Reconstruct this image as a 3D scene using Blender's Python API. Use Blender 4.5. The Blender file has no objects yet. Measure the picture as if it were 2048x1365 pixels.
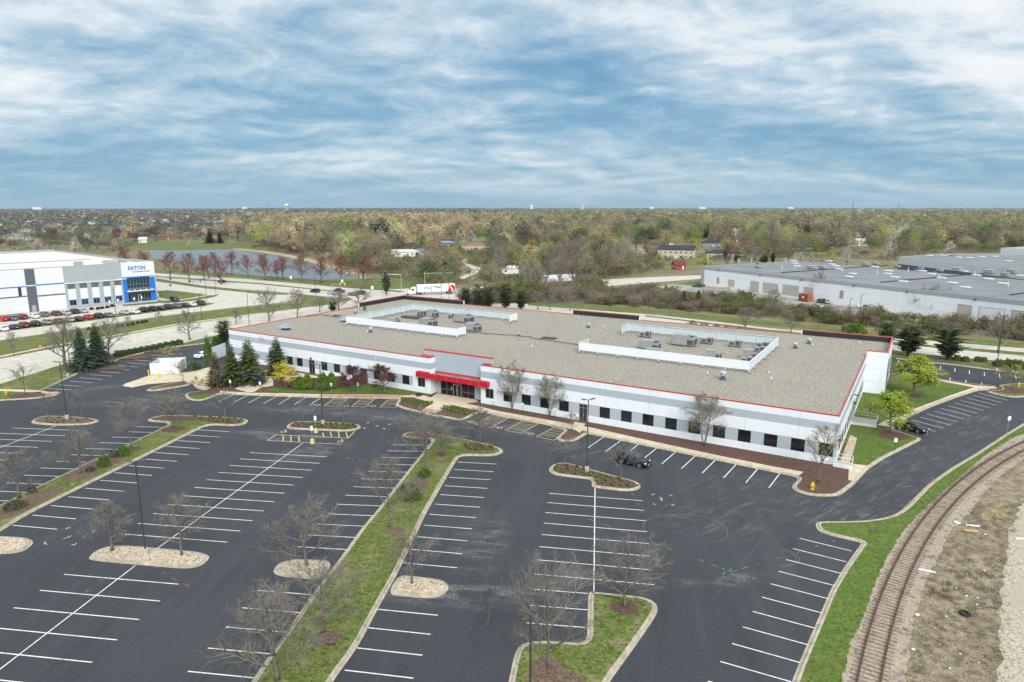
import bpy, bmesh, math, random
import numpy as np
from mathutils import Vector, Matrix, noise as mnoise
random.seed(11)
SC = bpy.context.scene
COL = SC.collection
PI = math.pi
# ---------------------------------------------------------------- camera geometry
H = 35.0                       # drone height above the car park
FPX, HOR = 1365.0, 413.5       # focal length in photo pixels, horizon row
PITCH = math.atan((682.5 - HOR) / FPX)
CP, SP = math.cos(PITCH), math.sin(PITCH)

def g(px, py, z=0.0):
    """world x, y of a photo pixel on the level plane at height z"""
    u = (px - 1024.0) / FPX
    v = -(py - 682.5) / FPX
    t = (z - H) / (-SP + v * CP)
    return (u * t, (CP + v * SP) * t)

def gp(pts, z=0.0):
    return [g(a, b, z) for a, b in pts]

def hgt(bx, by, ty):
    """height of something standing at pixel (bx,by) whose top is at row ty"""
    X, Y = g(bx, by)
    lo, hi = 0.0, 80.0
    for _ in range(40):
        m = (lo + hi) / 2
        d = Y * CP - (m - H) * SP
        v = Y * SP + (m - H) * CP
        if 682.5 - FPX * v / d > ty: lo = m
        else: hi = m
    return lo

def pxm(bx, by):
    """metres per photo pixel across at a ground point"""
    X, Y = g(bx, by)
    return (Y * CP + H * SP) / FPX

def project(X, Y, Z=0.0):
    d = Y * CP - (Z - H) * SP
    v = Y * SP + (Z - H) * CP
    return (1024 + FPX * X / d, 682.5 - FPX * v / d)

class Frame:
    """a wall plane: origin, direction of its local x, its local y pointing into the building"""
    def __init__(s, o, deg):
        s.o = o; s.deg = deg; a = math.radians(deg)
        s.d = (math.cos(a), math.sin(a)); s.n = (-math.sin(a), math.cos(a))
    def hit(s, px, py, off=0.0):
        gx, gy = g(px, py)
        t = (off + s.n[0]*s.o[0] + s.n[1]*s.o[1]) / (s.n[0]*gx + s.n[1]*gy)
        X, Y = gx*t - s.o[0], gy*t - s.o[1]
        return (X*s.d[0] + Y*s.d[1], H - H*t)
    def loc(s, p):
        X, Y = p[0]-s.o[0], p[1]-s.o[1]
        return (X*s.d[0] + Y*s.d[1], X*s.n[0] + Y*s.n[1])
    def on(s, px, py, z):
        return s.loc(g(px, py, z))
    def wld(s, x, y):
        return (s.o[0] + x*s.d[0] + y*s.n[0], s.o[1] + x*s.d[1] + y*s.n[1])

# ---------------------------------------------------------------- objects and meshes
def tag(o, label=None, cat=None, group=None, kind=None):
    if label: o['label'] = label
    if cat: o['category'] = cat
    if group: o['group'] = group
    if kind: o['kind'] = kind
    return o

def thing(name, label, cat, loc=(0, 0, 0), rot=0.0, group=None):
    o = bpy.data.objects.new(name, None); COL.objects.link(o)
    o.empty_display_size = 0.3
    o.location = loc; o.rotation_euler = (0, 0, rot)
    return tag(o, label, cat, group)

def linkmesh(name, me, parent=None, loc=None, rot=0.0, scale=None, color=None):
    o = bpy.data.objects.new(name, me); COL.objects.link(o)
    if parent: o.parent = parent
    if loc is not None: o.location = loc
    o.rotation_euler = (0, 0, rot)
    if scale is not None: o.scale = scale
    if color is not None: o.color = (*color, 1)
    return o

def copy_tree(root, loc=None, rot=None, label=None, group=None, scale=None):
    r = root.copy(); COL.objects.link(r)
    if loc is not None: r.location = loc
    if rot is not None: r.rotation_euler = (0, 0, rot)
    if scale is not None: r.scale = scale
    if label: r['label'] = label
    if group: r['group'] = group
    for ch in root.children:
        c = ch.copy(); COL.objects.link(c); c.parent = r
        for gc in ch.children:
            d = gc.copy(); COL.objects.link(d); d.parent = c
    return r

class MB:
    def __init__(s): s.v = []; s.f = []; s.m = []
    def add(s, vs, fs, mi=0):
        b = len(s.v); s.v.extend(vs)
        for f in fs: s.f.append(tuple(b + i for i in f)); s.m.append(mi)
        return s
    def box(s, x0, y0, z0, x1, y1, z1, mi=0, skip=''):
        vs = [(x0,y0,z0),(x1,y0,z0),(x1,y1,z0),(x0,y1,z0),(x0,y0,z1),(x1,y0,z1),(x1,y1,z1),(x0,y1,z1)]
        fs = {'b':(3,2,1,0),'t':(4,5,6,7),'f':(0,1,5,4),'r':(1,2,6,5),'k':(2,3,7,6),'l':(3,0,4,7)}
        return s.add(vs, [fs[k] for k in fs if k not in skip], mi)
    def obox(s, cx, cy, cz, lx, ly, lz, rot=0.0, mi=0):
        c, n = math.cos(rot), math.sin(rot); vs = []
        for z in (cz - lz/2, cz + lz/2):
            for a, b in ((-1,-1),(1,-1),(1,1),(-1,1)):
                x, y = a*lx/2, b*ly/2
                vs.append((cx + x*c - y*n, cy + x*n + y*c, z))
        return s.add(vs, [(3,2,1,0),(4,5,6,7),(0,1,5,4),(1,2,6,5),(2,3,7,6),(3,0,4,7)], mi)
    def prism(s, poly, z0, z1, mi=0, mt=None, bottom=False):
        n = len(poly)
        if area(poly) < 0: poly = poly[::-1]
        vs = [(x, y, z0) for x, y in poly] + [(x, y, z1) for x, y in poly]
        s.add(vs, [(i, (i+1) % n, n+(i+1) % n, n+i) for i in range(n)], mi)
        s.add([(x, y, z1) for x, y in poly], [tuple(range(n))], mi if mt is None else mt)
        if bottom: s.add([(x, y, z0) for x, y in poly], [tuple(range(n-1, -1, -1))], mi)
        return s
    def flat(s, poly, z, mi=0):
        if area(poly) < 0: poly = poly[::-1]
        return s.add([(x, y, z) for x, y in poly], [tuple(range(len(poly)))], mi)
    def tube(s, pts, rad, n=6, mi=0, cap=True):
        """a swept tube through points with radii"""
        b = len(s.v); k = len(pts); up = Vector((0.13, 0.21, 1)).normalized()
        P = [Vector(p) for p in pts]
        for i, p in enumerate(P):
            d = (P[min(i+1, k-1)] - P[max(i-1, 0)])
            if d.length < 1e-9: d = Vector((0, 0, 1))
            d.normalize()
            a = d.cross(up if abs(d.dot(up)) < .95 else Vector((1, 0, 0))).normalized(); c = d.cross(a)
            r = rad[i] if hasattr(rad, '__len__') else rad
            for j in range(n):
                t = 2*PI*j/n
                q = p + a*(r*math.cos(t)) + c*(r*math.sin(t))
                s.v.append((q.x, q.y, q.z))
        for i in range(k-1):
            for j in range(n):
                j2 = (j+1) % n
                s.f.append((b+i*n+j, b+(i+1)*n+j, b+(i+1)*n+j2, b+i*n+j2)); s.m.append(mi)
        if cap:
            s.f.append(tuple(b + j for j in range(n))); s.m.append(mi)
            s.f.append(tuple(b + (k-1)*n + n-1-j for j in range(n))); s.m.append(mi)
        return s
    def lathe(s, prof, n=12, mi=0, c=(0, 0)):
        b = len(s.v); k = len(prof)
        for r, z in prof:
            for j in range(n):
                t = 2*PI*j/n; s.v.append((c[0] + r*math.cos(t), c[1] + r*math.sin(t), z))
        for i in range(k-1):
            for j in range(n):
                j2 = (j+1) % n
                s.f.append((b+i*n+j, b+i*n+j2, b+(i+1)*n+j2, b+(i+1)*n+j)); s.m.append(mi)
        s.f.append(tuple(b + (k-1)*n + j for j in range(n))); s.m.append(mi)
        s.f.append(tuple(b + n-1-j for j in range(n))); s.m.append(mi)
        return s
    def strip(s, a, b, w, z, mi=0):
        """a flat painted line from a to b"""
        dx, dy = b[0]-a[0], b[1]-a[1]; L = math.hypot(dx, dy) or 1
        nx, ny = -dy/L*w/2, dx/L*w/2
        return s.add([(a[0]-nx, a[1]-ny, z), (b[0]-nx, b[1]-ny, z), (b[0]+nx, b[1]+ny, z), (a[0]+nx, a[1]+ny, z)], [(0,1,2,3)], mi)
    def mesh(s, name, mats, smooth=False):
        me = bpy.data.meshes.new(name)
        me.from_pydata(s.v, [], s.f)
        for m in (mats if isinstance(mats, (list, tuple)) else [mats]): me.materials.append(m)
        if any(s.m): me.polygons.foreach_set('material_index', s.m)
        if smooth: me.polygons.foreach_set('use_smooth', [True]*len(s.f))
        me.update()
        return me
    def build(s, name, mats, parent=None, loc=None, rot=0.0, smooth=False, color=None):
        return linkmesh(name, s.mesh(name, mats, smooth), parent, loc, rot, None, color)

def quads_mesh(name, V, mats, mi=None, base=None):
    """numpy (n,4,3) quads -> mesh, optionally joined after an MB"""
    n = len(V)
    v0, f0, m0 = ([], [], []) if base is None else (base.v, base.f, base.m)
    me = bpy.data.meshes.new(name)
    nb = len(v0)
    co = np.concatenate([np.array(v0, dtype=np.float32).reshape(-1, 3), V.reshape(-1, 3).astype(np.float32)])
    loops0 = np.array([i for f in f0 for i in f], dtype=np.int32)
    tot0 = np.array([len(f) for f in f0], dtype=np.int32)
    loops = np.concatenate([loops0, np.arange(n*4, dtype=np.int32) + nb])
    tot = np.concatenate([tot0, np.full(n, 4, np.int32)])
    start = np.concatenate([[0], np.cumsum(tot)[:-1]]).astype(np.int32)
    me.vertices.add(len(co)); me.vertices.foreach_set('co', co.ravel())
    me.loops.add(len(loops)); me.loops.foreach_set('vertex_index', loops)
    me.polygons.add(len(tot)); me.polygons.foreach_set('loop_start', start)
    for m in mats: me.materials.append(m)
    mm = np.concatenate([np.array(m0, dtype=np.int32), np.zeros(n, np.int32) if mi is None else np.asarray(mi, np.int32)])
    me.polygons.foreach_set('material_index', mm)
    me.update(calc_edges=True); me.validate()
    return me

def area(p):
    return sum(p[i][0]*p[(i+1) % len(p)][1] - p[(i+1) % len(p)][0]*p[i][1] for i in range(len(p)))/2

def chaikin(poly, it=2, cut=0.9, closed=True):
    for _ in range(it):
        q = []; n = len(poly)
        rng = range(n) if closed else range(n-1)
        if not closed: q.append(poly[0])
        for i in rng:
            a, b = poly[i], poly[(i+1) % n]
            L = math.dist(a, b)
            if L < 1e-6: continue
            t = min(.25, cut/L)
            q.append((a[0]+(b[0]-a[0])*t, a[1]+(b[1]-a[1])*t))
            q.append((b[0]-(b[0]-a[0])*t, b[1]-(b[1]-a[1])*t))
        if not closed: q.append(poly[-1])
        poly = q; cut *= .5
    return poly

def offset(poly, d, closed=True):
    """inward for a counter-clockwise polygon (left of travel)"""
    n = len(poly); out = []
    for i in range(n):
        p0 = poly[(i-1) % n] if closed or i > 0 else None
        p1 = poly[i]
        p2 = poly[(i+1) % n] if closed or i < n-1 else None
        nn = []
        for a, b in ((p0, p1), (p1, p2)):
            if a is None or b is None: continue
            L = math.dist(a, b) or 1
            nn.append((-(b[1]-a[1])/L, (b[0]-a[0])/L))
        x = sum(q[0] for q in nn); y = sum(q[1] for q in nn); L = math.hypot(x, y) or 1
        x, y = x/L, y/L
        c = max(.5, x*nn[0][0] + y*nn[0][1])
        out.append((p1[0] + x*d/c, p1[1] + y*d/c))
    return out

def inside(p, poly):
    x, y = p; r = False; n = len(poly); j = n-1
    for i in range(n):
        if (poly[i][1] > y) != (poly[j][1] > y) and x < (poly[j][0]-poly[i][0])*(y-poly[i][1])/(poly[j][1]-poly[i][1]) + poly[i][0]:
            r = not r
        j = i
    return r

# ---------------------------------------------------------------- materials
def new_mat(name):
    m = bpy.data.materials.new(name); m.use_nodes = True
    nt = m.node_tree; b = nt.nodes['Principled BSDF']
    return m, nt, b

def N(nt, t, **kw):
    n = nt.nodes.new(t)
    for k, v in kw.items():
        if k in n.inputs: n.inputs[k].default_value = v
        else: setattr(n, k, v)
    return n

def coordnode(nt, kind):
    if kind == 'P':
        return nt.nodes.new('ShaderNodeNewGeometry').outputs['Position']
    return nt.nodes.new('ShaderNodeTexCoord').outputs['Object']

def ramp(nt, cols, fac, interp='LINEAR'):
    r = nt.nodes.new('ShaderNodeValToRGB'); cr = r.color_ramp; cr.interpolation = interp
    while len(cr.elements) < len(cols): cr.elements.new(.5)
    for e, (p, c) in zip(cr.elements, cols):
        e.position = p; e.color = (*c[:3], 1)
    nt.links.new(fac, r.inputs[0])
    return r.outputs[0]

def mixc(nt, fac, a, b, mode='MIX'):
    n = nt.nodes.new('ShaderNodeMix'); n.data_type = 'RGBA'; n.blend_type = mode
    for sock, v in ((n.inputs[0], fac), (n.inputs[6], a), (n.inputs[7], b)):
        if isinstance(v, bpy.types.NodeSocket): nt.links.new(v, sock)
        elif isinstance(v, (int, float)): sock.default_value = v
        else: sock.default_value = (*v[:3], 1)
    return n.outputs[2]

def math_(nt, op, a, b=None, c=None, clamp=False):
    n = nt.nodes.new('ShaderNodeMath'); n.operation = op; n.use_clamp = clamp
    for i, v in enumerate((a, b, c)):
        if v is None: continue
        if isinstance(v, bpy.types.NodeSocket): nt.links.new(v, n.inputs[i])
        else: n.inputs[i].default_value = v
    return n.outputs[0]

def noise(nt, co, scale, detail=5, rough=.55, stretch=None, rot=0.0, dist=0.0, along=None):
    if along is not None:      # stretched along a ground direction (degrees), stretch = factor
        mp = nt.nodes.new('ShaderNodeMapping'); nt.links.new(co, mp.inputs[0]); mp.vector_type = 'TEXTURE'
        mp.inputs['Rotation'].default_value = (0, 0, math.radians(along)); mp.inputs['Scale'].default_value = (stretch, 1, 1); co = mp.outputs[0]
    elif stretch or rot:
        mp = nt.nodes.new('ShaderNodeMapping'); nt.links.new(co, mp.inputs[0])
        if stretch: mp.inputs['Scale'].default_value = stretch
        mp.inputs['Rotation'].default_value = (0, 0, rot)
        co = mp.outputs[0]
    n = N(nt, 'ShaderNodeTexNoise', Scale=scale, Detail=detail, Roughness=rough, Distortion=dist)
    nt.links.new(co, n.inputs['Vector'])
    return n.outputs['Fac']

def smooth(nt, v, a, b):
    n = nt.nodes.new('ShaderNodeMapRange'); n.interpolation_type = 'SMOOTHSTEP'
    nt.links.new(v, n.inputs[0]); n.inputs[1].default_value = a; n.inputs[2].default_value = b
    return n.outputs[0]

def bump(nt, b, h, strength=.3, dist=.05):
    n = N(nt, 'ShaderNodeBump', Strength=strength, Distance=dist)
    nt.links.new(h, n.inputs['Height']); nt.links.new(n.outputs[0], b.inputs['Normal'])

def plain(name, col, rough=.6, metal=0.0, spec=.5, var=.12, scale=1.5, kind='O'):
    m, nt, b = new_mat(name)
    f = noise(nt, coordnode(nt, kind), scale, 4)
    lo = tuple(c*(1-var) for c in col); hi = tuple(min(1, c*(1+var)) for c in col)
    nt.links.new(ramp(nt, [(.3, lo), (.7, hi)], f), b.inputs['Base Color'])
    b.inputs['Roughness'].default_value = rough; b.inputs['Metallic'].default_value = metal
    b.inputs['Specular IOR Level'].default_value = spec
    return m

def mottled(name, cols, scale, detail=6, rough=.9, kind='P', big=None, bumpk=0.0, fine=None, spec=.2, stretch=None, rot=0.0):
    """noise ramp; big=(scale, lo, hi, colour) adds broad patches; fine=(scale, colour, lo, hi) adds specks"""
    m, nt, b = new_mat(name)
    co = coordnode(nt, kind)
    f = noise(nt, co, scale, detail, .6, stretch, rot)
    c = ramp(nt, cols, f)
    if big:
        for sc, lo, hi, col in (big if isinstance(big, list) else [big]):
            c = mixc(nt, smooth(nt, noise(nt, co, sc, 4, .6), lo, hi), c, col)
    if fine:
        for sc, col, lo, hi in (fine if isinstance(fine, list) else [fine]):
            c = mixc(nt, smooth(nt, noise(nt, co, sc, 2, .5), lo, hi), c, col)
    nt.links.new(c, b.inputs['Base Color'])
    b.inputs['Roughness'].default_value = rough; b.inputs['Specular IOR Level'].default_value = spec
    if bumpk: bump(nt, b, f, bumpk)
    return m

MT = {}
MT['lawn'] = mottled('lawn_grass', [(.3, (.058,.088,.012)), (.5, (.095,.132,.022)), (.72, (.150,.175,.040))], 1.6, 8,
    big=[(.14, .50, .68, (.150,.150,.050)), (.45, .52, .68, (.235,.20,.105)), (.2, .60, .72, (.19,.175,.075)), (.07, .52, .66, (.066,.115,.014))], fine=[(5, (.21,.20,.085), .50, .68), (3, (.050,.082,.010), .54, .66), (.22, (.20,.175,.085), .60, .72)], bumpk=.5)
MT['lawn_rich'] = mottled('lawn_rich_grass', [(.3, (.055,.092,.014)), (.5, (.085,.135,.020)), (.72, (.135,.180,.038))], 1.8, 8,
    big=[(.16, .50, .68, (.100,.118,.030)), (.6, .55, .70, (.18,.165,.07)), (.3, .56, .68, (.050,.100,.010))], fine=[(5, (.155,.185,.05), .52, .70), (3.4, (.045,.085,.010), .55, .68)], bumpk=.5)
MT['field'] = mottled('field_ground', [(.3, (.12,.11,.05)), (.5, (.185,.16,.085)), (.7, (.25,.21,.125))], .05, 10,
    big=[(.008, .55, .66, (.11,.13,.04)), (.02, .55, .7, (.22,.18,.11))])
MT['scrub'] = mottled('scrub_ground', [(.3, (.16,.12,.078)), (.5, (.265,.21,.14)), (.7, (.38,.31,.215))], 1.3, 12,
    big=[(.22, .52, .70, (.155,.125,.09)), (.13, .57, .70, (.38,.29,.16)), (.9, .55, .68, (.12,.15,.05))], fine=[(7, (.10,.08,.055), .54, .68), (4.2, (.55,.50,.42), .68, .74)], bumpk=.9)
MT['gravel_pad'] = mottled('crushed_gravel', [(.36, (.19,.155,.115)), (.48, (.42,.36,.28)), (.62, (.53,.47,.39))], 6.5, 7, fine=[(2.6, (.20,.16,.115), .60, .74)],
    big=[(.1, .5, .7, (.40,.335,.25))], bumpk=.8)
MT['ballast'] = mottled('track_ballast', [(.34, (.22,.18,.145)), (.48, (.325,.265,.20)), (.64, (.48,.405,.315))], 6.0, 7, big=[(.25, .5, .68, (.34,.28,.20)), (.6, .56, .7, (.20,.155,.11))], bumpk=.9)
MT['mulch'] = mottled('mulch', [(.32, (.055,.030,.022)), (.5, (.11,.064,.048)), (.7, (.19,.115,.085))], 5.5, 7, big=(.3, .55, .7, (.13,.08,.06)), bumpk=.9)
MT['mulch_grey'] = mottled('old_mulch', [(.32, (.075,.050,.036)), (.5, (.14,.095,.07)), (.7, (.23,.165,.12))], 4.5, 7, big=(.5, .58, .7, (.12,.11,.05)), bumpk=.9)
MT['rock'] = mottled('river_rock', [(.34, (.20,.15,.10)), (.47, (.45,.36,.255)), (.64, (.66,.57,.44))], 4.6, 4, big=(.4, .6, .72, (.36,.27,.19)), bumpk=.9)
MT['kerb'] = mottled('kerb_concrete', [(.3, (.30,.26,.20)), (.5, (.42,.37,.285)), (.7, (.53,.47,.37))], 1.3, 8, fine=[(3, (.22,.175,.12), .60, .74), (.5, (.34,.29,.22), .55, .7)])
def kerb_joints(m):
    nt = m.node_tree; b = nt.nodes['Principled BSDF']; src = b.inputs['Base Color'].links[0].from_socket; co = coordnode(nt, 'P')
    d = nt.nodes.new('ShaderNodeVectorMath'); d.operation = 'DOT_PRODUCT'; nt.links.new(co, d.inputs[0]); d.inputs[1].default_value = (.62, .78, 0)
    w = math_(nt, 'PINGPONG', d.outputs['Value'], 1.5); nt.links.new(mixc(nt, math_(nt, 'MULTIPLY', math_(nt, 'LESS_THAN', w, .035), .6), src, (.13,.11,.085)), b.inputs['Base Color'])
kerb_joints(MT['kerb'])
MT['walk'] = mottled('walk_concrete', [(.3, (.46,.38,.26)), (.5, (.56,.47,.34)), (.7, (.63,.54,.41))], .7, 6, fine=(2.2, (.40,.32,.22), .64, .78))
MT['road'] = mottled('road_concrete', [(.3, (.41,.37,.305)), (.5, (.51,.47,.40)), (.7, (.59,.55,.475))], .35, 8, big=[(.04, .5, .7, (.45,.43,.40)), (.4, .62, .74, (.34,.31,.27))], stretch=(1, 1, 1))
MT['brick'] = mottled('red_pavers', [(.3, (.36,.20,.13)), (.5, (.46,.28,.19)), (.7, (.55,.37,.27))], 3.5, 5)
MT['trail'] = mottled('trail_asphalt', [(.3, (.05,.052,.058)), (.7, (.085,.085,.09))], .6, 6)
MT['white_paint'] = mottled('white_paint', [(.3, (.60,.585,.55)), (.6, (.78,.77,.74))], 1.5, 8, big=[(.6, .54, .72, (.44,.43,.41))], fine=(7, (.16,.16,.16), .57, .72))
MT['yellow_paint'] = mottled('yellow_paint', [(.3, (.54,.40,.17)), (.6, (.68,.54,.28))], 2.5, 7, fine=(7, (.20,.17,.12), .60, .74))
MT['red_paint'] = mottled('red_paint', [(.3, (.20,.07,.06)), (.6, (.42,.13,.11))], 3, 6)
MT['green_paint'] = mottled('green_paint', [(.3, (.07,.20,.13)), (.6, (.13,.36,.23))], 3, 6)
MT['grey_paint'] = mottled('scuffed_paint', [(.3, (.35,.36,.37)), (.6, (.62,.63,.64))], 4, 7)
MT['water'] = mottled('pond_water', [(.3, (.105,.13,.155)), (.7, (.15,.175,.20))], .05, 5, rough=.35, spec=.3)

def asphalt():
    m, nt, b = new_mat('asphalt')
    co = coordnode(nt, 'P')
    f = noise(nt, co, 6.5, 6, .85)
    c = ramp(nt, [(.33, (.026,.029,.0345)), (.5, (.044,.048,.0545)), (.67, (.073,.079,.087))], f)
    c = mixc(nt, math_(nt, 'MULTIPLY', smooth(nt, noise(nt, co, .05, 6, .62), .42, .66), .55), c, (.060,.064,.069))
    c = mixc(nt, math_(nt, 'MULTIPLY', smooth(nt, noise(nt, co, .5, 5, .6, 8, along=83), .50, .72), .4), c, (.026,.028,.033))
    # tyre-polished lanes running up the aisles
    c = mixc(nt, math_(nt, 'MULTIPLY', smooth(nt, noise(nt, co, .55, 6, .6, 14, along=83), .52, .75), .30), c, (.090,.094,.10))
    # pale scuffs along the drive beside the building: broken, elongated flecks
    fl_ = smooth(nt, noise(nt, co, 5.5, 6, .75), .42, .62)
    sc = math_(nt, 'MULTIPLY', smooth(nt, noise(nt, co, 1.3, 9, .66, 7, 0, .5, along=40), .50, .70), fl_)
    sc2 = math_(nt, 'MULTIPLY', smooth(nt, noise(nt, co, 1.0, 9, .74, 3, 0, .8, along=-15), .50, .68), fl_)
    def spot(x, y, rx, ry, deg):
        mp = nt.nodes.new('ShaderNodeMapping'); nt.links.new(co, mp.inputs[0])
        mp.vector_type = 'TEXTURE'
        mp.inputs['Location'].default_value = (x, y, 0); mp.inputs['Rotation'].default_value = (0, 0, math.radians(deg)); mp.inputs['Scale'].default_value = (rx, ry, 1000)
        v = nt.nodes.new('ShaderNodeVectorMath'); v.operation = 'LENGTH'; nt.links.new(mp.outputs[0], v.inputs[0])
        return smooth(nt, v.outputs['Value'], 1.0, .25)
    def spots(lst):
        tot = None
        for a in lst:
            s_ = spot(*a); tot = s_ if tot is None else math_(nt, 'MAXIMUM', tot, s_)
        return tot
    p = lambda x, y, rx, ry, d: (*g(x, y), rx, ry, d)
    z1 = spots([p(1640, 1010, 22, 11, -30), p(1800, 960, 24, 9, 45), p(1420, 1040, 10, 6, -20), p(1930, 860, 26, 7, 45), p(1180, 905, 14, 6, -31)])
    c = mixc(nt, math_(nt, 'MULTIPLY', math_(nt, 'MULTIPLY', z1, sc), .65), c, (.30,.295,.275))
    c = mixc(nt, math_(nt, 'MULTIPLY', math_(nt, 'MULTIPLY', z1, sc2), .6), c, (.22,.215,.20))
    z2 = spots([p(620, 905, 9, 4.5, 40), p(960, 1085, 4, 9, -7), p(890, 1190, 9, 3, -8), p(985, 1185, 8, 1.8, -8), p(215, 775, 9, 2.2, 30), p(600, 820, 12, 3, -8), p(300, 800, 16, 5, 20),
                p(1120, 1165, 5, 2.0, 35), p(560, 870, 12, 4, -5), p(1000, 850, 12, 5, -31), p(730, 830, 16, 4, -20), p(1450, 1160, 7, 1.6, 5)])
    sd = math_(nt, 'MULTIPLY', smooth(nt, noise(nt, co, .9, 9, .72, 3.5, 0, .8, along=-8), .43, .62), fl_)
    c = mixc(nt, math_(nt, 'MULTIPLY', math_(nt, 'MULTIPLY', z2, sd), .85), c, (.27,.265,.25))
    c = mixc(nt, smooth(nt, noise(nt, co, 5, 2, .5), .765, .79), c, (.45,.45,.43))
    nt.links.new(c, b.inputs['Base Color'])
    b.inputs['Roughness'].default_value = .88; b.inputs['Specular IOR Level'].default_value = .25
    bump(nt, b, f, .25, .02)
    return m
MT['asphalt'] = asphalt()

def roof_gravel():
    m, nt, b = new_mat('roof_gravel')
    co = coordnode(nt, 'P')
    f = noise(nt, co, 4.2, 6, .82)
    c = ramp(nt, [(.36, (.085,.074,.060)), (.45, (.215,.193,.162)), (.54, (.345,.31,.255)), (.66, (.63,.58,.495))], f)
    c = mixc(nt, math_(nt, 'MULTIPLY', smooth(nt, noise(nt, co, .07, 5, .6), .45, .7), .30), c, (.35,.315,.255))
    c = mixc(nt, math_(nt, 'MULTIPLY', smooth(nt, noise(nt, co, .22, 5, .6), .62, .74), .5), c, (.24,.22,.18))
    nt.links.new(c, b.inputs['Base Color']); b.inputs['Roughness'].default_value = .95; b.inputs['Specular IOR Level'].default_value = .1
    bump(nt, b, f, .9, .06)
    return m
MT['roof_gravel'] = roof_gravel()

def panel_wall(name, bands, joint=None, kind='O', x0=None, xwhite=None, jz=None):
    """painted tilt-up concrete; bands = [(z from, colour)]; joint = spacing of the vertical joints"""
    m, nt, b = new_mat(name)
    co = coordnode(nt, kind)
    sx = nt.nodes.new('ShaderNodeSeparateXYZ'); nt.links.new(co, sx.inputs[0])
    zf = math_(nt, 'DIVIDE', sx.outputs[2], 20.0)
    c = ramp(nt, [(max(0, z/20.0), col) for z, col in bands], zf, 'CONSTANT')
    if xwhite:
        for a, e in xwhite:
            inx = math_(nt, 'MULTIPLY', math_(nt, 'GREATER_THAN', sx.outputs[0], a), math_(nt, 'LESS_THAN', sx.outputs[0], e))
            low = math_(nt, 'MULTIPLY', inx, math_(nt, 'LESS_THAN', sx.outputs[2], 4.0))
            c = mixc(nt, low, c, bands[0][1])
    if joint:
        w = math_(nt, 'PINGPONG', math_(nt, 'ADD', sx.outputs[0], x0 or 0.0), joint/2)
        c = mixc(nt, math_(nt, 'MULTIPLY', math_(nt, 'LESS_THAN', w, .028), .5), c, (.25,.27,.29))
    if jz:
        w = math_(nt, 'PINGPONG', sx.outputs[2], jz/2)
        c = mixc(nt, math_(nt, 'MULTIPLY', math_(nt, 'LESS_THAN', w, .03), .45), c, (.25,.27,.29))
    st = smooth(nt, noise(nt, co, .6, 8, .65, (1, 1, .16)), .50, .78)
    c = mixc(nt, math_(nt, 'MULTIPLY', st, .22), c, (.42,.43,.43))
    nt.links.new(c, b.inputs['Base Color']); b.inputs['Roughness'].default_value = .75; b.inputs['Specular IOR Level'].default_value = .3
    return m
WHT, LG = (.755,.80,.85), (.40,.455,.505)
MT['wall'] = panel_wall('painted_panels', [(0, WHT), (1.18, LG), (3.05, WHT), (4.87, LG), (6.02, WHT)], 7.32, x0=1.0, xwhite=[(54.3, 60.6), (70.0, 76.6)])
MT['wall_rear'] = panel_wall('painted_rear_panels', [(0, WHT)], 7.32, jz=2.45)
MT['wall_grey'] = panel_wall('entrance_grey_panels', [(0, LG)], 2.9, jz=1.36)
MT['red'] = plain('red_metal', (.50,.006,.022), .42, var=.08)
MT['red_trim'] = plain('red_coping', (.50,.05,.042), .5, var=.10)
MT['dark_membrane'] = plain('dark_membrane', (.016,.018,.023), .7)
MT['grey_membrane'] = mottled('canopy_membrane', [(.3, (.12,.13,.13)), (.7, (.30,.31,.30))], .8, 5)
MT['frame'] = plain('aluminium_frame', (.34,.35,.355), .35, .55)
MT['dark_frame'] = plain('dark_frame', (.035,.036,.038), .4)
MT['concrete'] = plain('cast_concrete', (.45,.42,.37), .85)
MT['black_metal'] = plain('black_metal', (.022,.022,.024), .45)
MT['bronze_metal'] = plain('dark_bronze_metal', (.055,.050,.046), .45)
MT['galv'] = plain('galvanised_steel', (.45,.47,.48), .4, .5)
MT['white_metal'] = plain('white_metal', (.70,.725,.75), .5)
MT['screen'] = plain('screen_white', (.74,.78,.82), .6, var=.04)
MT['hvac'] = plain('hvac_grey', (.30,.305,.30), .55)
MT['hvac_dark'] = plain('hvac_dark', (.07,.075,.08), .6)
MT['hood_blue'] = plain('hood_blue_grey', (.27,.36,.43), .45)
MT['yellow'] = plain('safety_yellow', (.72,.47,.03), .5)
MT['rust'] = plain('rusty_rail', (.095,.044,.030), .7, .3, var=.35, scale=4)
MT['sleeper'] = mottled('weathered_wood', [(.3, (.12,.09,.066)), (.5, (.215,.17,.13)), (.7, (.33,.275,.215))], 2.5, 6)
MT['bark'] = mottled('bark', [(.3, (.10,.086,.070)), (.7, (.23,.20,.17))], 6, 6, kind='O')
MT['twig'] = mottled('twig_bark', [(.3, (.13,.115,.095)), (.7, (.26,.235,.195))], 3, 3, kind='O')
MT['tyre'] = plain('tyre_rubber', (.016,.016,.017), .8)
MT['rim'] = plain('alloy_rim', (.45,.46,.47), .3, .8)
MT['lens'] = plain('headlamp_lens', (.70,.66,.58), .15)
MT['tail'] = plain('tail_lens', (.42,.012,.012), .25)
MT['orange'] = plain('orange_plate', (.55,.16,.03), .5)
MT['green_sign'] = plain('green_sign', (.02,.30,.16), .4)
MT['blue_sign'] = plain('blue_sign', (.03,.20,.55), .4)
MT['paper_white'] = plain('sign_white', (.80,.84,.86), .4)
MT['wood_tan'] = plain('tan_board', (.55,.36,.19), .8)
MT['barn_red'] = plain('barn_red', (.30,.03,.025), .7)
MT['roller'] = plain('roller_door', (.46,.43,.39), .5)
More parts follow.
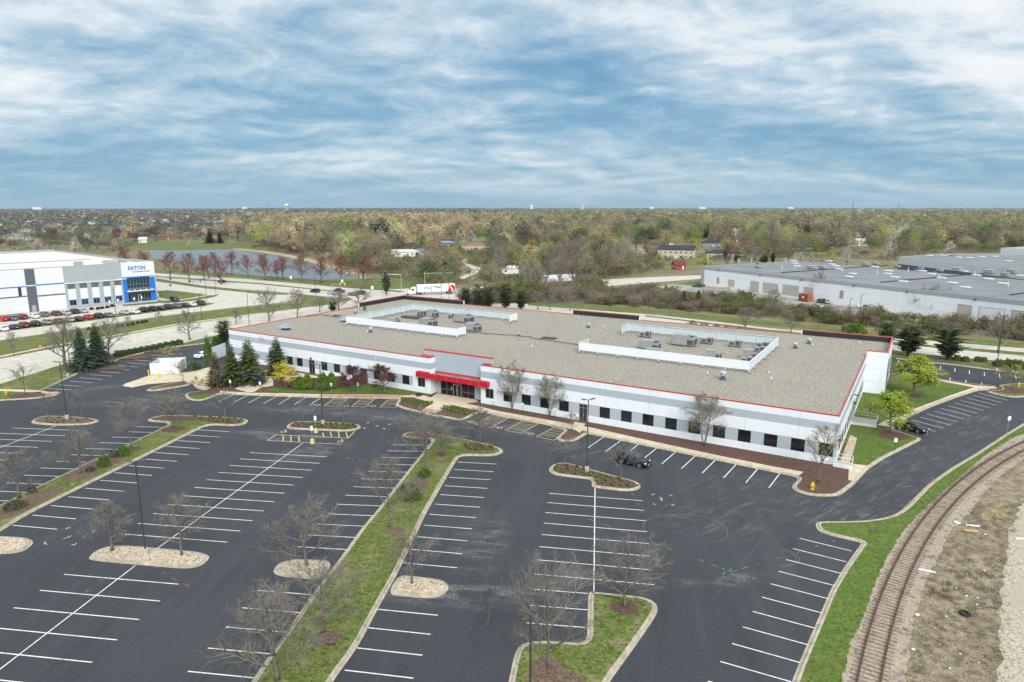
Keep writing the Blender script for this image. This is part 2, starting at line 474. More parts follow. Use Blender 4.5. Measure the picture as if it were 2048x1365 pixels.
MT['brown_fence'] = mottled('brown_fence', [(.3, (.105,.055,.048)), (.7, (.165,.088,.075))], 2, 5, kind='O')
MT['black_text'] = plain('black_lettering', (.012,.012,.014), .4)
MT['blue'] = plain('facade_blue', (.012,.17,.60), .45, var=.05)
MT['dgrey'] = plain('facade_charcoal', (.105,.115,.135), .6, var=.05)
MT['mgrey'] = plain('facade_grey', (.34,.375,.40), .6, var=.05)
MT['fwhite'] = panel_wall('facade_white', [(0, (.72,.735,.76))], 3.6, jz=3.9)
MT['fgrey'] = panel_wall('facade_grey_panels', [(0, (.36,.395,.42))], 5.2, jz=7.0)
MT['white_membrane'] = mottled('white_membrane', [(.3, (.66,.62,.52)), (.7, (.76,.73,.64))], .06, 4)
MT['gw_wall'] = panel_wall('warehouse_panels', [(0, (.79,.81,.83))], 7.3, jz=2.6)
MT['gw_roof'] = mottled('warehouse_roof', [(.3, (.165,.172,.182)), (.7, (.25,.255,.262))], .10, 8, big=(.03, .5, .7, (.22,.225,.235)), fine=(1.2, (.13,.135,.14), .62, .76))
MT['skylight'] = plain('skylight_dome', (.50,.525,.54), .4)
MT['tan_siding'] = plain('tan_siding', (.52,.47,.38), .8)
MT['white_siding'] = plain('white_siding', (.70,.70,.68), .8)
MT['brick_wall'] = plain('brick_wall', (.24,.105,.075), .9, var=.3, scale=3)
MT['grey_siding'] = plain('grey_siding', (.33,.34,.34), .8)

def glass(name, col=(.008,.009,.010), rough=.06):
    m, nt, b = new_mat(name)
    f = noise(nt, coordnode(nt, 'O'), .7, 3)
    oi = nt.nodes.new('ShaderNodeObjectInfo')
    nt.links.new(mixc(nt, math_(nt, 'POWER', oi.outputs['Random'], 3.0), ramp(nt, [(.35, col), (.7, tuple(c*2.2+.004 for c in col))], f), tuple(c*2.5+.022 for c in col)), b.inputs['Base Color'])
    b.inputs['Roughness'].default_value = rough; b.inputs['Specular IOR Level'].default_value = .22
    return m
MT['glass'] = glass('dark_window_glass')
MT['glass_blue'] = glass('blue_window_glass', (.010,.022,.034), .05)
MT['car_glass'] = glass('car_glass', (.012,.020,.024), .04)

def leafy(nt, b, col, k=.35):
    """thin leaves let some light through"""
    t = nt.nodes.new('ShaderNodeBsdfTranslucent'); nt.links.new(col, t.inputs[0]); m = nt.nodes.new('ShaderNodeMixShader'); m.inputs[0].default_value = k
    nt.links.new(b.outputs[0], m.inputs[1]); nt.links.new(t.outputs[0], m.inputs[2]); nt.links.new(m.outputs[0], nt.nodes['Material Output'].inputs[0])
mg, nt_, b_ = new_mat('clear_glass'); b_.inputs['Base Color'].default_value = (.03,.04,.045,1); b_.inputs['Roughness'].default_value = .05; b_.inputs['Alpha'].default_value = .40; MT['clear'] = mg
def objcol(name, rough=.6, spec=.3, var=.35, vscale=1.2, coat=0.0, kind='O', metal=0.0, leaf=False):
    """base colour from the object's own colour, varied by noise"""
    m, nt, b = new_mat(name)
    oi = nt.nodes.new('ShaderNodeObjectInfo')
    f = noise(nt, coordnode(nt, kind), vscale, 4, .6)
    v = nt.nodes.new('ShaderNodeMapRange'); nt.links.new(f, v.inputs[0])
    v.inputs[1].default_value = .3; v.inputs[2].default_value = .7; v.inputs[3].default_value = 1-var; v.inputs[4].default_value = 1+var
    c = nt.nodes.new('ShaderNodeVectorMath'); c.operation = 'SCALE'
    nt.links.new(oi.outputs['Color'], c.inputs[0]); nt.links.new(v.outputs[0], c.inputs['Scale'])
    nt.links.new(c.outputs[0], b.inputs['Base Color'])
    if leaf: leafy(nt, b, c.outputs[0])
    b.inputs['Roughness'].default_value = rough; b.inputs['Specular IOR Level'].default_value = spec
    b.inputs['Coat Weight'].default_value = coat; b.inputs['Coat Roughness'].default_value = .05; b.inputs['Metallic'].default_value = metal
    return m
MT['foliage'] = objcol('foliage', .8, .15, .22, .35, leaf=True)
MT['foliage_fine'] = objcol('leaf_sprays', .8, .15, .34, 2.0, leaf=True)
MT['paint'] = objcol('car_paint', .35, .3, .03, .5, .22)
MT['roofing'] = objcol('shingle_roof', .9, .15, .18, 1.5)
MT['cladding'] = objcol('house_cladding', .85, .2, .08, .8)
# ================================================================ THE GROUND
def structure(name, mb, mats, label):
    o = mb.build(name, mats); return tag(o, label, None, None, 'structure')

R_ = 14000
mb = MB(); mb.flat([(R_*math.cos(t*PI/24), R_*math.sin(t*PI/24)) for t in range(48)], -.04)
structure('ground', mb, MT['field'], 'flat olive and tan spring ground reaching the horizon')

BF = Frame(g(457, 658, 7.3), -31.19)      # main building: origin at its front left corner
BL = 128.4                                # its front length

mb = MB()
mb.flat(gp([(-500,900),(-250,838),(0,801.5),(33,799.5),(72,797),(105,793),(119,788.5),(100,784.5),(69,785.5),(123,763),(164,745),(220,726),(269,711),(320,699),(364,693),(410,688),(440,684)])
        + [BF.wld(4, 12), BF.wld(110, 46)] + gp([(1791,718),(1850,726),(1901,730),(1992,742),(2048,747.5),(2300,775),(2300,810),(2048,846),(2008,870),(1955,905),(1901,937),(1856,969),(1821,1001),(1794,1028),(1727,1043),(1636,1045),(1632,1052),(1640,1064),(1725,1086),(1687,1137),(1660,1181),(1628,1256),(1602,1317),(1583,1365),(1560,1430),(1400,1900),(-700,1900)]), 0.0)
structure('parking_lot', mb, MT['asphalt'], 'dark sealed asphalt car park and drives round the office building')

# roads ------------------------------------------------------------
mb = MB()
hw_far = [(-330,436),(-195,368),(-128,334),(-70.7,297),(5.6,259),(44,225.6),(75,198),(104,181.5),(131,170.5),(190,146),(330,95)]
hw_near = [(330,68),(180,128),(118,151.5),(100,160.5),(70,179),(40,200),(0,229),(-51,258),(-76.7,271),(-113,293),(-174,327),(-330,410)]
mb.flat(hw_far + hw_near, -.030)
mb.flat(gp([(700,600),(756,579),(830,577),(913,577),(1040,569),(1190,560),(1400,550.5),(1520,548),(1520,552),(1400,558),(1198,574),(1040,590),(913,600),(830,606),(756,612)]), -.026)
structure('road', mb, MT['road'], 'pale concrete main road with a cross road leaving at the signals')
mb = MB()
mb.flat([(-150,60),(-135,100),(-128,135)] + gp([(0,718),(110,697),(220,677),(333,654),(430,640),(520,628),(600,617),(664,609),(716,599),(790,600),(740,612),(654,624),(456,666),(433,670.5),(364,687),(240,706),(133,726),(77,744),(0,768)])
        + [(-106,105),(-118,60)], -.022)
structure('road', mb, MT['road'], 'pale concrete side road curving past the two spruces')
mb = MB()
mb.flat(gp([(-200,712),(0,681),(180,654),(333,631),(482,614),(560,606),(605,598),(590,590),(500,580),(430,572),(370,566),(320,562),(250,570),(0,640),(-200,668)]), -.018)
structure('road', mb, MT['road'], 'pale concrete car park and service drive before the blue-fronted warehouse')
mb = MB()
mb.flat(gp([(1300,576),(1350,567),(1396,561),(1412,566),(1540,590),(1700,612),(2060,655),(2300,690),(2300,720),(2048,668),(1800,648),(1560,608),(1480,594),(1340,581)]), -.014)
structure('road', mb, mottled('yard_paving', [(.3,(.22,.21,.195)),(.6,(.36,.34,.30))], .2, 7), 'worn grey yard along the loading doors of the grey warehouse')
mb = MB()
for poly in ([(935,520),(932,524),(945,531),(962,537),(955,546),(925,560),(918,556),(940,545),(944,538),(930,530),(922,523),(928,518.5)],):
    mb.flat(gp(poly), -.016)
structure('path', mb, MT['road'], 'winding pale gravel drive between the trees')
def ribbon(mb, pts, w, z):
    a = offset(pts, w/2, False); b = offset(pts, -w/2, False)
    for i in range(len(pts)-1):
        mb.add([(*b[i], z), (*b[i+1], z), (*a[i+1], z), (*a[i], z)], [(0, 1, 2, 3)])
mb = MB()
ribbon(mb, gp([(470,552),(630,566),(700,574),(805,584)]), 3.0, -.010)
ribbon(mb, gp([(1040,605),(1105,610.5),(1298,624.5),(1540,648),(1700,662),(1850,677.5),(2048,692),(2250,706)]), 4.0, -.010)
structure('path', mb, MT['trail'], 'dark asphalt trail running beside the main road')
mb = MB()
ribbon(mb, gp([(-100,735),(0,713.5),(90,695),(220,673),(359,648),(513,628),(572,622)]), 1.6, -.004)
ribbon(mb, gp([(337,600),(356,601.5),(410,592),(420,590)]), 1.6, -.004)
structure('path', mb, MT['walk'], 'narrow concrete footpath along the side road')

# lawns beyond the car park ---------------------------------------------
mb = MB()
lawnpolys = [
  [(-200,742),(0,711.5),(90,693),(220,671.5),(359,646.5),(513,626.5),(592,616),(604,606),(560,609),(482,616),(333,633),(180,656.5),(0,683),(-200,714)],
  [(-200,748),(0,717),(90,698.5),(220,675.5),(359,650.5),(513,629.5),(513,628.2),(359,648.8),(220,674),(90,696.6),(0,714.8),(-200,746)],
  [(-200,672),(0,664),(180,642),(330,622),(410,613),(432,606),(400,606.5),(330,616),(170,636),(0,657),(-200,664)],
  [(600,596),(618,591),(672,600),(664,606),(640,610),(604,606)],
  [(314,582.7),(334,581),(361,583),(409,589),(430,592),(372,598),(356,599.5),(337,599.5),(321,596),(316,590)],
  [(318,602),(372,599.5),(420,592),(440,588),(430,594),(390,602),(345,606),(322,607)],
  [(242,610),(314,603.5),(318,600),(330,603),(314,607),(249,613)],
  [(312,557),(404,571.5),(520,583),(575,588),(575,590.5),(520,588),(404,576.5),(312,563)],
  [(300,551.5),(520,566.5),(690,584),(690,586),(520,569),(300,553.5)],
  [(300,543),(500,556),(700,574.5),(760,580),(800,578),(860,570),(820,556),(740,557),(640,560),(480,549),(300,538)],
  [(1850,689.5),(2048,705),(2250,722),(2250,729),(2048,711.5),(1850,694)], [(1290,630.5),(1540,660),(1700,676),(1850,689.5),(1850,694),(1700,680),(1540,663.5),(1290,633)],
  [(1056,602),(1298,619),(1540,642),(1700,657),(1850,672),(2048,686),(2250,700),(2250,712),(2048,697),(1850,681),(1700,665),(1540,651.5),(1298,629),(1056,611)],
  [(1190,579),(1250,573),(1298,571),(1351,582),(1345,586),(1250,584),(1190,581)], [(1345,569),(1401,560),(1404,571),(1396,572)],
  [(255,486),(300,481),(480,486),(520,492),(500,497),(420,500),(330,502),(262,498)], [(1325,526),(1420,519),(1425,530),(1330,534)],
  [(918,508),(990,505),(1000,520),(975,527),(940,523),(925,516)], [(820,535),(900,533),(930,545),(900,556),(830,556)]]
for i, p in enumerate(lawnpolys): mb.flat(gp(p), -.008 + .0008*(i % 3))
structure('lawn', mb, MT['lawn'], 'mown grass verges and lawns beyond the car park')
mb = MB()
mb.flat(gp([(300,497),(355,500.5),(420,499),(470,500),(520,505),(560,511.5),(605,521),(660,537),(712,553),(735,563),(700,568),(640,563.5),(560,556.5),(520,554.5),(450,548),(400,538),(350,526),(300,514)]), -.012)
structure('water', mb, MT['water'], 'slate blue pond behind the row of red-leaved trees')
mb = MB()
ribbon(mb, gp([(430,497),(470,498),(520,503),(562,509.5),(608,519.5),(662,535),(716,552),(738,562)]), 9, -.013)
structure('shore', mb, mottled('dry_reeds', [(.3,(.30,.235,.13)),(.7,(.50,.42,.26))], .2, 7), 'tan reedy shore on the far side of the pond')

# kerbed beds -------------------------------------------------------------
KERB = MB()
def kerb_loop(poly, closed=True):
    """gutter, kerb face and kerb top following the edge, left of travel"""
    prof = [(0, .004), (.26, .012), (.30, .135), (.34, .15), (.50, .15), (.52, .10)]
    rings = [(offset(poly, d, closed) if d else poly, z) for d, z in prof]
    n = len(poly); b = len(KERB.v)
    for r, z in rings: KERB.v.extend((x, y, z) for x, y in r)
    for k in range(len(rings)-1):
        for i in range(n if closed else n-1):
            j = (i+1) % n
            KERB.f.append((b+k*n+i, b+k*n+j, b+(k+1)*n+j, b+(k+1)*n+i)); KERB.m.append(0)
    return offset(poly, .515, closed)
LAWN, MULCH, MULCHG, ROCK, WALK, BRICK, RICH = MB(), MB(), MB(), MB(), MB(), MB(), MB()
def bed(px, fill, z=.132, it=2, cut=.9, world=False):
    poly = px if world else gp(px)
    if area(poly) < 0: poly = poly[::-1]
    poly = chaikin(poly, it, cut)
    inn = kerb_loop(poly)
    fill.flat(inn, z)
    return poly
I_left = bed([(60,844),(69,849),(115,852),(174,850.5),(195,845),(199,842),(190,838),(154,834),(97,832),(77,835)], MULCHG)
I_median_left = bed([(295,840),(305,835),(326,831),(385,832),(461.5,835),(495,839),(497,844),(487,850.5),(467,853),(415,850.5),(346,885),(256,930),(154,980),(54,1030),(0,1063.7),(-160,1160),(-330,1160),(-150,1085),(0,1011),
    (51,985),(154,936),(256,889),(343.6,846.7),(297,844)], LAWN)
I_lamp = bed([(570.5,855.6),(582,845),(602.6,843),(654,844.6),(713,848),(723,853),(718,859.5),(695,864),(628,861),(584.6,859.5)], MULCH)
I_median = bed([(804,876),(802.6,871),(813,865),(840,864),(870,868),(884.6,871),(936,880),(987,891.5),(1006,899),(1006,907),(987,913),(961.5,913),(920.5,912),(910,926),(884.6,970),(854,1023.6),(795,1148),(756,1217.6),(715,1296),(664,1365),(600,1480),
    (430,1480),(507.7,1356),(541,1307),(572,1265),(600,1225),(623,1192),(674,1125),(725.6,1053.5),(755,1020),(790,975),(818,939),(856,893),(867,880),(833,880)], LAWN)
I_rock_a = bed([(546,1140.6),(559,1125),(590,1118),(628,1119.6),(668,1123.5),(642,1161),(602.6,1157),(561.5,1153.5),(548.7,1148)], ROCK, .136)
I_rock_b = bed([(797,1149.3),(833,1153.5),(879.5,1158.6),(897,1169),(897,1181.7),(879.5,1194.5),(859,1197.6),(807.7,1193),(775,1189.5)], ROCK, .136)
I_rock_c = bed([(177,1116),(190,1102),(218,1092),(256,1091.4),(333,1098),(395,1103.5),(418,1111),(419,1117.6),(402.6,1133),(372,1138.6),(295,1131.7),(205,1124),(179.5,1120)], ROCK)
I_rock_d = bed([(-120,1066),(0,1072.7),(46,1075),(64,1080),(68,1087),(51,1101),(31,1107),(0,1109),(-140,1104)], ROCK, .136)
I_step = bed([(1097.5,941),(1101.5,932),(1116,925.7),(1137,926.5),(1184.5,939.7),(1237,954),(1274,963.4),(1282.6,972.6),(1277,980.6),(1253,983.7),(1192.5,976.6),(1183,974),(1184.5,959.5),(1158,957),(1113,951.6),(1101.5,946)], MULCH, cut=.6)
I_corner = bed([(1176.6,1183.7),(1188.5,1184),(1264,1191.6),(1292.7,1195.6),(1311,1206),(1316,1217),(1311,1234),(1264,1302),(1237,1339),(1219,1365),(1150,1480),(990,1480),(1017,1365),(1024,1331),(1031.6,1300),(1047.5,1286.6),(1071,1282),(1119,1282.6),(1174,1288)], LAWN, cut=.7)
I_small = bed([(292,781),(302,776),(333,768.5),(364,762),(384.6,767),(379.5,771),(346,777),(313,782.6),(297,783)], LAWN)
I_far = bed([(1967,783),(2008,793.7),(2035,796.4),(2060,793),(2150,795),(2150,775),(2048,767),(2010,769),(1996,771),(2003,779),(1999,781)], LAWN)
BEDP = gp([(369,790),(372,796),(379,800.5),(395,803),(412,800),(425,795),(440,788.5),(500,791.5),(636,796.3),(790,798),(800,798),(790,811),(803,817),(859,831),(900,838),(920,842),(933,838),(959,825),(967,826),(1020,837),(1079,847.5),(1132,859.5),
    (1113,876),(1116,881),(1124,884),(1148,884),(1169,872),(1174,868),(1211,875),(1316,897.5),(1432,921),(1540,943.6),(1599,955.6),(1583,973),(1588,981),(1607,989),(1634,993.6),(1671,993.6),(1685,988),(1709,969),(1738,938),(1768,918),(1842.5,880.7),
    (1841,876.7),(1832,874),(1784,859),(1816,835),(1864,814),(1915,795),(1957,781.5),(1985,781),(1999,779.5),(1991,772),(1950,769),(1858,755),(1800,744)]) + [BF.wld(BL-3, 50), BF.wld(6, 50), BF.wld(6, 6)] + gp([(462,734),(442,745),(436,770),(405,783),(380,784.5)])
bed(BEDP, MULCH, it=2, cut=.6, world=True)
# outer kerb lines: the strip on the left and the railway side on the right
def kerb_line(px, it=2, cut=.8):
    kerb_loop(chaikin(gp(px), it, cut, False), False)
kl = [(440,684),(410,688),(364,693),(320,699),(269,711),(220,726),(164,745),(123,763),(82,783.5),(100,784),(117,786.5),(119,789),(105,793),(72,798),(33,800.5),(0,802),(-300,842)]
kerb_line(kl[::-1])
LAWN.flat(gp([(-300,840),(0,800.5),(33,798.5),(72,796),(103,791.5),(114,788.6),(100,785.6),(79,785),(123,761.5),(164,743.5),(220,724.5),(269,709.5),(320,697.5),(364,691.5),(410,686.5),(440,682.5),(456,668),(433,672),(364,688.3),(240,707.5),(133,727.5),(77,745.5),(0,769.5),(-300,850-28)]), .10)
kr = [(2300,806),(2048,846),(2008,870),(1955,905),(1901,937),(1856,969),(1832,993),(1813,1013),(1794,1027),(1768,1036.4),(1727,1042),(1687,1043),(1647,1043),(1634,1044.4),(1630,1051),(1636.5,1062),(1655,1070),(1687,1078),(1725,1086),(1719,1092),(1687,1137),(1660.5,1181),(1628.4,1256),(1601.7,1317),(1583,1365),(1545,1460)]
kerb_line(kr, 2, .5)
lr = [(2300,820),(2048,867),(2008,886),(1955,923.5),(1888,982),(1848,1020),(1805,1063),(1791.7,1084.6),(1762,1138),(1741,1189),(1722,1248),(1703,1277),(1692.7,1317),(1684.6,1365),(1655,1460)]
krw = offset(chaikin(gp(kr), 2, .5, False), .5, False)
rng = random.Random(3)
lrw = [(x + rng.uniform(-.12, .12), y + rng.uniform(-.12, .12)) for x, y in chaikin(gp(lr), 3, 1.5, False)]
RICH.flat(krw + lrw[::-1], .09)
kerb_line([(1791,718),(1850,726),(1901,730),(1992,742),(2048,747.5),(2300,774)])
LAWN.flat(gp([(1775,700),(1850,710),(2048,727),(2300,748),(2300,771.5),(2048,745.8),(1992,740.2),(1901,728.4),(1850,724.4),(1770,714)]), .10)
LAWN.flat(gp([(456,668),(654,625),(716,612)]) + [(-51,255),(0,226),(40,197),(70,176)] + gp([(1775,705)]) + [BF.wld(BL+2, 60), BF.wld(2, 62)], .02)
# overlays inside the building bed: walks, patio, plaza, turf
ov = lambda B_, px, z: B_.flat(gp(px), z)
ov(WALK, [(1000,824.5),(1182,857),(1316,887),(1432,912),(1540,934),(1607,946),(1599,953),(1540,941),(1432,918.4),(1316,895),(1211,872.5),(1174,865.5),(1132,857),(1079,845),(1020,834.5),(966,823.5),(958,823),(931,808)], .140)
ov(WALK, [(1136,859),(1150,846),(1171,849),(1160,868),(1150,862)], .144)
ov(WALK, [(875,788),(949,800.5),(958,806),(931,808.5),(958,822.5),(950,822),(905,812),(866,829.5),(841,824),(866,808),(826,796.5),(800,795.8),(826,791.5),(850,793),(862,797)], .148)
ov(BRICK, [(866,829.5),(841,824),(851,817.5),(878,822)], .152)
ov(BRICK, [(646,790.3),(750,790.3),(826,792.3),(850,795),(826,796),(800,796.2),(740,795),(636,794.2)], .144)
ov(WALK, [(440,783.5),(500,787.3),(560,788),(646,790.3),(636,794.6),(500,789.8),(440,786.8)], .140)
ov(WALK, [(469,779),(481,775),(502,769),(532.5,763.5),(548,759),(548,773),(522,776.7),(508,786),(495,786.3)], .146)
ov(WALK, [(505,748),(552,738),(575,743),(640,755),(692,762),(692,764.5),(640,765.5),(560,763),(548,763),(520,764),(500,756)], .150)
ov(RICH, [(528,783),(551,776),(600,782),(655,783),(690,778),(738,770),(800,779),(846,788),(842,791),(760,789.5),(664,789),(560,787)], .141)
ov(RICH, [(1700,928),project(*BF.wld(BL+.9,9)),project(*BF.wld(BL+.05,11)),project(*BF.wld(BL+.05,20.5)),(1752,855),(1784,862),(1829,875.5),(1836,878.5),(1765,914),(1739,933)], .141)
ov(RICH, [project(*BF.wld(BL+.05,25.5)),project(*BF.wld(BL+.05,44.0)),project(*BF.wld(BL+3.6,44.0)),project(*BF.wld(BL+3.65,58)),(1800,747),(1858,757.5),(1940,772),(1949,774.5),(1901,790),(1816,822),(1765,845),(1750,849)], .141)
ov(WALK, [(1753,852),(1765,846),(1816,824),(1901,792),(1950,775.8),(1985,776),(1995,778),(1957,779.6),(1915,792.7),(1864,811.6),(1816,832),(1784,856)], .147)
ov(WALK, [(1858,757.2),(1950,772.6),(1988,775),(1988,777.5),(1945,776.2),(1858,759.6)], .149)
ov(WALK, [(1698,929),(1741,934),(1710,966),(1696,962)], .147)
ov(ROCK, [(1680,925),(1700,872),(1714,878),(1707,903),(1699,928)], .145)
ov(RICH, [(395,791.5),(423,788),(418,796),(400,800),(385,799),(377,796)], .141)
ov(MULCH, [(308,776.5),(335,771),(364,765),(379,768),(372,771),(345,774)], .141)
def blob(B_, px, py, rx, ry, z, n=34, seed=0):
    r = random.Random(seed); x, y = g(px, py)
    B_.flat([(x + rx*math.cos(2*PI*i/n)*r.uniform(.72, 1.12), y + ry*math.sin(2*PI*i/n)*r.uniform(.72, 1.12)) for i in range(n)], z)
blob(MULCH, 1783, 873, 2.6, 2.2, .147, seed=1); blob(MULCH, 1826, 793.5, 1.4, 1.2, .147, seed=2)
blob(MULCH, 1249, 1218, 1.35, 1.1, .139, seed=3); blob(MULCHG, 1096, 1338, 1.5, 1.3, .139, seed=4); blob(MULCHG, 1110, 1362, 2.4, 1.2, .137, seed=44)
blob(MULCHG, 652, 1280, 1.4, 1.2, .139, seed=5); blob(MULCHG, 790, 1064, 1.0, 1.0, .139, seed=6); blob(MULCH, 882, 911, .9, 1.1, .139, seed=7); blob(MULCH, 962, 895, 2.6, 2.2, .139, seed=8)
blob(MULCHG, 832, 975, 1.5, 3.4, .139, seed=9); blob(MULCH, 347, 861, 2.0, 1.7, .139, seed=10); blob(MULCH, 267, 900, 1.4, 1.4, .139, seed=11); blob(MULCHG, 165, 951, 2.2, 2.6, .139, seed=12)
blob(MULCHG, 209, 925, 2.6, 3.2, .140, seed=13); blob(MULCHG, 75, 1000, 1.6, 5.0, .1412, seed=14); blob(MULCHG, 25, 1022, 2.0, 3.0, .140, seed=15)
blob(MULCH, 53, 792.5, 3.6, 2.4, .112, seed=16); blob(BRICK, 104, 787.5, 1.6, 1.0, .115, seed=17); blob(MULCH, 2020, 782, 4.0, 2.8, .139, seed=18)
blob(MULCH, 843, 872.5, 3.0, 2.6, .138, seed=27)
ov(MULCH, [(303,839),(330,834),(385,834.5),(462,838),(489,842),(480,847.5),(467,850),(430,848),(405,843),(350,843.5),(310,842.5)], .139)
blob(MULCH, 190, 737, 8, 3, .112, seed=21); blob(MULCH, 240, 716, 8, 2.5, .112, seed=22); blob(MULCH, 300, 703, 9, 2.2, .112, seed=29)
blob(MULCHG, 1905, 722, 8, 2.2, .112, seed=23); blob(MULCHG, 2030, 735, 8, 2.0, .112, seed=24)
blob(MULCHG, 1744, 1062, .45, .4, .097, seed=25)
LAWN.flat(gp([(0,785),(33,786.5),(52,787.5),(40,797.5),(0,799.5),(-100,812),(-100,795)]), .108)
WALK.flat(gp([(-150,793),(0,779.5),(70,781.5),(95,784.5),(114,788),(100,787.5),(60,785.8),(0,783.4),(-150,799)]), .112)
WALK.flat(gp([(245,772),(250,768),(300,751),(345,747),(380,744),(410,737),(425,733),(445,745),(440,770),(425,783),(395,778),(384,768),(370,762),(330,766),(295,769),(264,775.5)]), .006)
structure('kerb', KERB, MT['kerb'], 'weathered buff concrete kerbs and gutters round beds and islands')
structure('lawn', LAWN, MT['lawn'], 'patchy green turf on medians, islands and verges of the car park')
structure('lawn', RICH, MT['lawn_rich'], 'bright green turf beside the building and along the railway')
structure('mulch_bed', MULCH, MT['mulch'], 'reddish brown bark mulch in the planting beds')
structure('mulch_bed', MULCHG, MT['mulch_grey'], 'faded grey-brown mulch on islands and medians')
structure('gravel_bed', ROCK, MT['rock'], 'tan river rock filling the kerbed islands')
structure('pavement', WALK, MT['walk'], 'buff concrete walks, entrance plaza and patio round the building')
structure('pavement', BRICK, MT['brick'], 'red paver strips by the entrance walk')
# railway side -------------------------------------------------------------
mb = MB()
mb.flat(gp([(2900,900),(2300,815),(2048,858),(1955,918),(1888,976),(1800,1063),(1755,1138),(1715,1248),(1680,1317),(1640,1460),(1500,1900),(4200,1900)]), .02)
structure('waste_ground', mb, MT['scrub'], 'dry weedy waste ground beyond the railway track')
mb = MB()
right_b = [(2300,845),(2048,917),(1990,962),(1960,1000),(1930,1038),(1901,1060),(1882.6,1103),(1856,1154),(1834.5,1215.7),(1821,1269),(1816,1336),(1806,1440)]
rb = [(x + rng.uniform(-.15, .15), y + rng.uniform(-.15, .15)) for x, y in chaikin(gp(right_b), 3, 1.6, False)]
left_e = [(x-.5, y+.3) for x, y in lrw]
mb.flat(left_e + rb[::-1], .06)
structure('gravel_bed', mb, MT['ballast'], 'pale brown stone ballast under the railway track')
mb = MB()
padl = [(2400,905),(2100,960),(2040,1010),(2022,1047),(2014,1108.6),(1997.7,1175.5),(2002,1256),(1995,1365),(1990,1460)]
pl = [(x + rng.uniform(-.3, .3), y + rng.uniform(-.3, .3)) for x, y in chaikin(gp(padl), 3, 2.0, False)]
mb.flat(pl + gp([(2200,1900),(4000,1900),(2900,1000)]), .05)
structure('gravel_yard', mb, MT['gravel_pad'], 'coarse white crushed stone at the right edge')

# painted markings -----------------------------------------------------------
WP, YP, GP_, RP, SP_ = MB(), MB(), MB(), MB(), MB()
ZL = .007
def row(a0, b0, a1, b1, n, extra=0, before=0, w=.115, B_=None):
    A0, B0, A1, B1 = (g(*p) if p[1] > 300 or p[0] > 600 else p for p in (a0, b0, a1, b1))
    for i in range(-before, n + extra):
        t = i/(n-1)
        (B_ or WP).strip((A0[0]+(A1[0]-A0[0])*t, A0[1]+(A1[1]-A0[1])*t), (B0[0]+(B1[0]-B0[0])*t, B0[1]+(B1[1]-B0[1])*t), w, ZL)
row((500,905.6),(654,914),(242,1068),(455,1084.7), 11)
L1a, L1b, L5b = g(128,1149), g(357.7,1168.8), g(184.6,1325)
row((128,1149),(357.7,1168.8),(L5b[0]+L1a[0]-L1b[0]-.25, L5b[1]+L1a[1]-L1b[1]),L5b, 5, 3)
def line(a, b, w=.115, B_=None, z=ZL + .002): (B_ or WP).strip(g(*a), g(*b), w, z)
line((606,886.5),(315,1097)); line((270.5,1131.7),(-90,1408))
row((397.4,860),(458.5,863.8),(25.6,1051),(115,1059), 14)
row((272,853.8),(328,855),(12.8,966),(88.5,968.7), 10, 4)
D0, D0b, D5b = g(25,856.4), g(157.7,861.5), g(14,920.5)
row((25,856.4),(157.7,861.5),(D5b[0]+D0[0]-D0b[0], D5b[1]+D0[1]-D0b[1]),D5b, 6, 6)
line((113,852),(-140,950))
row((786,890),(857.7,891),(595,1093.7),(693.6,1099.6), 13)
row((514.6,1181),(625.6,1190),(376,1343),(507,1356), 5, 2)
row((915,924.4),(993.6,928.7),(807,1126),(914,1136), 11)
row((756.4,1219),(876,1231),(689.7,1340.6),(827,1356.8), 4, 3)
row((1098,987),(1285.5,1002),(1069,1148.4),(1309,1170), 8)
row((1064.6,1178.7),(1176,1187.4),(1053,1246),(1174,1255.7), 3)
line((1190,977),(1187.7,1183))
row((1599,1077),(1703,1102.5),(1441,1323.5),(1582,1364), 10, 3)
row((95,777.4),(144,780.5),(287,715),(323.6,718.5), 11, 2)
row((1208,874),(1176,896),(1559,948),(1537.5,976), 10, w=.13)
row((466.7,790.5),(436.8,804),(642,795.5),(619,811.4), 7)
row((1957.6,786.5),(2015,801),(1793,853.4),(1856,870), 13)
for a, b in [((1115,155),(1105,172)),((1320,182),(1312,205)),((1425,195),(1418,222)),((1533,212),(1528,240)),((1638,228),(1640,257)),((1750,243),(1752,272)),((1862,253),(1868,285)),((1980,265),(1990,290)),((1385,262),(1378,290)),((1495,282),(1495,307)),((1612,300),(1613,325)),((1730,320),(1735,355))]:
    line((1500+a[0]/3.737, 680+a[1]/3.737), (1500+b[0]/3.737, 680+b[1]/3.737), .13)
def hatch(q, n, w=.10):
    P = gp(q)
    for i in range(4): YP.strip(P[i], P[(i+1) % 4], w, ZL)
    for k in range(1, n):
        t = k/n
        YP.strip((P[1][0]+(P[0][0]-P[1][0])*t, P[1][1]+(P[0][1]-P[1][1])*t), (P[2][0]+(P[3][0]-P[2][0])*min(1, t+.16), P[2][1]+(P[3][1]-P[2][1])*min(1, t+.16)), w, ZL - .001)
hatch([(1047.5,841),(1010.5,860.6),(1042,867),(1078.6,847.4)], 6); hatch([(1108.6,854.5),(1073,873.8),(1108,881),(1134,862)], 6); hatch([(984.6,831),(951,849),(981,855.6),(1016.7,837)], 6)
hatch([(668.4,797.3),(648,812),(676,813.8),(695,798.3)], 5); hatch([(721.4,798.3),(703.5,813.8),(730.8,814.3),(749.6,798.6)], 5); hatch([(777,798.9),(760,815),(791,815.4),(798,800)], 5)
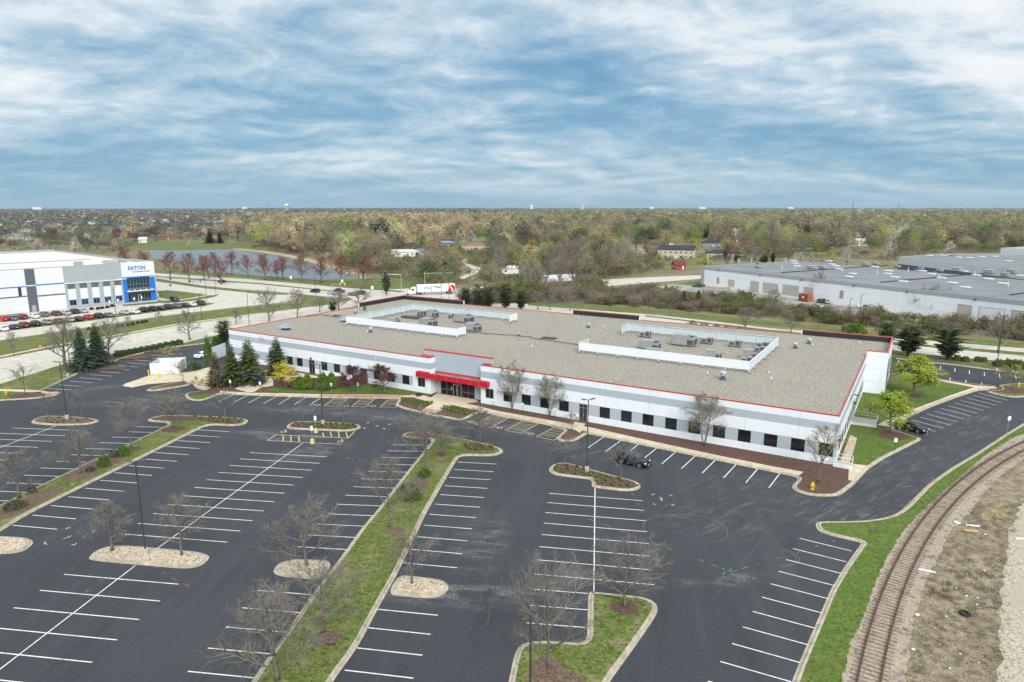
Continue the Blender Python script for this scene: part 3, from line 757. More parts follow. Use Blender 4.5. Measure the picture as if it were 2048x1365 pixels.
for a, b in [((205,740),(770,768)),((135,785),(500,805)),((500,805),(715,815)),((135,785),(205,740)),((820,712),(765,768)),((260,742),(258,790)),((318,745),(322,795)),((380,750),(385,800)),((568,725),(575,757)),((628,718),(635,757)),((690,718),(697,762)),((750,722),(762,765))]:
    line((500+a[0]/3.9, 680+a[1]/3.9), (500+b[0]/3.9, 680+b[1]/3.9), .13, YP, ZL)
def wheelchair(px, py, deg):
    """the painted seated-figure symbol"""
    x, y = g(px, py); a = math.radians(deg); c, s = math.cos(a), math.sin(a)
    T = lambda u, v: (x + u*c - v*s, y + u*s + v*c)
    ring = [T(.05 + .42*math.cos(t), -.18 + .42*math.sin(t)) for t in [math.radians(q) for q in range(100, 381, 20)]]
    for i in range(len(ring)-1): YP.strip(ring[i], ring[i+1], .11, ZL)
    for p, q in (((-.02,.52),(.02,.08)),((.02,.08),(.40,.06)),((.40,.06),(.55,-.42)),((0,.30),(.32,.28))): YP.strip(T(*p), T(*q), .12, ZL + .001)
    for i in range(6): YP.strip(T(-.06+.12*math.cos(i*PI/3), .68+.12*math.sin(i*PI/3)), T(-.06+.12*math.cos((i+1)*PI/3), .68+.12*math.sin((i+1)*PI/3)), .10, ZL)
for q in [(1059,867.7,58),(942,844.5,58),(997,855.5,58),(634,810.5,75),(745,812.6,75),(690,812.6,75),(568,863,-10),(681,882.6,-10)]: wheelchair(*q)
# road lines on the side road and the main road
def dash(px, B_, w=.15, on=3.0, off=7.0, z=-.012):
    P = chaikin(gp(px), 2, 6, False); acc = 0.0
    for i in range(len(P)-1):
        a, b = P[i], P[i+1]; L = math.dist(a, b); t = 0.0
        while t < L:
            ph = acc % (on + off); step = (on - ph) if ph < on else (on + off - ph)
            step = max(step, .01); e = min(L, t + step)
            if ph < on: B_.strip((a[0]+(b[0]-a[0])*t/L, a[1]+(b[1]-a[1])*t/L), (a[0]+(b[0]-a[0])*e/L, a[1]+(b[1]-a[1])*e/L), w, z)
            acc += e - t; t = e
dash([(-60,768),(0,752),(100,724),(215,697),(345,673),(440,655),(560,634),(650,617)], YP, .12, 200, .1); dash([(-60,764),(0,749),(100,722),(215,695.5),(345,671.5),(440,654),(560,633),(650,616)], YP, .12, 200, .1)
dash([(-60,748),(0,735),(90,711),(215,686),(340,663),(430,647)], WP, .14, 3, 6)
for (a, b) in (((45,712),(62,709.5)), ((68,724),(86,722))):
    line(a, b, .5, WP, -.010)
dash([(300,547),(500,561),(690,579)], WP, .15, 3, 9); dash([(300,556),(500,573),(690,590)], WP, .15, 3, 9)
dash([(1800,683),(1930,693),(2048,701)], WP, .15, 3, 9); dash([(1800,698),(1930,710),(2048,719)], WP, .15, 3, 9)
# surveyors' spray marks
def b3(x, y): return (1000 + x/3.793, 1015 + y/3.793)
def b4(x, y): return (1500 + x/3.737, 1015 + y/3.737)
def b1(x, y): return (x/3.9, 1015 + y/3.9)
def b6(x, y): return (500 + x/3.9, 680 + y/3.9)
for a, b in [((665,87),(705,102)),((790,130),(840,150)),((915,178),(958,192)),((1150,265),(1202,284)),((1268,304),(1308,322)),((1502,395),(1543,412)),((1605,432),(1652,452)),((1676,460),(1725,480)),((1745,488),(1780,520)),((1690,512),(1706,490)),((1748,458),(1748,474)),((1768,484),(1795,478)),((1832,466),(1880,450)),((1948,430),(1990,418))]:
    line(b3(*a), b3(*b), .07, GP_)
for a, b in [((50,422),(92,412)),((198,382),(228,375)),((345,340),(376,332)),((483,297),(515,287)),((610,258),(638,250))]: line(b4(*a), b4(*b), .07, GP_)
for a, b in [((750,918),(785,928)),((845,940),(878,948)),((385,860),(420,868))]: line(b6(*a), b6(*b), .09, GP_)
for a, b in [((775,583),(803,556)),((670,655),(710,632)),((668,655),(690,660)),((668,655),(680,640)),((1265,500),(1300,525)),((1342,550),(1382,572)),((1428,595),(1475,612)),((1475,612),(1455,620)),((1475,612),(1462,598)),((930,457),(955,445)),((1205,458),(1225,470)),((1205,283),(1220,268))]: line(b1(*a), b1(*b), .07, RP)
for a, b in [((1000,1163),(1010,1182)),((1025,1200),(1030,1215)),((1045,1240),(1052,1262)),((1065,1290),(1070,1310)),((1085,95-0),(1086,105))]: line((1000+a[0]/3.793, 680+a[1]/3.793), (1000+b[0]/3.793, 680+b[1]/3.793), .07, RP)
for a, b in [((515,172),(530,160)),((530,160),(552,162)),((725,182),(745,183)),((725,190),(745,183)),((345,283),(358,268)),((345,285),(372,288)),((558,290),(580,295)),((580,295),(596,280)),((492,245),(520,238)),((520,240),(545,226)),((530,236),(560,222))]: line(b1(*a), b1(*b), .09, SP_)
for a, b in [((1150,1178),(1155,1170)),((1155,1170),(1175,1173)),((1283,1178),(1303,1180)),((1303,1180),(1304,1187)),((1163,1240),(1167,1248)),((1167,1248),(1185,1250)),((1297,1252),(1315,1257)),((1315,1257),(1318,1248)),((1205,1197),(1235,1203)),((1215,1210),(1238,1216)),((1220,1200),(1225,1222))]: line((1000+a[0]/3.793, 680+a[1]/3.793), (1000+b[0]/3.793, 680+b[1]/3.793), .10, SP_)
for a, b in [((910,650),(930,643)),((980,672),(1003,674)),((880,690),(902,688)),((1035,692),(1055,694)),((1078,660),(1100,658))]: line(b6(*a), b6(*b), .22, SP_)
def arc(px, py, r, d0, d1, w=.05):
    x, y = g(px, py)
    P = [(x + r*math.cos(math.radians(d)), y + r*.8*math.sin(math.radians(d))) for d in range(d0, d1+1, 8)]
    for i in range(len(P)-1): ARC.strip(P[i], P[i+1], w, .0055)
ARC = MB(); arc(1370, 1058, 4.6, -60, 190); arc(1545, 1113, 2.6, -90, 60); arc(1545, 1113, 2.3, -90, 50)
structure('tyre_marks', ARC, plain('tyre_scuff', (.17,.165,.155), .9), 'faint curved tyre scuffs on the asphalt')
structure('parking_markings', WP, MT['white_paint'], 'white painted stall lines and lane lines')
structure('parking_markings', YP, MT['yellow_paint'], 'pale yellow hatched bays and wheelchair symbols')
structure('survey_marks', GP_, MT['green_paint'], 'green sprayed utility dashes on the asphalt')
structure('survey_marks', RP, MT['red_paint'], 'red sprayed arrows and dashes on the asphalt')
structure('survey_marks', SP_, MT['grey_paint'], 'white corner marks sprayed on the asphalt')
# expansion cracks
CR = MB()
for a, b, w in [((1020,1010),(985,1110),.06),((985,1110),(955,1225),.05),((1540,1060),(1420,1205),.045),((1110,1145),(1180,1105),.04),((1420,1170),(1310,1180),.05),((820,905),(760,960),.04),((60,1250),(160,1120),.03),((430,880),(560,905),.03),((1000,1015),(1020,1040),.05),((740,930),(790,815),.05),((985,1180),(975,1250),.06)]:
    line(a, b, w, CR, .004)
structure('pavement_joints', CR, plain('joint_tar', (.085,.085,.085), .9, var=.5), 'thin seams between passes of asphalt')
# ================================================================ THE OFFICE BUILDING
def wall_mesh(x0, x1, z0, z1, ops, rev=.20):
    """wall in the x-z plane facing -y with window openings and reveals"""
    b = MB(); ops = sorted(ops)
    xs = sorted({x0, x1, *[o[0] for o in ops], *[o[1] for o in ops]})
    for a, e in zip(xs[:-1], xs[1:]):
        o = [q for q in ops if q[0] <= a + 1e-4 and q[1] >= e - 1e-4]
        zs = [z0] + [z for q in sorted(o, key=lambda q: q[2]) for z in (q[2], q[3])] + [z1]; cuts = list(zip(zs[::2], zs[1::2]))
        for za, ze in cuts:
            if ze - za > 1e-3: b.add([(a, 0, za), (e, 0, za), (e, 0, ze), (a, 0, ze)], [(0, 1, 2, 3)])
    for a, e, za, ze in ops:
        b.add([(a,0,za),(a,rev,za),(a,rev,ze),(a,0,ze)], [(0,1,2,3)]); b.add([(e,rev,za),(e,0,za),(e,0,ze),(e,rev,ze)], [(0,1,2,3)])
        b.add([(a,0,ze),(a,rev,ze),(e,rev,ze),(e,0,ze)], [(0,1,2,3)]); b.add([(a,rev,za),(a,0,za),(e,0,za),(e,rev,za)], [(0,1,2,3)])
    return b

def window(parent, a, e, za, ze, mull=(), bars=(), fr='dark_frame', gl='glass', y=.13, name='window', t=.05, loc=(0, 0), rot=0.0):
    b = MB()
    b.box(a, y-.03, za, a+t, y+.06, ze); b.box(e-t, y-.03, za, e, y+.06, ze)
    b.box(a+t, y-.03, za, e-t, y+.06, za+t); b.box(a+t, y-.03, ze-t, e-t, y+.06, ze)
    for m in mull: b.box(m-t/2, y-.028, za+t, m+t/2, y+.058, ze-t)
    for z in bars: b.box(a+t, y-.026, z-t/2, e-t, y+.056, z+t/2)
    o = b.build(name, MT[fr], parent, (loc[0], loc[1], 0), rot)
    p = MB(); p.add([(a+.01, y+.02, za+.01), (e-.01, y+.02, za+.01), (e-.01, y+.02, ze-.01), (a+.01, y+.02, ze-.01)], [(0, 1, 2, 3)])
    p.build('pane', MT[gl], o)
    return o

BA = math.radians(BF.deg)
bld = thing('office_building', 'long white and grey single-storey office with red coping and red entrance canopy', 'building', (*BF.o, 0), BA)
D_ = 62.0; ZR = 7.0; ZC = 7.30
fx = lambda px: BF.hit(px, 760 if px < 1000 else 830, 0)[0]
WT, WB = 3.04, 1.20
wl = []                                              # front windows: (left, right)
px_left = [(546,556),(573.5,583),(593,604.7),(642,654),(667,679.5),(693,705.7),(720,732.5),(747,760.7),(775,789),(804,819)]
def fxx(px, py): return BF.hit(px, py, 0)[0]
left_edges = [fxx(573.5,713), fxx(593,716), fxx(642,725), fxx(667,728), fxx(693,733), fxx(720,737), fxx(747,742), fxx(775,746), fxx(804,751)]
fw = [(x, x+1.82) for x in [left_edges[0]-3.66] + left_edges]
right_edges = [fxx(1006.6,783), fxx(1043,789), fxx(1080,796), fxx(1118,801), fxx(1199,815), fxx(1242,820.5), fxx(1285,828.5), fxx(1330.6,837), fxx(1377,845), fxx(1425.8,852.5), fxx(1476,861), fxx(1528,870), fxx(1582,879), fxx(1637.8,888)]
fw2 = [(x, x+1.84) for x in right_edges]
dwin_l = (fxx(835,756), fxx(850,758)); dwin_r = (fxx(970.5,781), fxx(987,784))
door_l = (fxx(617,721), fxx(629,723)); door_r = (fxx(1158,809), fxx(1174.5,811.5))
RL, RR = 58.55, 69.95                                 # recess at the entrance
def front_part(x0, x1, wins, doors, dwin):
    ops = [(a, e, WB, WT) for a, e in wins] + [(a, e, .06, 3.0) for a, e in doors] + [(a, e, 1.25, WT) for a, e in dwin]
    wall_mesh(x0, x1, 0, ZC - .22, ops).build('wall', MT['wall'], bld)
    for a, e in wins: window(bld, a, e, WB, WT)
    for a, e in dwin: window(bld, a, e, 1.25, WT, mull=[(a+e)/2], fr='frame')
    for a, e in doors:
        d = window(bld, a, e, .06, 3.0, mull=[a + (e-a)*.48], bars=[2.35], fr='frame', name='door', t=.08)
        k = MB(); k.box(a + (e-a)*.48 + .10, .02, 1.0, a + (e-a)*.48 + .14, .09, 1.5); k.build('handle', MT['galv'], d)
    MB().box(x0, -.03, ZC-.22, x1, .14, ZC-.05).build('coping', MT['red_trim'], bld)
front_part(0, RL, fw, [door_l], [dwin_l])
front_part(RR, BL, fw2, [door_r], [dwin_r])
# returns of the recess and the raised grey entrance wall
RS = 1.55
b = MB(); b.add([(RL,0,0),(RL,RS,0),(RL,RS,ZC-.22),(RL,0,ZC-.22)], [(0,1,2,3)]); b.build('wall', MT['wall'], bld)
b = MB(); b.add([(RR,RS,0),(RR,0,0),(RR,0,ZC-.22),(RR,RS,ZC-.22)], [(0,1,2,3)]); b.build('wall', MT['wall'], bld)
gl0, gl1 = 59.75, 67.55
w = wall_mesh(55.9, 71.5, 0, 8.15, [(gl0, gl1, .03, 3.25)], .25)
w.add([(55.9,0,0),(55.9,.35,0),(55.9,.35,8.15),(55.9,0,8.15)][::-1], [(0,1,2,3)]); w.add([(71.5,0,0),(71.5,.35,0),(71.5,.35,8.15),(71.5,0,8.15)], [(0,1,2,3)]); w.add([(55.9,.35,6.9),(71.5,.35,6.9),(71.5,.35,8.15),(55.9,.35,8.15)], [(3,2,1,0)])
w.build('entrance_wall', MT['wall_grey'], bld, (0, RS, 0))
MB().box(55.86, RS-.04, 8.15, 71.54, RS+.42, 8.36).build('coping', MT['red_trim'], bld)
b = MB(); b.box(56.2, .40, ZR, RL-.02, RS, ZC-.05, skip='t'); b.box(55.9, .40, ZC-.05, RL-.002, RS-.05, ZC+.0); b.build('coping', MT['red_trim'], bld)
MB().box(RR+.002, .40, ZC-.05, 71.4, RS-.05, ZC+.0).build('coping', MT['red_trim'], bld)
cw = (gl1-gl0)
mu = [gl0+cw*f for f in (.17,.345,.37,.60,.625,.81)]
ew = window(bld, gl0, gl1, .03, 3.25, mull=[gl0+cw*.175, gl0+cw*.36, gl0+cw*.61, gl0+cw*.805], fr='frame', y=.16, name='entrance_window', t=.07, loc=(0, RS))
for q in ((gl0+.05, 1.02, gl0+cw*.36-.03, 1.09), (gl0+cw*.61+.03, 1.02, gl1-.05, 1.09), (gl0+cw*.36, 2.3, gl0+cw*.61, 2.38)): MB().box(q[0], .13, q[1], q[2], .22, q[3]).build('frame_rail', MT['frame'], ew)
for k in (0, 1):
    a = gl0+cw*(.365 + .1225*k); e = a + cw*.12
    d = window(bld, a+.02, e-.02, .04, 2.28, fr='frame', y=.10, name='door', t=.13, loc=(0, RS))
    hb = MB(); hx = (e-.22) if k == 0 else a+.17
    hb.box(hx, .02, .95, hx+.05, .06, 1.45); hb.build('handle', MT['galv'], d)
MB().box(gl0+cw*.355-.32, RS-.03, 1.25, gl0+cw*.355-.12, RS-.002, 1.65).build('notice', MT['paper_white'], bld)
# red canopy
CX0, CX1, CZ0, CZ1 = 55.75, 71.9, 3.40, 4.32
b = MB()
b.box(CX0, -.85, CZ0, CX1, -.78, CZ1); b.box(CX0, -.78, CZ0, CX0+.07, -.002, CZ1); b.box(CX1-.07, -.78, CZ0, CX1, -.002, CZ1)
b.box(CX0+.07, -.78, CZ0, CX1-.07, -.003, CZ0+.05); b.box(RL+.01, -.003, CZ0, RR-.01, RS-.003, CZ0+.05)
can = b.build('canopy', MT['red'], bld)
b = MB(); b.box(CX0+.07, -.78, CZ1-.34, CX1-.07, -.004, CZ1-.30); b.box(RL+.012, -.004, CZ1-.34, RR-.012, RS-.004, CZ1-.30); b.build('canopy_roof', MT['grey_membrane'], can)
b = MB(); b.box(CX0-.02, -.88, CZ1, CX1+.02, -.76, CZ1+.06); b.box(CX0-.02, -.76, CZ1, CX0+.1, -.004, CZ1+.06); b.box(CX1-.1, -.76, CZ1, CX1+.02, -.004, CZ1+.06)
b.box(RL+.012, RS-.10, CZ1-.30, RR-.012, RS-.004, CZ1+.10); b.box(CX0+.1, -.10, CZ1-.30, RL+.01, -.004, CZ1+.07); b.box(RR-.01, -.10, CZ1-.30, CX1-.1, -.004, CZ1+.07)
b.build('trim', MT['red_trim'], can)
pj = plain('pale_joint', (.65,.30,.20), .6)
for f in (.09, .275, .44, .59, .775, .885):
    x = CX0 + (CX1-CX0)*f; MB().box(x-.018, -.856, CZ0+.02, x+.018, -.851, CZ1).build('panel_joint', pj, can)
# side and rear walls (each built facing its own -y)
side_ops = [(3.2+3.66*k, 3.2+3.66*k+1.82, WB, WT) for k in range(5)] + [(22.0, 23.3, .35, 2.75)] + [(24.6+3.66*k, 24.6+3.66*k+1.82, WB, WT) for k in range(5)]
MT['wall_side'] = panel_wall('painted_side_panels', [(0, WHT), (1.18, (.62,.66,.69)), (3.05, WHT), (4.87, LG), (6.02, WHT)], 7.32, x0=1.0)
SY = 44.1
wall_mesh(0, SY, 0, ZC-.22, side_ops, .06).build('wall', MT['wall_side'], bld, (BL, 0, 0), PI/2)
for a, e, za, ze in side_ops:
    if za > 1: window(bld, a, e, za, ze, gl='glass', y=.02, loc=(BL, 0), rot=PI/2, t=.07)
    else:
        d = window(bld, a, e, za, ze, fr='white_metal', name='door', loc=(BL, 0), rot=PI/2, t=.14)
        k = MB(); k.box(e-.28, .01, 1.2, e-.22, .08, 1.32); k.build('handle', MT['galv'], d)
ZP = 8.38; BX = BL + 3.6
wall_mesh(0, BX-BL, 0, ZP-.22, []).build('wall', MT['wall_rear'], bld, (BL, SY, 0))
w = wall_mesh(0, D_-SY, 0, ZP-.22, [(2.2, 5.2, 1.0, 5.4), (6.6, 9.6, 1.0, 5.4), (11.0, 14.0, 1.0, 5.4)], .06); w.build('wall', MT['wall_rear'], bld, (BX, SY, 0), PI/2)
for x in (2.2, 6.6, 11.0): window(bld, x, x+3.0, 1.0, 5.4, mull=[x+1.5], bars=[3.2], fr='frame', y=.02, loc=(BX, SY), rot=PI/2)
wall_mesh(0, BX, 0, ZC-.22, [(x, x+1.8, WB, WT) for x in range(8, 118, 8)]).build('wall', MT['wall_rear'], bld, (BX, D_, 0), PI)
for x in range(8, 118, 8): window(bld, x, x+1.8, WB, WT, loc=(BX, D_), rot=PI)
wall_mesh(0, D_, 0, ZC-.22, []).build('wall', MT['wall_side'], bld, (0, D_, 0), -PI/2)
MB().box(BL-.14, .14, ZC-.22, BL+.03, SY-.01, ZC-.05).build('coping', MT['red_trim'], bld)
MB().box(-.03, .14, ZC-.22, .14, 42.2, ZC-.05).build('coping', MT['red_trim'], bld)
MB().box(23.0, D_-.16, ZC-.22, 57.8, D_+.03, ZC-.08).build('coping', MT['red_trim'], bld)
MB().box(76.6, D_-.16, ZC-.22, 114.2, D_+.03, ZC-.08).build('coping', MT['red_trim'], bld)
# raised parapets with dark membrane behind
def parapet(boxes, copes, inner):
    b = MB()
    for q in boxes: b.box(q[0], q[1], ZR, q[2], q[3], ZP-.22)
    p = b.build('parapet', MT['wall_rear'], bld)
    b = MB()
    for q in copes: b.box(q[0], q[1], ZP-.22, q[2], q[3], ZP-.07)
    b.build('coping', MT['red_trim'], p)
    b = MB()
    for q in inner: b.box(q[0], q[1], ZR+.01, q[2], q[3], ZP-.23)
    b.build('membrane', MT['dark_membrane'], p)
parapet([(.0, 42.3, .30, D_), (.30, D_-.30, 22.9, D_)], [(-.03, 42.27, .30, D_+.03), (.30, D_-.30, 22.93, D_+.03)], [(.30, 42.5, .34, D_-.30), (.34, D_-.34, 22.7, D_-.30)])
parapet([(57.8, D_-.30, 76.5, D_)], [(57.77, D_-.30, 76.53, D_+.03)], [(58.0, D_-.34, 76.3, D_-.30)])
parapet([(114.2, D_-.30, BX-.30, D_)], [(114.17, D_-.30, BX-.26, D_+.03), (BX-.26, SY-.03, BX+.03, D_+.03), (BL-.1, SY-.03, BX-.26, SY+.20)], [(114.4, D_-.34, BX-.30, D_-.30), (BX-.34, SY+.30, BX-.30, D_-.34), (BL, SY+.30, BX-.34, SY+.34)])
b = MB(); b.flat([(.12,.12),(56,.12),(56,RS+.36),(71.4,RS+.36),(71.4,.12),(BL-.12,.12),(BL-.12,SY+.3),(BX-.3,SY+.3),(BX-.3,D_-.3),(.3,D_-.3)], ZR+.10)
b.flat([(56.3,.40),(RL,.40),(RL,RS-.05),(56.3,RS-.05)], ZC-.04); b.flat([(RR,.40),(71.4,.40),(71.4,RS-.05),(RR,RS-.05)], ZC-.04)
b.build('roof', MT['roof_gravel'], bld)
# lamps on the walls
def wall_lamp(x, z, y=0.0, rot=0.0, loc=(0, 0), r=.14):
    b = MB(); b.box(x-r, -r*2.4, z-.16, x+r, -.002, z+.14); b.box(x-r*.6, -r*1.9, z-.24, x+r*.6, -.05, z-.16)
    b.build('wall_lamp', MT['dark_frame'], bld, (*loc, 0), rot)
wall_lamp(sum(door_l)/2, 3.45); wall_lamp(1.2, 3.4, loc=(BL, 0), rot=PI/2); wall_lamp(22.6, 3.4, loc=(BL, 0), rot=PI/2, r=.2)
def arm_lamp(x, z, loc=(0, 0), rot=0.0, m='galv'):
    b = MB(); b.tube([(x, 0, z-1.0), (x, -.12, z-.2), (x, -.5, z)], .04, 6); b.box(x-.16, -1.15, z-.05, x+.16, -.45, z+.06)
    b.build('wall_lamp', MT[m], bld, (*loc, 0), rot)
arm_lamp(fxx(528,674)-.2, 6.6); arm_lamp(16.0, 6.4, (BL, 0), PI/2, 'black_metal'); arm_lamp(3.8, 6.5, (BX, SY), PI/2, 'black_metal')
b = MB()
for px, py in ((751,717),(512,680)):
    x, z = BF.hit(px, py, 0); b.box(x-.06, -.07, z-.22, x+.06, -.002, z+.22)
b.build('scupper', MT['white_metal'], bld)
# tall white door and frame at the left end
x0 = fxx(484,690); b = MB(); b.box(x0, -.05, .1, x0+.14, -.002, 4.9); b.box(x0+3.2, -.05, .1, x0+3.34, -.002, 4.9); b.box(x0+.14, -.05, 4.76, x0+3.2, -.002, 4.9); b.box(x0+.14, -.02, .1, x0+3.2, -.002, 4.76); b.build('loading_door', MT['white_metal'], bld)
x0 = fxx(540,707); b = MB(); b.box(x0, -.30, 2.0, x0+.9, -.002, 3.6); b.build('meter_cabinet', MT['dark_frame'], bld)
# side landings with rails
def landing(px, py, w, d, zt, label):
    x, y = BF.on(px, py, 0)
    t = thing('door_landing', label, 'landing', (*BF.wld(x, y), .10), BA)
    MB().box(-d/2, -w/2, 0, d/2, w/2, zt).build('platform', MT['concrete'], t)
    MB().box(-d/2-.1, -w/2-.12, 0, d/2+.1, -w/2, zt+.12).build('side_wall', MT['white_metal'], t)
    r = MB()
    for px_, py_ in ((-d/2+.1, -w/2-.06), (d/2, -w/2-.06), (d/2, w/2-.05), (-d/2+.1, w/2-.05)): r.tube([(px_, py_, zt*.5), (px_, py_, zt+1.0)], .03, 6)
    for z in (.55, 1.0):
        r.tube([(-d/2+.1, -w/2-.06, zt+z), (d/2, -w/2-.06, zt+z), (d/2, w/2-.05, zt+z)], .03, 6)
        r.tube([(-d/2+.1, w/2-.05, zt+z), (d/2, w/2-.05, zt+z)], .03, 6)
    r.build('railing', MT['white_metal'], t)
landing(1728, 848, 3.4, 3.6, .35, 'white-railed concrete landing at the middle side door')
landing(1686, 934, 1.7, 2.2, .40, 'white-railed concrete landing by the front right corner')

# ---------------------------------------------------------------- things on the roof
ZT = ZR + .10
def rooft(name, label, cat, x, y, rot=0.0, group=None):
    return thing(name, label, cat, (*BF.wld(x, y), ZT), BA + rot, group)
def screen(x0, x1, y0, y1, gap, label):
    """white louvre screen on posts; gap = ('r' or 'l', ya, yb) open stretch of that side"""
    t = rooft('roof_screen', label, 'screen', x0, y0, 0, 'white plant screens on the gravel roof')
    W, Dp = x1-x0, y1-y0
    runs = [((0, 0), (W, 0)), ((0, Dp), (W, Dp))]
    s, ya, yb = gap
    gx, ox = (W, 0) if s == 'r' else (0, W)
    runs += [((ox, 0), (ox, Dp)), ((gx, 0), (gx, ya-y0)), ((gx, yb-y0), (gx, Dp))]
    z0, z1 = .62, 2.05
    for a, e in runs:
        L = math.dist(a, e); dx, dy = (e[0]-a[0])/L, (e[1]-a[1])/L
        # outward normal is away from the centre of the screen
        nx, ny = -dy, dx
        mx, my = (a[0]+e[0])/2 - W/2, (a[1]+e[1])/2 - Dp/2
        if nx*mx + ny*my < 0: nx, ny = -nx, -ny
        b = MB(); k = max(2, int(L/.35))
        for i in range(k):                         # ribbed sheet
            for q in (0, 1):
                u0, u1 = L*(i+q*.5)/k, L*(i+.5+q*.5)/k
                o_ = .075 + .012*q
                P = lambda u, o: (a[0]+dx*u+nx*o, a[1]+dy*u+ny*o)
                c1, c2 = P(u0, o_), P(u1, o_)
                b.add([(*c1, z0), (*c2, z0), (*c2, z1), (*c1, z1)], [(0, 1, 2, 3)])
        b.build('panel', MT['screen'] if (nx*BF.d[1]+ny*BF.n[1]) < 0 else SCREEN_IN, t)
        f = MB(); n = max(1, round(L/4.0))
        ang = math.atan2(dy, dx)
        f.obox((a[0]+e[0])/2, (a[1]+e[1])/2, z1+.03, L+.1, .16, .06, ang); f.obox((a[0]+e[0])/2, (a[1]+e[1])/2, z0+.02, L, .06, .06, ang)
        f.build('rail', MT['white_metal'], t)
        for i in range(n+1):
            p = (a[0]+dx*L*i/n, a[1]+dy*L*i/n)
            q = MB(); q.obox(p[0]-nx*.02, p[1]-ny*.02, z1/2+.05, .12, .12, z1-.1, ang, 0); q.obox(p[0], p[1], .06, .30, .30, .12, ang, 1)
            q.build('post', [MT['white_metal'], MT['dark_membrane']], t)
    return t
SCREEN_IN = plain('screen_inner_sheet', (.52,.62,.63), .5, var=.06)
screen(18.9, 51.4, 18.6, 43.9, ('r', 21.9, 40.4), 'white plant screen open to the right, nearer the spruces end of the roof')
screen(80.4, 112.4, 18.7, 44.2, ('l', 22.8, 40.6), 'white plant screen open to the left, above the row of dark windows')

def rtu(px, py, L, W, h, label, rot=0.0, hood=True, fans=2, flat=False):
    x, y = BF.on(px, py, ZT)
    t = rooft('air_conditioner', label, 'rooftop unit', x, y, rot, 'grey air conditioning units on the office roof')
    b = MB(); b.box(-L/2+.1, -W/2+.1, 0, L/2-.1, W/2-.1, .28); b.build('kerb_base', MT['hvac_dark'], t)
    b = MB(); b.box(-L/2, -W/2, .28, L/2*.35, W/2, .28+h); b.box(L/2*.35, -W/2+.06, .28, L/2, W/2-.06, .28+h*.86)
    for k in range(1, 4): b.box(-L/2+L*.66*k/4-.02, -W/2-.015, .35, -L/2+L*.66*k/4+.02, -W/2, .22+h)
    b.box(-L/2-.03, -W/2-.03, .28+h, L/2*.35+.03, W/2+.03, .34+h)
    b.build('cabinet', MT['hvac'], t)
    if hood:
        q = MB(); q.add([(-L/2,-W/2+.1,.4),(-L/2,W/2-.1,.4),(-L/2,W/2-.1,.2+h),(-L/2,-W/2+.1,.2+h),(-L/2-.6,-W/2+.1,.4),(-L/2-.6,W/2-.1,.4),(-L/2-.5,W/2-.1,h*.7),(-L/2-.5,-W/2+.1,h*.7)], [(4,5,1,0),(4,7,6,5),(7,3,2,6),(0,3,7,4),(5,6,2,1)])
        q.build('hood', MT['hvac'], t)
    for k in range(fans):
        f = MB(); r = min(W*.3, .42); cy = (k-(fans-1)/2)*W*.46
        f.lathe([(r+.05, .28+h*.86), (r+.05, .28+h*.86+.10), (r, .28+h*.86+.10), (r, .28+h*.86+.05)], 14, 0, (L*.34, cy)); f.build('fan', MT['hvac_dark'], t)
    g_ = MB(); g_.box(L/2, -W/2+.2, .4, L/2+.03, W/2-.2, .1+h*.7); g_.box(L*.2, -W/2-.012, .45, L/2-.1, -W/2+.056, .05+h*.7); g_.build('grille', MT['hvac_dark'], t)
def condenser(px, py, label, s=1.0):
    x, y = BF.on(px, py, ZT)
    t = rooft('condenser', label, 'rooftop unit', x, y, 0, 'small condensers on the office roof')
    b = MB(); b.box(-1.0*s, -.5*s, 0, -.9*s, .5*s, .3); b.box(.9*s, -.5*s, 0, 1.0*s, .5*s, .3); b.build('feet', MT['hvac_dark'], t)
    b = MB(); b.box(.15*s, -.5*s, .3, 1.05*s, .5*s, 1.25*s); b.box(-1.05*s, -.42*s, .3, .15*s, .42*s, .95*s); b.box(-1.1*s, -.45*s, .95*s, .15*s, .45*s, 1.0*s); b.build('cabinet', MT['hvac'], t)
    b = MB(); b.box(.25*s, -.515*s, .42, .95*s, -.5*s, 1.12*s); b.box(1.05*s, -.4*s, .42, 1.065*s, .4*s, 1.12*s); b.box(-.8*s, -.435*s, .42, -.1*s, -.42*s, .82*s); b.build('grille', MT['hvac_dark'], t)
rtu(929, 645, 4.2, 2.6, 1.75, 'large grey rooftop unit nearest the open side of the left screen', fans=2)
rtu(858, 652, 3.6, 2.2, 1.55, 'grey rooftop unit behind the front of the left screen')
rtu(947, 662, 3.4, 2.0, 1.45, 'grey rooftop unit standing outside the right end of the left screen')
rtu(866, 635, 2.6, 1.9, 1.6, 'boxy grey rooftop unit at the back of the left screen', hood=False, fans=1)
rtu(789, 646, 2.6, 1.8, .8, 'low grey rooftop unit in the left corner of the left screen', hood=False, fans=1)
rtu(833, 654.5, 4.2, 1.5, .55, 'flat grey duct box peeping over the left screen front', hood=False, fans=0)
condenser(843, 632, 'small condenser at the far corner of the left screen', 1.1); condenser(905, 637, 'small condenser at the back rail of the left screen')
rtu(1369, 691, 4.4, 2.6, 1.9, 'large grey rooftop unit in the middle of the right screen', fans=2)
rtu(1301, 699, 3.6, 2.1, 1.5, 'grey rooftop unit behind the front left of the right screen')
rtu(1311, 707, 3.6, 1.6, .6, 'flat grey duct box peeping over the right screen front', hood=False, fans=0)
rtu(1427, 719, 2.6, 1.5, 1.45, 'narrow grey rooftop unit behind the front of the right screen', hood=False, fans=0)
rtu(1500, 719, 2.5, 1.7, 1.5, 'grey rooftop unit against the right side of the right screen', hood=False, fans=1)
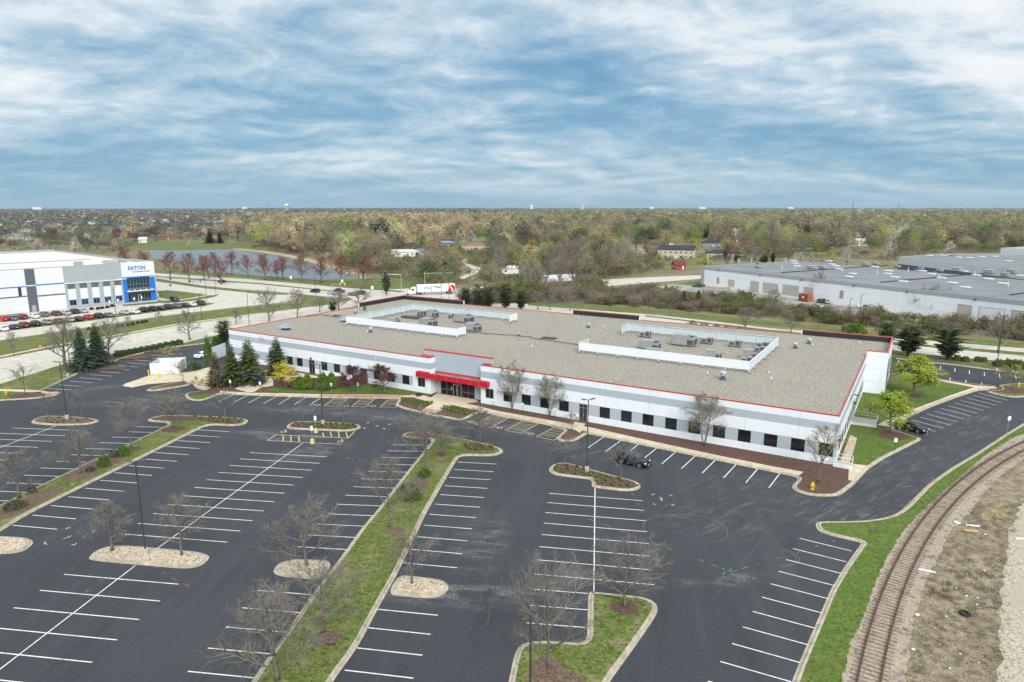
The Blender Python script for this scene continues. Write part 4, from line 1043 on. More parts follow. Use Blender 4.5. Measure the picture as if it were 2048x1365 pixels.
condenser(1290, 675, 'small condenser at the back left of the right screen', 1.15); condenser(1413, 688, 'small condenser behind the large unit of the right screen', 1.15); condenser(1469, 694, 'small condenser at the back rail of the right screen', 1.15)
condenser(1524, 697, 'small condenser in the far right corner of the right screen', 1.1); condenser(1493, 727, 'small condenser in the near right corner of the right screen')
condenser(1519, 705, 'low condenser second from the far right corner of the right screen')
def ducts():
    x, y = BF.on(820, 638, ZT)
    for k, (dx, dy, L, r, col, lab) in enumerate([(0, 0, 5.5, .28, 'hvac_dark', 'dark length of duct lying nearest in the left screen'), (-.5, 1.3, 4.5, .25, 'hvac_dark', 'dark length of duct lying in the middle of the left screen'), (1.5, 2.2, 5.0, .2, 'rust', 'rusty length of duct lying behind the other ducts')]):
        t = rooft('duct_length', lab, 'duct', x+dx, y+dy, .06*k, 'loose ducts on the roof')
        b = MB(); b.tube([(-L/2, 0, r+.1), (L/2, 0, r+.1)], r, 8); b.build('pipe', MT[col], t)
        b = MB(); b.box(-L/3, -.4, 0, -L/3+.15, .4, .1); b.box(L/3, -.4, 0, L/3+.15, .4, .1); b.build('support', MT['sleeper'], t)
ducts()
def hood_vent(px, py, s, label, mat='hood_blue'):
    x, y = BF.on(px, py, ZT)
    t = rooft('roof_vent', label, 'vent', x, y, 0, 'roof vents')
    MB().box(-.55*s, -.45*s, 0, .55*s, .45*s, .5*s).build('curb', MT['hvac_dark'], t)
    b = MB(); b.add([(-1.0*s,-.8*s,.45*s),(1.0*s,-.8*s,.45*s),(1.0*s,.8*s,.45*s),(-1.0*s,.8*s,.45*s),(-.8*s,-.55*s,.95*s),(.8*s,-.55*s,.95*s),(.8*s,.55*s,.95*s),(-.8*s,.55*s,.95*s)], [(3,2,1,0),(4,5,6,7),(0,1,5,4),(1,2,6,5),(2,3,7,6),(3,0,4,7)])
    b.build('hood', MT[mat], t)
hood_vent(572, 660, 1.25, 'blue-grey hooded vent alone on the left part of the roof')
hood_vent(674, 632, .9, 'pale hooded vent inside yellow guard rails', 'galv'); hood_vent(688, 644, 1.0, 'blue-grey hooded vent at the left corner of the left screen')
def guard(px, py):
    x, y = BF.on(px, py, ZT)
    t = rooft('guard_rail', 'yellow pipe guard rail round a hooded vent', 'rail', x, y)
    for z in (.6, 1.1):
        r = MB(); r.tube([(-1.6,-1.2,z),(1.6,-1.2,z),(1.6,1.2,z),(-1.6,1.2,z),(-1.6,-1.2,z)], .03, 5); r.build('rail', MT['yellow'], t)
    for a, e in ((-1.6,-1.2),(1.6,-1.2),(1.6,1.2),(-1.6,1.2)):
        r = MB(); r.tube([(a,e,0),(a,e,1.1)], .03, 5); r.build('post', MT['yellow'], t)
guard(674, 632)
def round_vent(px, py, s, label, mat='galv'):
    x, y = BF.on(px, py, ZT)
    t = rooft('roof_vent', label, 'vent', x, y, 0, 'roof vents')
    MB().lathe([(.42*s, 0), (.40*s, .12*s), (.26*s, .2*s), (.26*s, .5*s)], 12).build('curb', MT['hvac_dark'], t)
    MB().lathe([(.30*s, .45*s), (.46*s, .5*s), (.48*s, .62*s), (.36*s, .70*s), (.36*s, .80*s), (.48*s, .84*s), (.44*s, .98*s), (.2*s, 1.12*s)], 14).build('cap', MT[mat], t)
for q in [(1445.6,759.5,1.35,'turbine vent on the near right corner of the roof'),(741,665,1.1,'turbine vent below the front of the left screen'),(1177,656,1.1,'turbine vent near the middle raised parapet'),(1590.5,697,1.15,'turbine vent right of the right screen, nearer one'),(1617.7,688,1.15,'turbine vent right of the right screen, farther one'),(729.5,621.5,1.1,'dark turbine vent near the rear left corner'),(711,627.5,.9,'small vent between two larger ones near the rear left edge'),(1038,672.5,.8,'small vent on the pipe line across the roof')]:
    round_vent(q[0], q[1], q[2], q[3], 'hvac_dark' if 'dark' in q[3] else 'galv')
for i, (px, py) in enumerate([(1537.5,748),(1542,760.5),(1718,688),(1414.7,749.5),(1064,695.5),(1157.7,639),(1168,650.5),(1208,656.5),(1625,693.5),(735,666),(739,627)]):
    x, y = BF.on(px, py, ZT)
    t = rooft('vent_pipe', 'short white plastic vent pipe standing in the roof gravel', 'vent pipe', x, y, 0, 'white vent pipes on the office roof')
    MB().lathe([(.11, 0), (.11, .55), (.085, .55), (.085, .4)], 8).build('pipe', MT['white_metal'], t); MB().lathe([(.22, 0), (.16, .06)], 8).build('flashing', MT['dark_membrane'], t)
def roof_pipe(pts, label, r=.07):
    P = [BF.on(a, b_, ZT) for a, b_ in pts]; o = BF.wld(*P[0])
    t = thing('roof_pipe', label, 'pipe', (*o, ZT), BA)
    q = [(x-P[0][0], y-P[0][1], .22) for x, y in P]
    MB().tube(q, r, 6).build('pipe', MT['rust'], t)
    for a, e in zip(q[:-1], q[1:]):
        n = max(1, int(math.dist(a, e)/3))
        for i in range(n):
            f = (i+.5)/n; b = MB(); b.obox(a[0]+(e[0]-a[0])*f, a[1]+(e[1]-a[1])*f, .08, .25, .25, .16); b.build('support_block', MT['sleeper'], t)
roof_pipe([(923,665.5),(1020,672.5),(1062,676),(1064,678),(1157,692)], 'rusty gas pipe crossing the roof between the two screens')
roof_pipe([(612,635),(620,633.5),(646,631.5),(690,639)], 'rusty gas pipe running to the left screen')
x, y = BF.on(1098, 677.5, ZT)
t = rooft('pallet', 'dark pallet left lying on the roof gravel', 'pallet', x, y, .1)
b = MB()
for k in range(5): b.box(-1.6, -.9+k*.4, .12, 1.6, -.65+k*.4, .18)
b.build('deck', MT['dark_frame'], t); b = MB()
for k in range(3): b.box(-1.5+k*1.4, -.9, 0, -1.35+k*1.4, .95, .12)
b.build('bearer', MT['dark_frame'], t)

# ================================================================ BLUE-FRONTED WAREHOUSE
EF = Frame(g(314, 600), 49.7); EA = math.radians(49.7)
eb = thing('warehouse', 'large white warehouse with blue entrance corner and charcoal panels', 'building', (*EF.o, 0), EA)
ZE = 14.75
e_ops = [(-9.9, -1.9, 5.1, 9.0), (-9.9, -1.9, .1, 3.2)]
b = wall_mesh(-11.45, 0, 0, 9.45, e_ops, .4); b.build('entrance_wall', MT['blue'], eb)
window(eb, -9.9, -1.9, 5.1, 9.0, mull=[-9.9+8*k/7 for k in range(1, 7)], bars=[6.5], fr='frame', gl='glass_blue', y=.3, t=.09)
window(eb, -9.9, -1.9, .1, 3.2, mull=[-9.9+8*k/7 for k in (1, 2, 3, 4, 5, 6)], bars=[.95], fr='frame', gl='glass_blue', y=.3, t=.09)
d = window(eb, -6.5, -5.3, .12, 2.6, fr='white_metal', gl='glass_blue', y=.22, t=.14, name='door'); MB().box(-5.6, .1, 1, -5.55, .18, 1.5).build('handle', MT['galv'], d)
MB().box(-10.0, -.06, 3.22, -1.8, -.003, 5.08).build('spandrel', MT['dgrey'], eb)
b = MB(); b.box(-10.4, -1.4, 4.0, -.9, -.07, 4.25)
for k in range(5): b.box(-9.8+k*2.0, -1.3, 4.25, -9.6+k*2.0, -.07, 4.6)
b.build('canopy', MT['white_metal'], eb)
MB().box(-11.45, -.12, 9.45, .12, .35, ZE).build('sign_wall', MT['fwhite'], eb)
MB().box(-13.2, -.2, 8.72, -9.9, -.003, 9.0).build('ledge', MT['white_metal'], eb); MB().box(-1.9, -.2, 8.95, .2, -.003, 9.2).build('ledge', MT['white_metal'], eb)
b = wall_mesh(-30.2, -11.45, 0, ZE-.3, [(-29.2+3.75*k, -27.1+3.75*k, .9, 2.7) for k in range(5)]); b.build('wall', MT['fgrey'], eb)
MB().box(-30.2, -.25, 8.55, -11.5, -.003, 8.85).build('ledge', MT['white_metal'], eb)
for k in range(5):
    xa = -29.2+3.75*k; MB().box(xa-.12, -.05, 6.7, xa+2.22, -.003, 8.4).build('panel', MT['dgrey'], eb); MB().box(xa-.12, -.05, 2.95, xa+2.22, -.003, 6.69).build('panel', MT['fwhite'], eb)
    MB().box(xa-.12, -.06, 2.71, xa+2.22, -.004, 2.94).build('panel', MT['blue'], eb)
    window(eb, xa, xa+2.1, .9, 2.7, mull=[xa+1.05], fr='frame', gl='glass_blue', t=.08)
wall_mesh(-38.6, -30.2, 0, ZE-.3, []).build('wall', MT['fwhite'], eb)
MB().box(-38.55, -.06, 8.75, -30.25, -.003, 9.15).build('stripe', MT['blue'], eb); MB().box(-38.55, -.06, 5.0, -30.25, -.003, 5.45).build('stripe', MT['dgrey'], eb)
MB().box(-41.4, -.10, 0, -38.6, .2, ZE-.3).build('pilaster', MT['dgrey'], eb); MB().box(-41.4, -.13, 8.75, -38.6, -.104, 9.1).build('stripe', MT['white_metal'], eb)
b = MB(); b.box(-40.6, -.16, 0, -39.4, -.102, 2.3); b.build('door', MT['galv'], eb)
wall_mesh(-120, -41.4, 0, ZE-.3, []).build('wall', MT['fwhite'], eb)
MB().box(-120, -.06, 8.55, -41.45, -.003, 8.9).build('stripe', MT['blue'], eb); MB().box(-120, -.06, 5.3, -41.45, -.003, 5.7).build('stripe', MT['dgrey'], eb)
MB().box(-43.8, -.05, 5.71, -42.9, -.003, 8.54).build('panel', MT['dark_frame'], eb)
MB().box(-120, 0, ZE-.3, -11.46, .4, ZE).build('coping', MT['mgrey'], eb)
b = MB(); b.box(-.35, .35, 0, 0, 110, ZE-.6); b.box(-.4, 18, ZE-.6, .03, 110, ZE-.35); b.box(-120, 109.7, 0, -.35, 110, ZE); b.box(-120, .4, 0, -119.7, 109.7, ZE); b.build('wall', MT['mgrey'], eb)
b = MB(); b.box(-.5, .35, ZE-.6, -.02, 18, ZE); b.box(-11.4, 17.6, ZE-1.2, -.5, 18, ZE); b.box(-11.45, .35, ZE-1.2, -11.1, 17.6, ZE); b.build('parapet', MT['mgrey'], eb)
MB().flat([(-119.7, .4), (-.36, .4), (-.36, 109.6), (-119.7, 109.6)], ZE-1.05).build('roof', MT['white_membrane'], eb)
MB().box(-119, 40, ZE-1.0, -8, 40.15, ZE-.55).build('roof_edge', MT['mgrey'], eb)
for x, y, l, lab in ((-8.5, 6, 2.2, 'grey rooftop unit behind the blue entrance corner'), (-22, 10, 2.6, 'grey rooftop unit near the facade of the blue-fronted warehouse')):
    t = thing('air_conditioner', lab, 'rooftop unit', (*EF.wld(x, y), ZE-1.05), EA); MB().box(-l/2, -1, .3, l/2, 1, 1.7).build('cabinet', MT['hvac'], t); MB().box(-l/2+.1, -.9, 0, l/2-.1, .9, .3).build('kerb_base', MT['hvac_dark'], t)
def lettering(txt, size, mat, parent, loc, rot, name='lettering', bold=0.0, align='LEFT', ext=.02):
    cu = bpy.data.curves.new(name, 'FONT'); cu.body = txt; cu.size = size; cu.extrude = ext; cu.offset = bold; cu.align_x = align
    tmp = bpy.data.objects.new('tmp', cu); COL.objects.link(tmp)
    bpy.context.view_layer.update()
    me = bpy.data.meshes.new_from_object(tmp.evaluated_get(bpy.context.evaluated_depsgraph_get()))
    bpy.data.objects.remove(tmp)
    me.materials.clear(); me.materials.append(MT[mat])
    o = bpy.data.objects.new(name, me); COL.objects.link(o); o.parent = parent; o.location = loc; o.rotation_euler = rot
    return o
lettering('EATON', 1.85, 'blue', eb, (-9.2, -.16, 12.0), (PI/2, 0, 0), bold=.05)
lettering('Powering Business Worldwide', .52, 'black_text', eb, (-7.9, -.16, 11.05), (PI/2, 0, 0), bold=.008)

# ================================================================ GREY WAREHOUSES ON THE RIGHT
GF = Frame(g(1403, 532.6, 8.7), -62.4); GA = math.radians(-62.4)
gw = thing('warehouse', 'long grey flat-roofed warehouse with roof domes and loading doors', 'building', (*GF.o, 0), GA)
ZG = 8.7; GL = 190; GD = 63
gh = lambda px, py: GF.hit(px, py, 0)
wall_mesh(0, GL, 0, 7.3, []).build('wall', MT['gw_wall'], gw)
MB().box(-.02, -.06, 7.3, GL, .3, ZG).build('fascia', MT['mgrey'], gw); MB().box(0, -.05, 0, 2.0, -.002, 7.29).build('corner_panel', MT['mgrey'], gw)
b = MB(); b.box(-.02, .3, 0, .3, GD, ZG); b.box(.3, GD-.3, 0, GL, GD, ZG-.1); b.box(GL-.3, .3, 0, GL, GD-.3, ZG-.1); b.build('wall', MT['mgrey'], gw)
MB().flat([(.3, .3), (GL-.3, .3), (GL-.3, GD-.3), (.3, GD-.3)], ZG-.15).build('roof', MT['gw_roof'], gw)
doors = [((1457.6,560),(1468,571),'roller'),((1502,563),(1516,585),'roller'),((1527,566),(1554,590),'roller'),((1566.8,570),(1595.5,594),'roller'),((1609,575),(1625,592),'roller'),((1917.5,609),(1940,638),'roller'),((1960,614),(2006,645),'white_metal'),((2025,621),(2060,652),'roller')]
for (a, e, m) in doors:
    x0, zt = gh(*a); x1, zb = gh(*e); zb = min(zb, zt-3.4)
    d = MB(); n = 6; d.box(x0, -.05, max(zb, .2), x1, -.003, zt)
    for k in range(1, n): d.box(x0, -.07, max(zb,.2)+(zt-max(zb,.2))*k/n-.02, x1, -.05, max(zb,.2)+(zt-max(zb,.2))*k/n+.02)
    d = d.build('loading_door', MT[m], gw)
    f = MB(); f.box(x0-.18, -.09, max(zb,.2), x0-.02, -.003, zt+.15); f.box(x1+.02, -.09, max(zb,.2), x1+.18, -.003, zt+.15); f.box(x0-.02, -.09, zt+.01, x1+.02, -.003, zt+.15); f.build('door_frame', MT['mgrey'], d)
for a, e in (((1434,555),(1438,568)),((1680,581),(1686,598))):
    x0, zt = gh(*a); x1, zb = gh(*e); MB().box(x0, -.05, zb, max(x1, x0+.8), -.003, zt).build('door', MT['hvac'], gw)
for px in (1437, 1520, 1603, 1708, 1815, 1952):
    x, z = gh(px, 547+(px-1437)*.09); MB().box(x-.25, -.45, 7.35, x+.25, -.065, 7.75).build('wall_lamp', MT['dark_frame'], gw)
MB().box(gh(1441,547)[0], -.05, 6.1, gh(1452,547)[0], -.003, 6.6).build('wall_sign', MT['paper_white'], gw)
b = MB()
for a, e in (((1563,545.5),(1775,531)),((1760,565),(1970,547)),((2020,590),(2060,585))):
    p, q = GF.on(*a, ZG), GF.on(*e, ZG); ang = math.atan2(q[1]-p[1], q[0]-p[0]); b.obox((p[0]+q[0])/2, (p[1]+q[1])/2, ZG, math.dist(p, q), .35, .3, ang)
b.build('roof_joint', MT['dark_membrane'], gw)
z4 = lambda x, y: (1500+x/3.737, 400+y/3.737)
doms = [(323,460),(335,480),(350,500),(612,486),(590,463),(640,500),(670,524),(765,558),(738,580),(935,506),(1036,537),(1027,558),(1082,585),(1143,616),(1285,537),(1355,561),(1433,590),(1512,627),(1607,660),(1690,568),(1782,598),(1887,631),(2025,573),(1600,540)]
dm0 = None
def on_gw(px, py): return GF.wld(*GF.on(px, py, ZG-.15))
for i, q in enumerate(doms):
    P = on_gw(*z4(*q))
    if dm0 is None:
        dm0 = thing('roof_dome', 'white bubble skylight on the grey warehouse roof', 'skylight', (*P, ZG-.15), GA, 'white skylight domes on the grey warehouse roof')
        MB().box(-1.6, -1.0, 0, 1.6, 1.0, .3).build('curb', MT['galv'], dm0)
        b = MB(); b.add([(-1.6,-1,.3),(1.6,-1,.3),(1.6,1,.3),(-1.6,1,.3),(-1.1,-.6,.62),(1.1,-.6,.62),(1.1,.6,.62),(-1.1,.6,.62)], [(4,5,6,7),(0,1,5,4),(1,2,6,5),(2,3,7,6),(3,0,4,7)]); b.build('dome', MT['skylight'], dm0)
    else: copy_tree(dm0, (*P, ZG-.15))
un = [(60,510,1.6,'square white ventilator nearest the left end of the grey warehouse roof'),(62,482,1.3,'square white ventilator behind another at the left end of the grey warehouse roof'),(458,518,2.2,'long pale rooftop unit near the middle of the grey warehouse'),(545,518,1.9,'upright white rooftop unit behind the bare tree of the grey warehouse'),(730,466,1.4,'grey rooftop unit at the rear edge of the grey warehouse'),(545,458,1.2,'small grey unit at the rear edge beside a second one'),(585,456,1.3,'small dark unit at the rear edge beside a first one'),(860,492,2.0,'flat pale unit along the roof joint of the grey warehouse'),(940,488,1.8,'white unit beside the flat one on the roof joint'),(1100,510,1.5,'grey unit between two rows of domes'),(1275,524,1.4,'grey unit behind a dome toward the right'),(1418,540,1.5,'low grey unit toward the far right edge'),(1547,538,2.4,'large pale unit in front of the second warehouse'),(1786,553,2.4,'large pale unit by the right roof joint'),(1903,572,1.8,'upright grey unit with bent pipe beside it'),(1956,552,2.2,'large grey unit at the far right edge of the roof')]
for x, y, s, lab in un:
    P = on_gw(*z4(x, y)); t = thing('roof_ventilator', lab, 'rooftop unit', (*P, ZG-.15), GA, 'units on the grey warehouse roof')
    MB().box(-s*.6, -s*.5, 0, s*.6, s*.5, .35).build('curb', MT['hvac_dark'], t); b = MB(); b.box(-s*.7, -s*.6, .35, s*.7, s*.6, .3+s*.55); b.box(-s*.75, -s*.65, .3+s*.55, s*.75, s*.65, .36+s*.55); b.build('cabinet', MT['galv'] if 'white' in lab or 'pale' in lab else MT['hvac'], t)
for i, (x, y) in enumerate([(265,462),(337,515),(633,518),(690,545),(950,556),(1180,540),(1410,592),(1678,572),(1927,650),(8,475),(238,518)]):
    P = on_gw(*z4(x, y)); t = thing('vent_pipe', 'slim white vent stack on the grey warehouse roof', 'vent pipe', (*P, ZG-.15), 0, 'white vent stacks on the grey warehouse roof')
    MB().lathe([(.16, 0), (.16, 1.5)], 8).build('pipe', MT['white_metal'], t); MB().lathe([(.3, 1.5), (.3, 1.6), (.12, 1.8)], 8).build('cap', MT['galv'], t)
for px, py, lab in ((1462,531,'tall grey stack nearest the left corner of the grey warehouse'),(1475,530,'first of two paired grey stacks on the grey warehouse'),(1478,530,'second of two paired grey stacks on the grey warehouse'),(1502,529,'thin white stack right of the paired ones')):
    P = on_gw(px, py); t = thing('roof_stack', lab, 'stack', (*P, ZG-.15)); MB().lathe([(.35, 0), (.35, 2.6)], 8).build('pipe', MT['galv'], t); MB().lathe([(.45, 2.6), (.45, 2.8)], 8).build('cap', MT['galv'], t)
# second and third warehouses
def big_shed(poly, z, label, wallm, roofm, domes=(), bands=None):
    c = (sum(p[0] for p in poly)/len(poly), sum(p[1] for p in poly)/len(poly))
    t = thing('warehouse', label, 'building', (*c, 0))
    P = [(x-c[0], y-c[1]) for x, y in poly]
    if area(P) < 0: P = P[::-1]
    b = MB(); n = len(P)
    for i in range(n):
        a, e = P[i], P[(i+1) % n]; b.add([(*a, 0), (*e, 0), (*e, z), (*a, z)], [(0, 1, 2, 3)])
    b.build('wall', wallm, t)
    i_ = offset(P, .4); b = MB()
    for i in range(n):
        j = (i+1) % n; b.add([(*P[i], z), (*P[j], z), (*i_[j], z), (*i_[i], z)], [(0, 1, 2, 3)])
        b.add([(*i_[i], z), (*i_[j], z), (*i_[j], z-.5), (*i_[i], z-.5)], [(0, 1, 2, 3)])
    b.build('coping', MT['mgrey'], t)
    b = MB(); b.flat(i_, z-.3); b.build('roof', roofm, t)
    return t, c
W2P = [g(1798,513.7,9), g(1928,528,9), g(2060,542,9), g(2500,570,9), g(2500,512,9), g(2048,509,9), g(1880,508,9)]
w2m = panel_wall('second_warehouse_wall', [(0, (.12,.13,.15)), (5.2, (.62,.65,.68))], 9.0)
w2, c2 = big_shed(W2P, 9, 'low white-fascia warehouse with dark recessed bays behind the grey one', w2m, MT['gw_roof'])
b = MB()
for px, py in ((1834,535),(1872,537),(1930,548),(1973,553)):
    x, y = g(px, 519+(px-1798)*.11, 9); b.obox(x-c2[0]-.6, y-c2[1]-.8, 2.6, 1.2, 1.2, 5.2, .9)
b.build('pier', MT['blue_sign'], w2)
for i, q in enumerate([(1560,435),(1730,430),(1930,463),(1640,437),(1480,415),(1340,420),(1445,420),(1830,428)]):
    P = g(*z4(*q), 8.7); copy_tree(dm0, (*P, 8.7), label='white bubble skylight on the low warehouse behind', group='white skylight domes on the second warehouse')
W3P = [g(2001.7,496,12), g(2010,509,12)] + [g(2300,511,12), g(2300,490,12), g(2048,493.6,12)]
big_shed([g(2001.7,496,12), (292,368), (420,330), (440,420), g(2048,493.6,12)], 12, 'tall pale warehouse at the right edge behind the low one', panel_wall('third_warehouse_wall', [(0, (.36,.38,.40)), (6, (.56,.60,.63))], 9.0), mottled('tan_roof', [(.3,(.38,.33,.27)),(.7,(.46,.41,.34))], .2))
# ================================================================ VEHICLES
def sections(st):
    """loft of half-profiles: st = [(x, [(y, z), ...])] mirrored across y=0"""
    b = MB(); n = len(st[0][1]); rows = []
    for x, pr in st:
        rows.append([(x, -y, z) for y, z in pr] + [(x, y, z) for y, z in pr[::-1]])
    m = 2*n
    vs = [v for r in rows for v in r]; fs = []
    for i in range(len(rows)-1):
        for j in range(m-1):
            fs.append((i*m+j, (i+1)*m+j, (i+1)*m+j+1, i*m+j+1))
        fs.append((i*m+m-1, (i+1)*m+m-1, (i+1)*m, i*m))
    fs.append(tuple(range(m))); fs.append(tuple(len(vs)-m + m-1-k for k in range(m)))
    b.add(vs, fs); return b

def lerp(tab, x):
    for (a, va), (e, ve) in zip(tab[:-1], tab[1:]):
        if x <= e: return va + (ve-va)*max(0, (x-a)/(e-a))
    return tab[-1][1]

SHAPES = {  # length, width, hood/deck profile, roof profile (x from rear to front), roof start/end
 'sedan': dict(L=4.75, W=1.82, belt=[(-2.38,.72),(-2.3,.92),(-1.5,.98),(-.9,1.0),(.9,.97),(1.5,.90),(2.1,.78),(2.38,.55)], roof=[(-1.75,.98),(-1.05,1.36),(-.5,1.44),(.25,1.43),(.55,1.36),(1.25,.95)], wh=.33),
 'suv':   dict(L=4.65, W=1.86, belt=[(-2.33,.75),(-2.27,1.02),(-1.5,1.08),(.9,1.06),(1.4,1.02),(2.0,.92),(2.33,.62)], roof=[(-2.24,1.05),(-1.95,1.58),(-1.2,1.70),(.1,1.69),(.45,1.62),(1.2,1.05)], wh=.36),
 'van':   dict(L=5.0, W=1.95, belt=[(-2.5,.8),(-2.45,1.08),(-1.5,1.1),(1.2,1.08),(1.7,1.0),(2.3,.88),(2.5,.6)], roof=[(-2.44,1.05),(-2.3,1.70),(-1.2,1.78),(.6,1.76),(.95,1.66),(1.65,1.03)], wh=.36),
 'pickup':dict(L=5.6, W=1.98, belt=[(-2.8,.8),(-2.78,1.12),(-1.0,1.14),(1.0,1.12),(1.6,1.10),(2.5,1.02),(2.8,.7)], roof=[(-.95,1.12),(-.75,1.72),(-.3,1.82),(.55,1.80),(.8,1.72),(1.4,1.10)], wh=.40)}
_veh = {}
def vehicle_meshes(kind):
    if kind in _veh: return _veh[kind]
    s = SHAPES[kind]; L, W, wh = s['L'], s['W'], s['wh']; hw = W/2
    xs = sorted({-L/2, -L/2+.06, -L/2+.2, *[x for x, _ in s['belt']], *np.linspace(-L/2+.4, L/2-.4, 12).tolist(), L/2-.2, L/2-.06, L/2})
    st = []
    for x in xs:
        e = min(1, (L/2-abs(x))/.45); k = .80 + .20*math.sqrt(max(0, 1-(1-e)**2)); w = hw*k
        zb = lerp(s['belt'], x); z0 = .22 + (.10*(1-e))
        st.append((x, [(w*.90, z0), (w*.985, z0+.14), (w, .55), (w*.985, zb-.16 if zb-.16 > .56 else .57), (w*.93, zb-.04), (w*.80, zb+.015), (w*.4, zb+.035), (.02, zb+.04)]))
    body = sections(st)
    r = s['roof']; st = []
    for x in sorted({*[q for q, _ in r], *np.linspace(r[0][0], r[-1][0], 12).tolist()}):
        z = lerp(r, x); zb = lerp(s['belt'], x) - .03; t = min(1, max(0, (z-zb)/.5))
        wb = hw*.93; wt = hw*(.93 - .19*t); z = max(z, zb+.02)
        st.append((x, [(wb, zb), (wb-.02, zb+.02), (wt+.03, zb+(z-zb)*.82), (wt-.03, z-.03), (wt*.7, z), (.02, z+.015)]))
    cab = sections(st)
    b0 = len(body.v); body.v += cab.v; body.f += [tuple(b0+i for i in f) for f in cab.f]; body.m += cab.m
    if kind == 'pickup': body.box(-2.7, -.78, 1.10, -1.05, .78, 1.13)
    parts = {'body': body.mesh('body', [MT['paint']], True)}
    # glass: bands laid just outside the cabin
    def side_glass(sg):
        b = MB(); x0, x1 = r[0][0]+.32, r[-1][0]-.30
        X = np.linspace(x0, x1, 9); q = []
        for x in X:
            z = lerp(r, x); zb = lerp(s['belt'], x)-.03; t = min(1, max(0, (z-zb)/.5)); wb = hw*.93; wt = hw*(.93-.19*t)
            h = z-zb; lo, hi = zb+.10, max(zb+.11, zb+h*.80)
            f = lambda zz: (wb-.02) + ((wt+.03)-(wb-.02))*min(1, max(0, (zz-zb-.02)/max(.01, h*.82-.02)))
            q.append(((x, sg*(f(lo)+.012), lo), (x, sg*(f(hi)+.012), hi)))
        cut = 4
        for i in range(8):
            a, c = q[i], q[i+1]
            if i == cut:
                m = tuple(a[0][k]+(c[0][k]-a[0][k])*.25 for k in range(3)); m2 = tuple(a[1][k]+(c[1][k]-a[1][k])*.25 for k in range(3)); a = (m, m2)
            b.add([a[0], c[0], c[1], a[1]], [(0, 1, 2, 3)] if sg < 0 else [(3, 2, 1, 0)])
        return b.mesh('side_window', [MT['car_glass']])
    parts['side_window_r'] = side_glass(-1); parts['side_window_l'] = side_glass(1)
    def end_glass(xa, xb, nm):
        b = MB(); za, zb_ = lerp(r, xa), lerp(r, xb)
        ya, yb = hw*.80, hw*.66; d = .02
        nx, nz = (zb_-za), -(xb-xa); Ln = math.hypot(nx, nz); nx, nz = nx/Ln, nz/Ln
        if nz < 0: nx, nz = -nx, -nz
        off = .028
        b.add([(xa+nx*off, -ya, za+nz*off), (xb+nx*off, -yb, zb_+nz*off), (xb+nx*off, yb, zb_+nz*off), (xa+nx*off, ya, za+nz*off)], [(0, 1, 2, 3)])
        return b.mesh(nm, [MT['car_glass']])
    parts['windscreen'] = end_glass(r[-1][0]-.06, r[-2][0]+.04, 'windscreen')
    parts['rear_window'] = end_glass(r[0][0]+.05, r[1][0]-.02, 'rear_window')
    b = MB()
    # wheel, axis along y
    def ring(rad, y0, y1, n=14):
        q = MB()
        for k, y in enumerate((y0, y1)): q.v += [(rad*math.cos(2*PI*i/n), y, rad*math.sin(2*PI*i/n)) for i in range(n)]
        q.f += [(i, (i+1) % n, n+(i+1) % n, n+i) for i in range(n)] + [tuple(range(n-1, -1, -1)), tuple(range(n, 2*n))]; q.m = [0]*len(q.f); return q
    parts['wheel'] = ring(wh, -.11, .11).mesh('wheel', [MT['tyre']])
    rm = ring(wh*.66, -.125, .125, 12)
    parts['rim'] = rm.mesh('rim', [MT['rim']])
    zf = lerp(s['belt'], L/2-.25)
    for nm, sg in (('headlight_r', -1), ('headlight_l', 1)):
        b = MB(); b.box(L/2-.32, min(sg*hw*.60, sg*hw*.93), zf-.16, L/2-.07, max(sg*hw*.60, sg*hw*.93), zf-.02); parts[nm] = b.mesh('headlight', [MT['lens']])
    zr = lerp(s['belt'], -L/2+.1)
    for nm, sg in (('taillight_r', -1), ('taillight_l', 1)):
        b = MB(); b.box(-L/2-.01, min(sg*hw*.62, sg*hw*.94), zr-.22, -L/2+.2, max(sg*hw*.62, sg*hw*.94), zr+.0); parts[nm] = b.mesh('taillight', [MT['tail']])
    b = MB(); b.box(L/2-.05, -.55, .42, L/2+.012, .55, .60); parts['grille'] = b.mesh('grille', [MT['dark_frame']])
    b = MB(); b.box(L/2-.0, -.16, .36, L/2+.022, .16, .46); b.box(-L/2-.022, -.16, .62, -L/2, .16, .74); parts['plate'] = b.mesh('number_plate', [MT['paper_white']])
    _veh[kind] = parts
    return parts
def car(kind, x, y, head, col, label, cat=None, group=None, z=0.0):
    p = vehicle_meshes(kind); s = SHAPES[kind]
    t = thing('parked_car' if group else 'car', label, cat or {'sedan': 'car', 'suv': 'car', 'van': 'van', 'pickup': 'pickup truck'}[kind], (x, y, z), math.radians(head), group)
    linkmesh('body', p['body'], t, color=col)
    for k in ('side_window_r', 'side_window_l', 'windscreen', 'rear_window', 'headlight_r', 'headlight_l', 'taillight_r', 'taillight_l', 'grille', 'plate'):
        linkmesh(p[k].name.split('.')[0], p[k], t)
    for sx in (-1, 1):
        for sy in (-1, 1):
            w = linkmesh('wheel', p['wheel'], t, (sx*s['L']*.29, sy*(s['W']/2-.10), s['wh'])); linkmesh('rim', p['rim'], w)
    return t
BLK, WHI, SIL, GRY, RED, DRED, TAN, NAVY = (.008,.009,.011), (.78,.79,.80), (.42,.44,.45), (.13,.145,.155), (.50,.012,.016), (.16,.014,.020), (.30,.27,.23), (.018,.028,.05)
x, y = g(1265, 929); car('suv', x, y, -33, (.006,.010,.018), 'black SUV with orange-tinted headlamp on the drive before the office')
x, y = g(1822, 861); car('sedan', x, y, -56, BLK, 'black sedan parked alone beside the yellow-green tree')
z1 = lambda px, py: (px/3.9, 400+py/3.9)
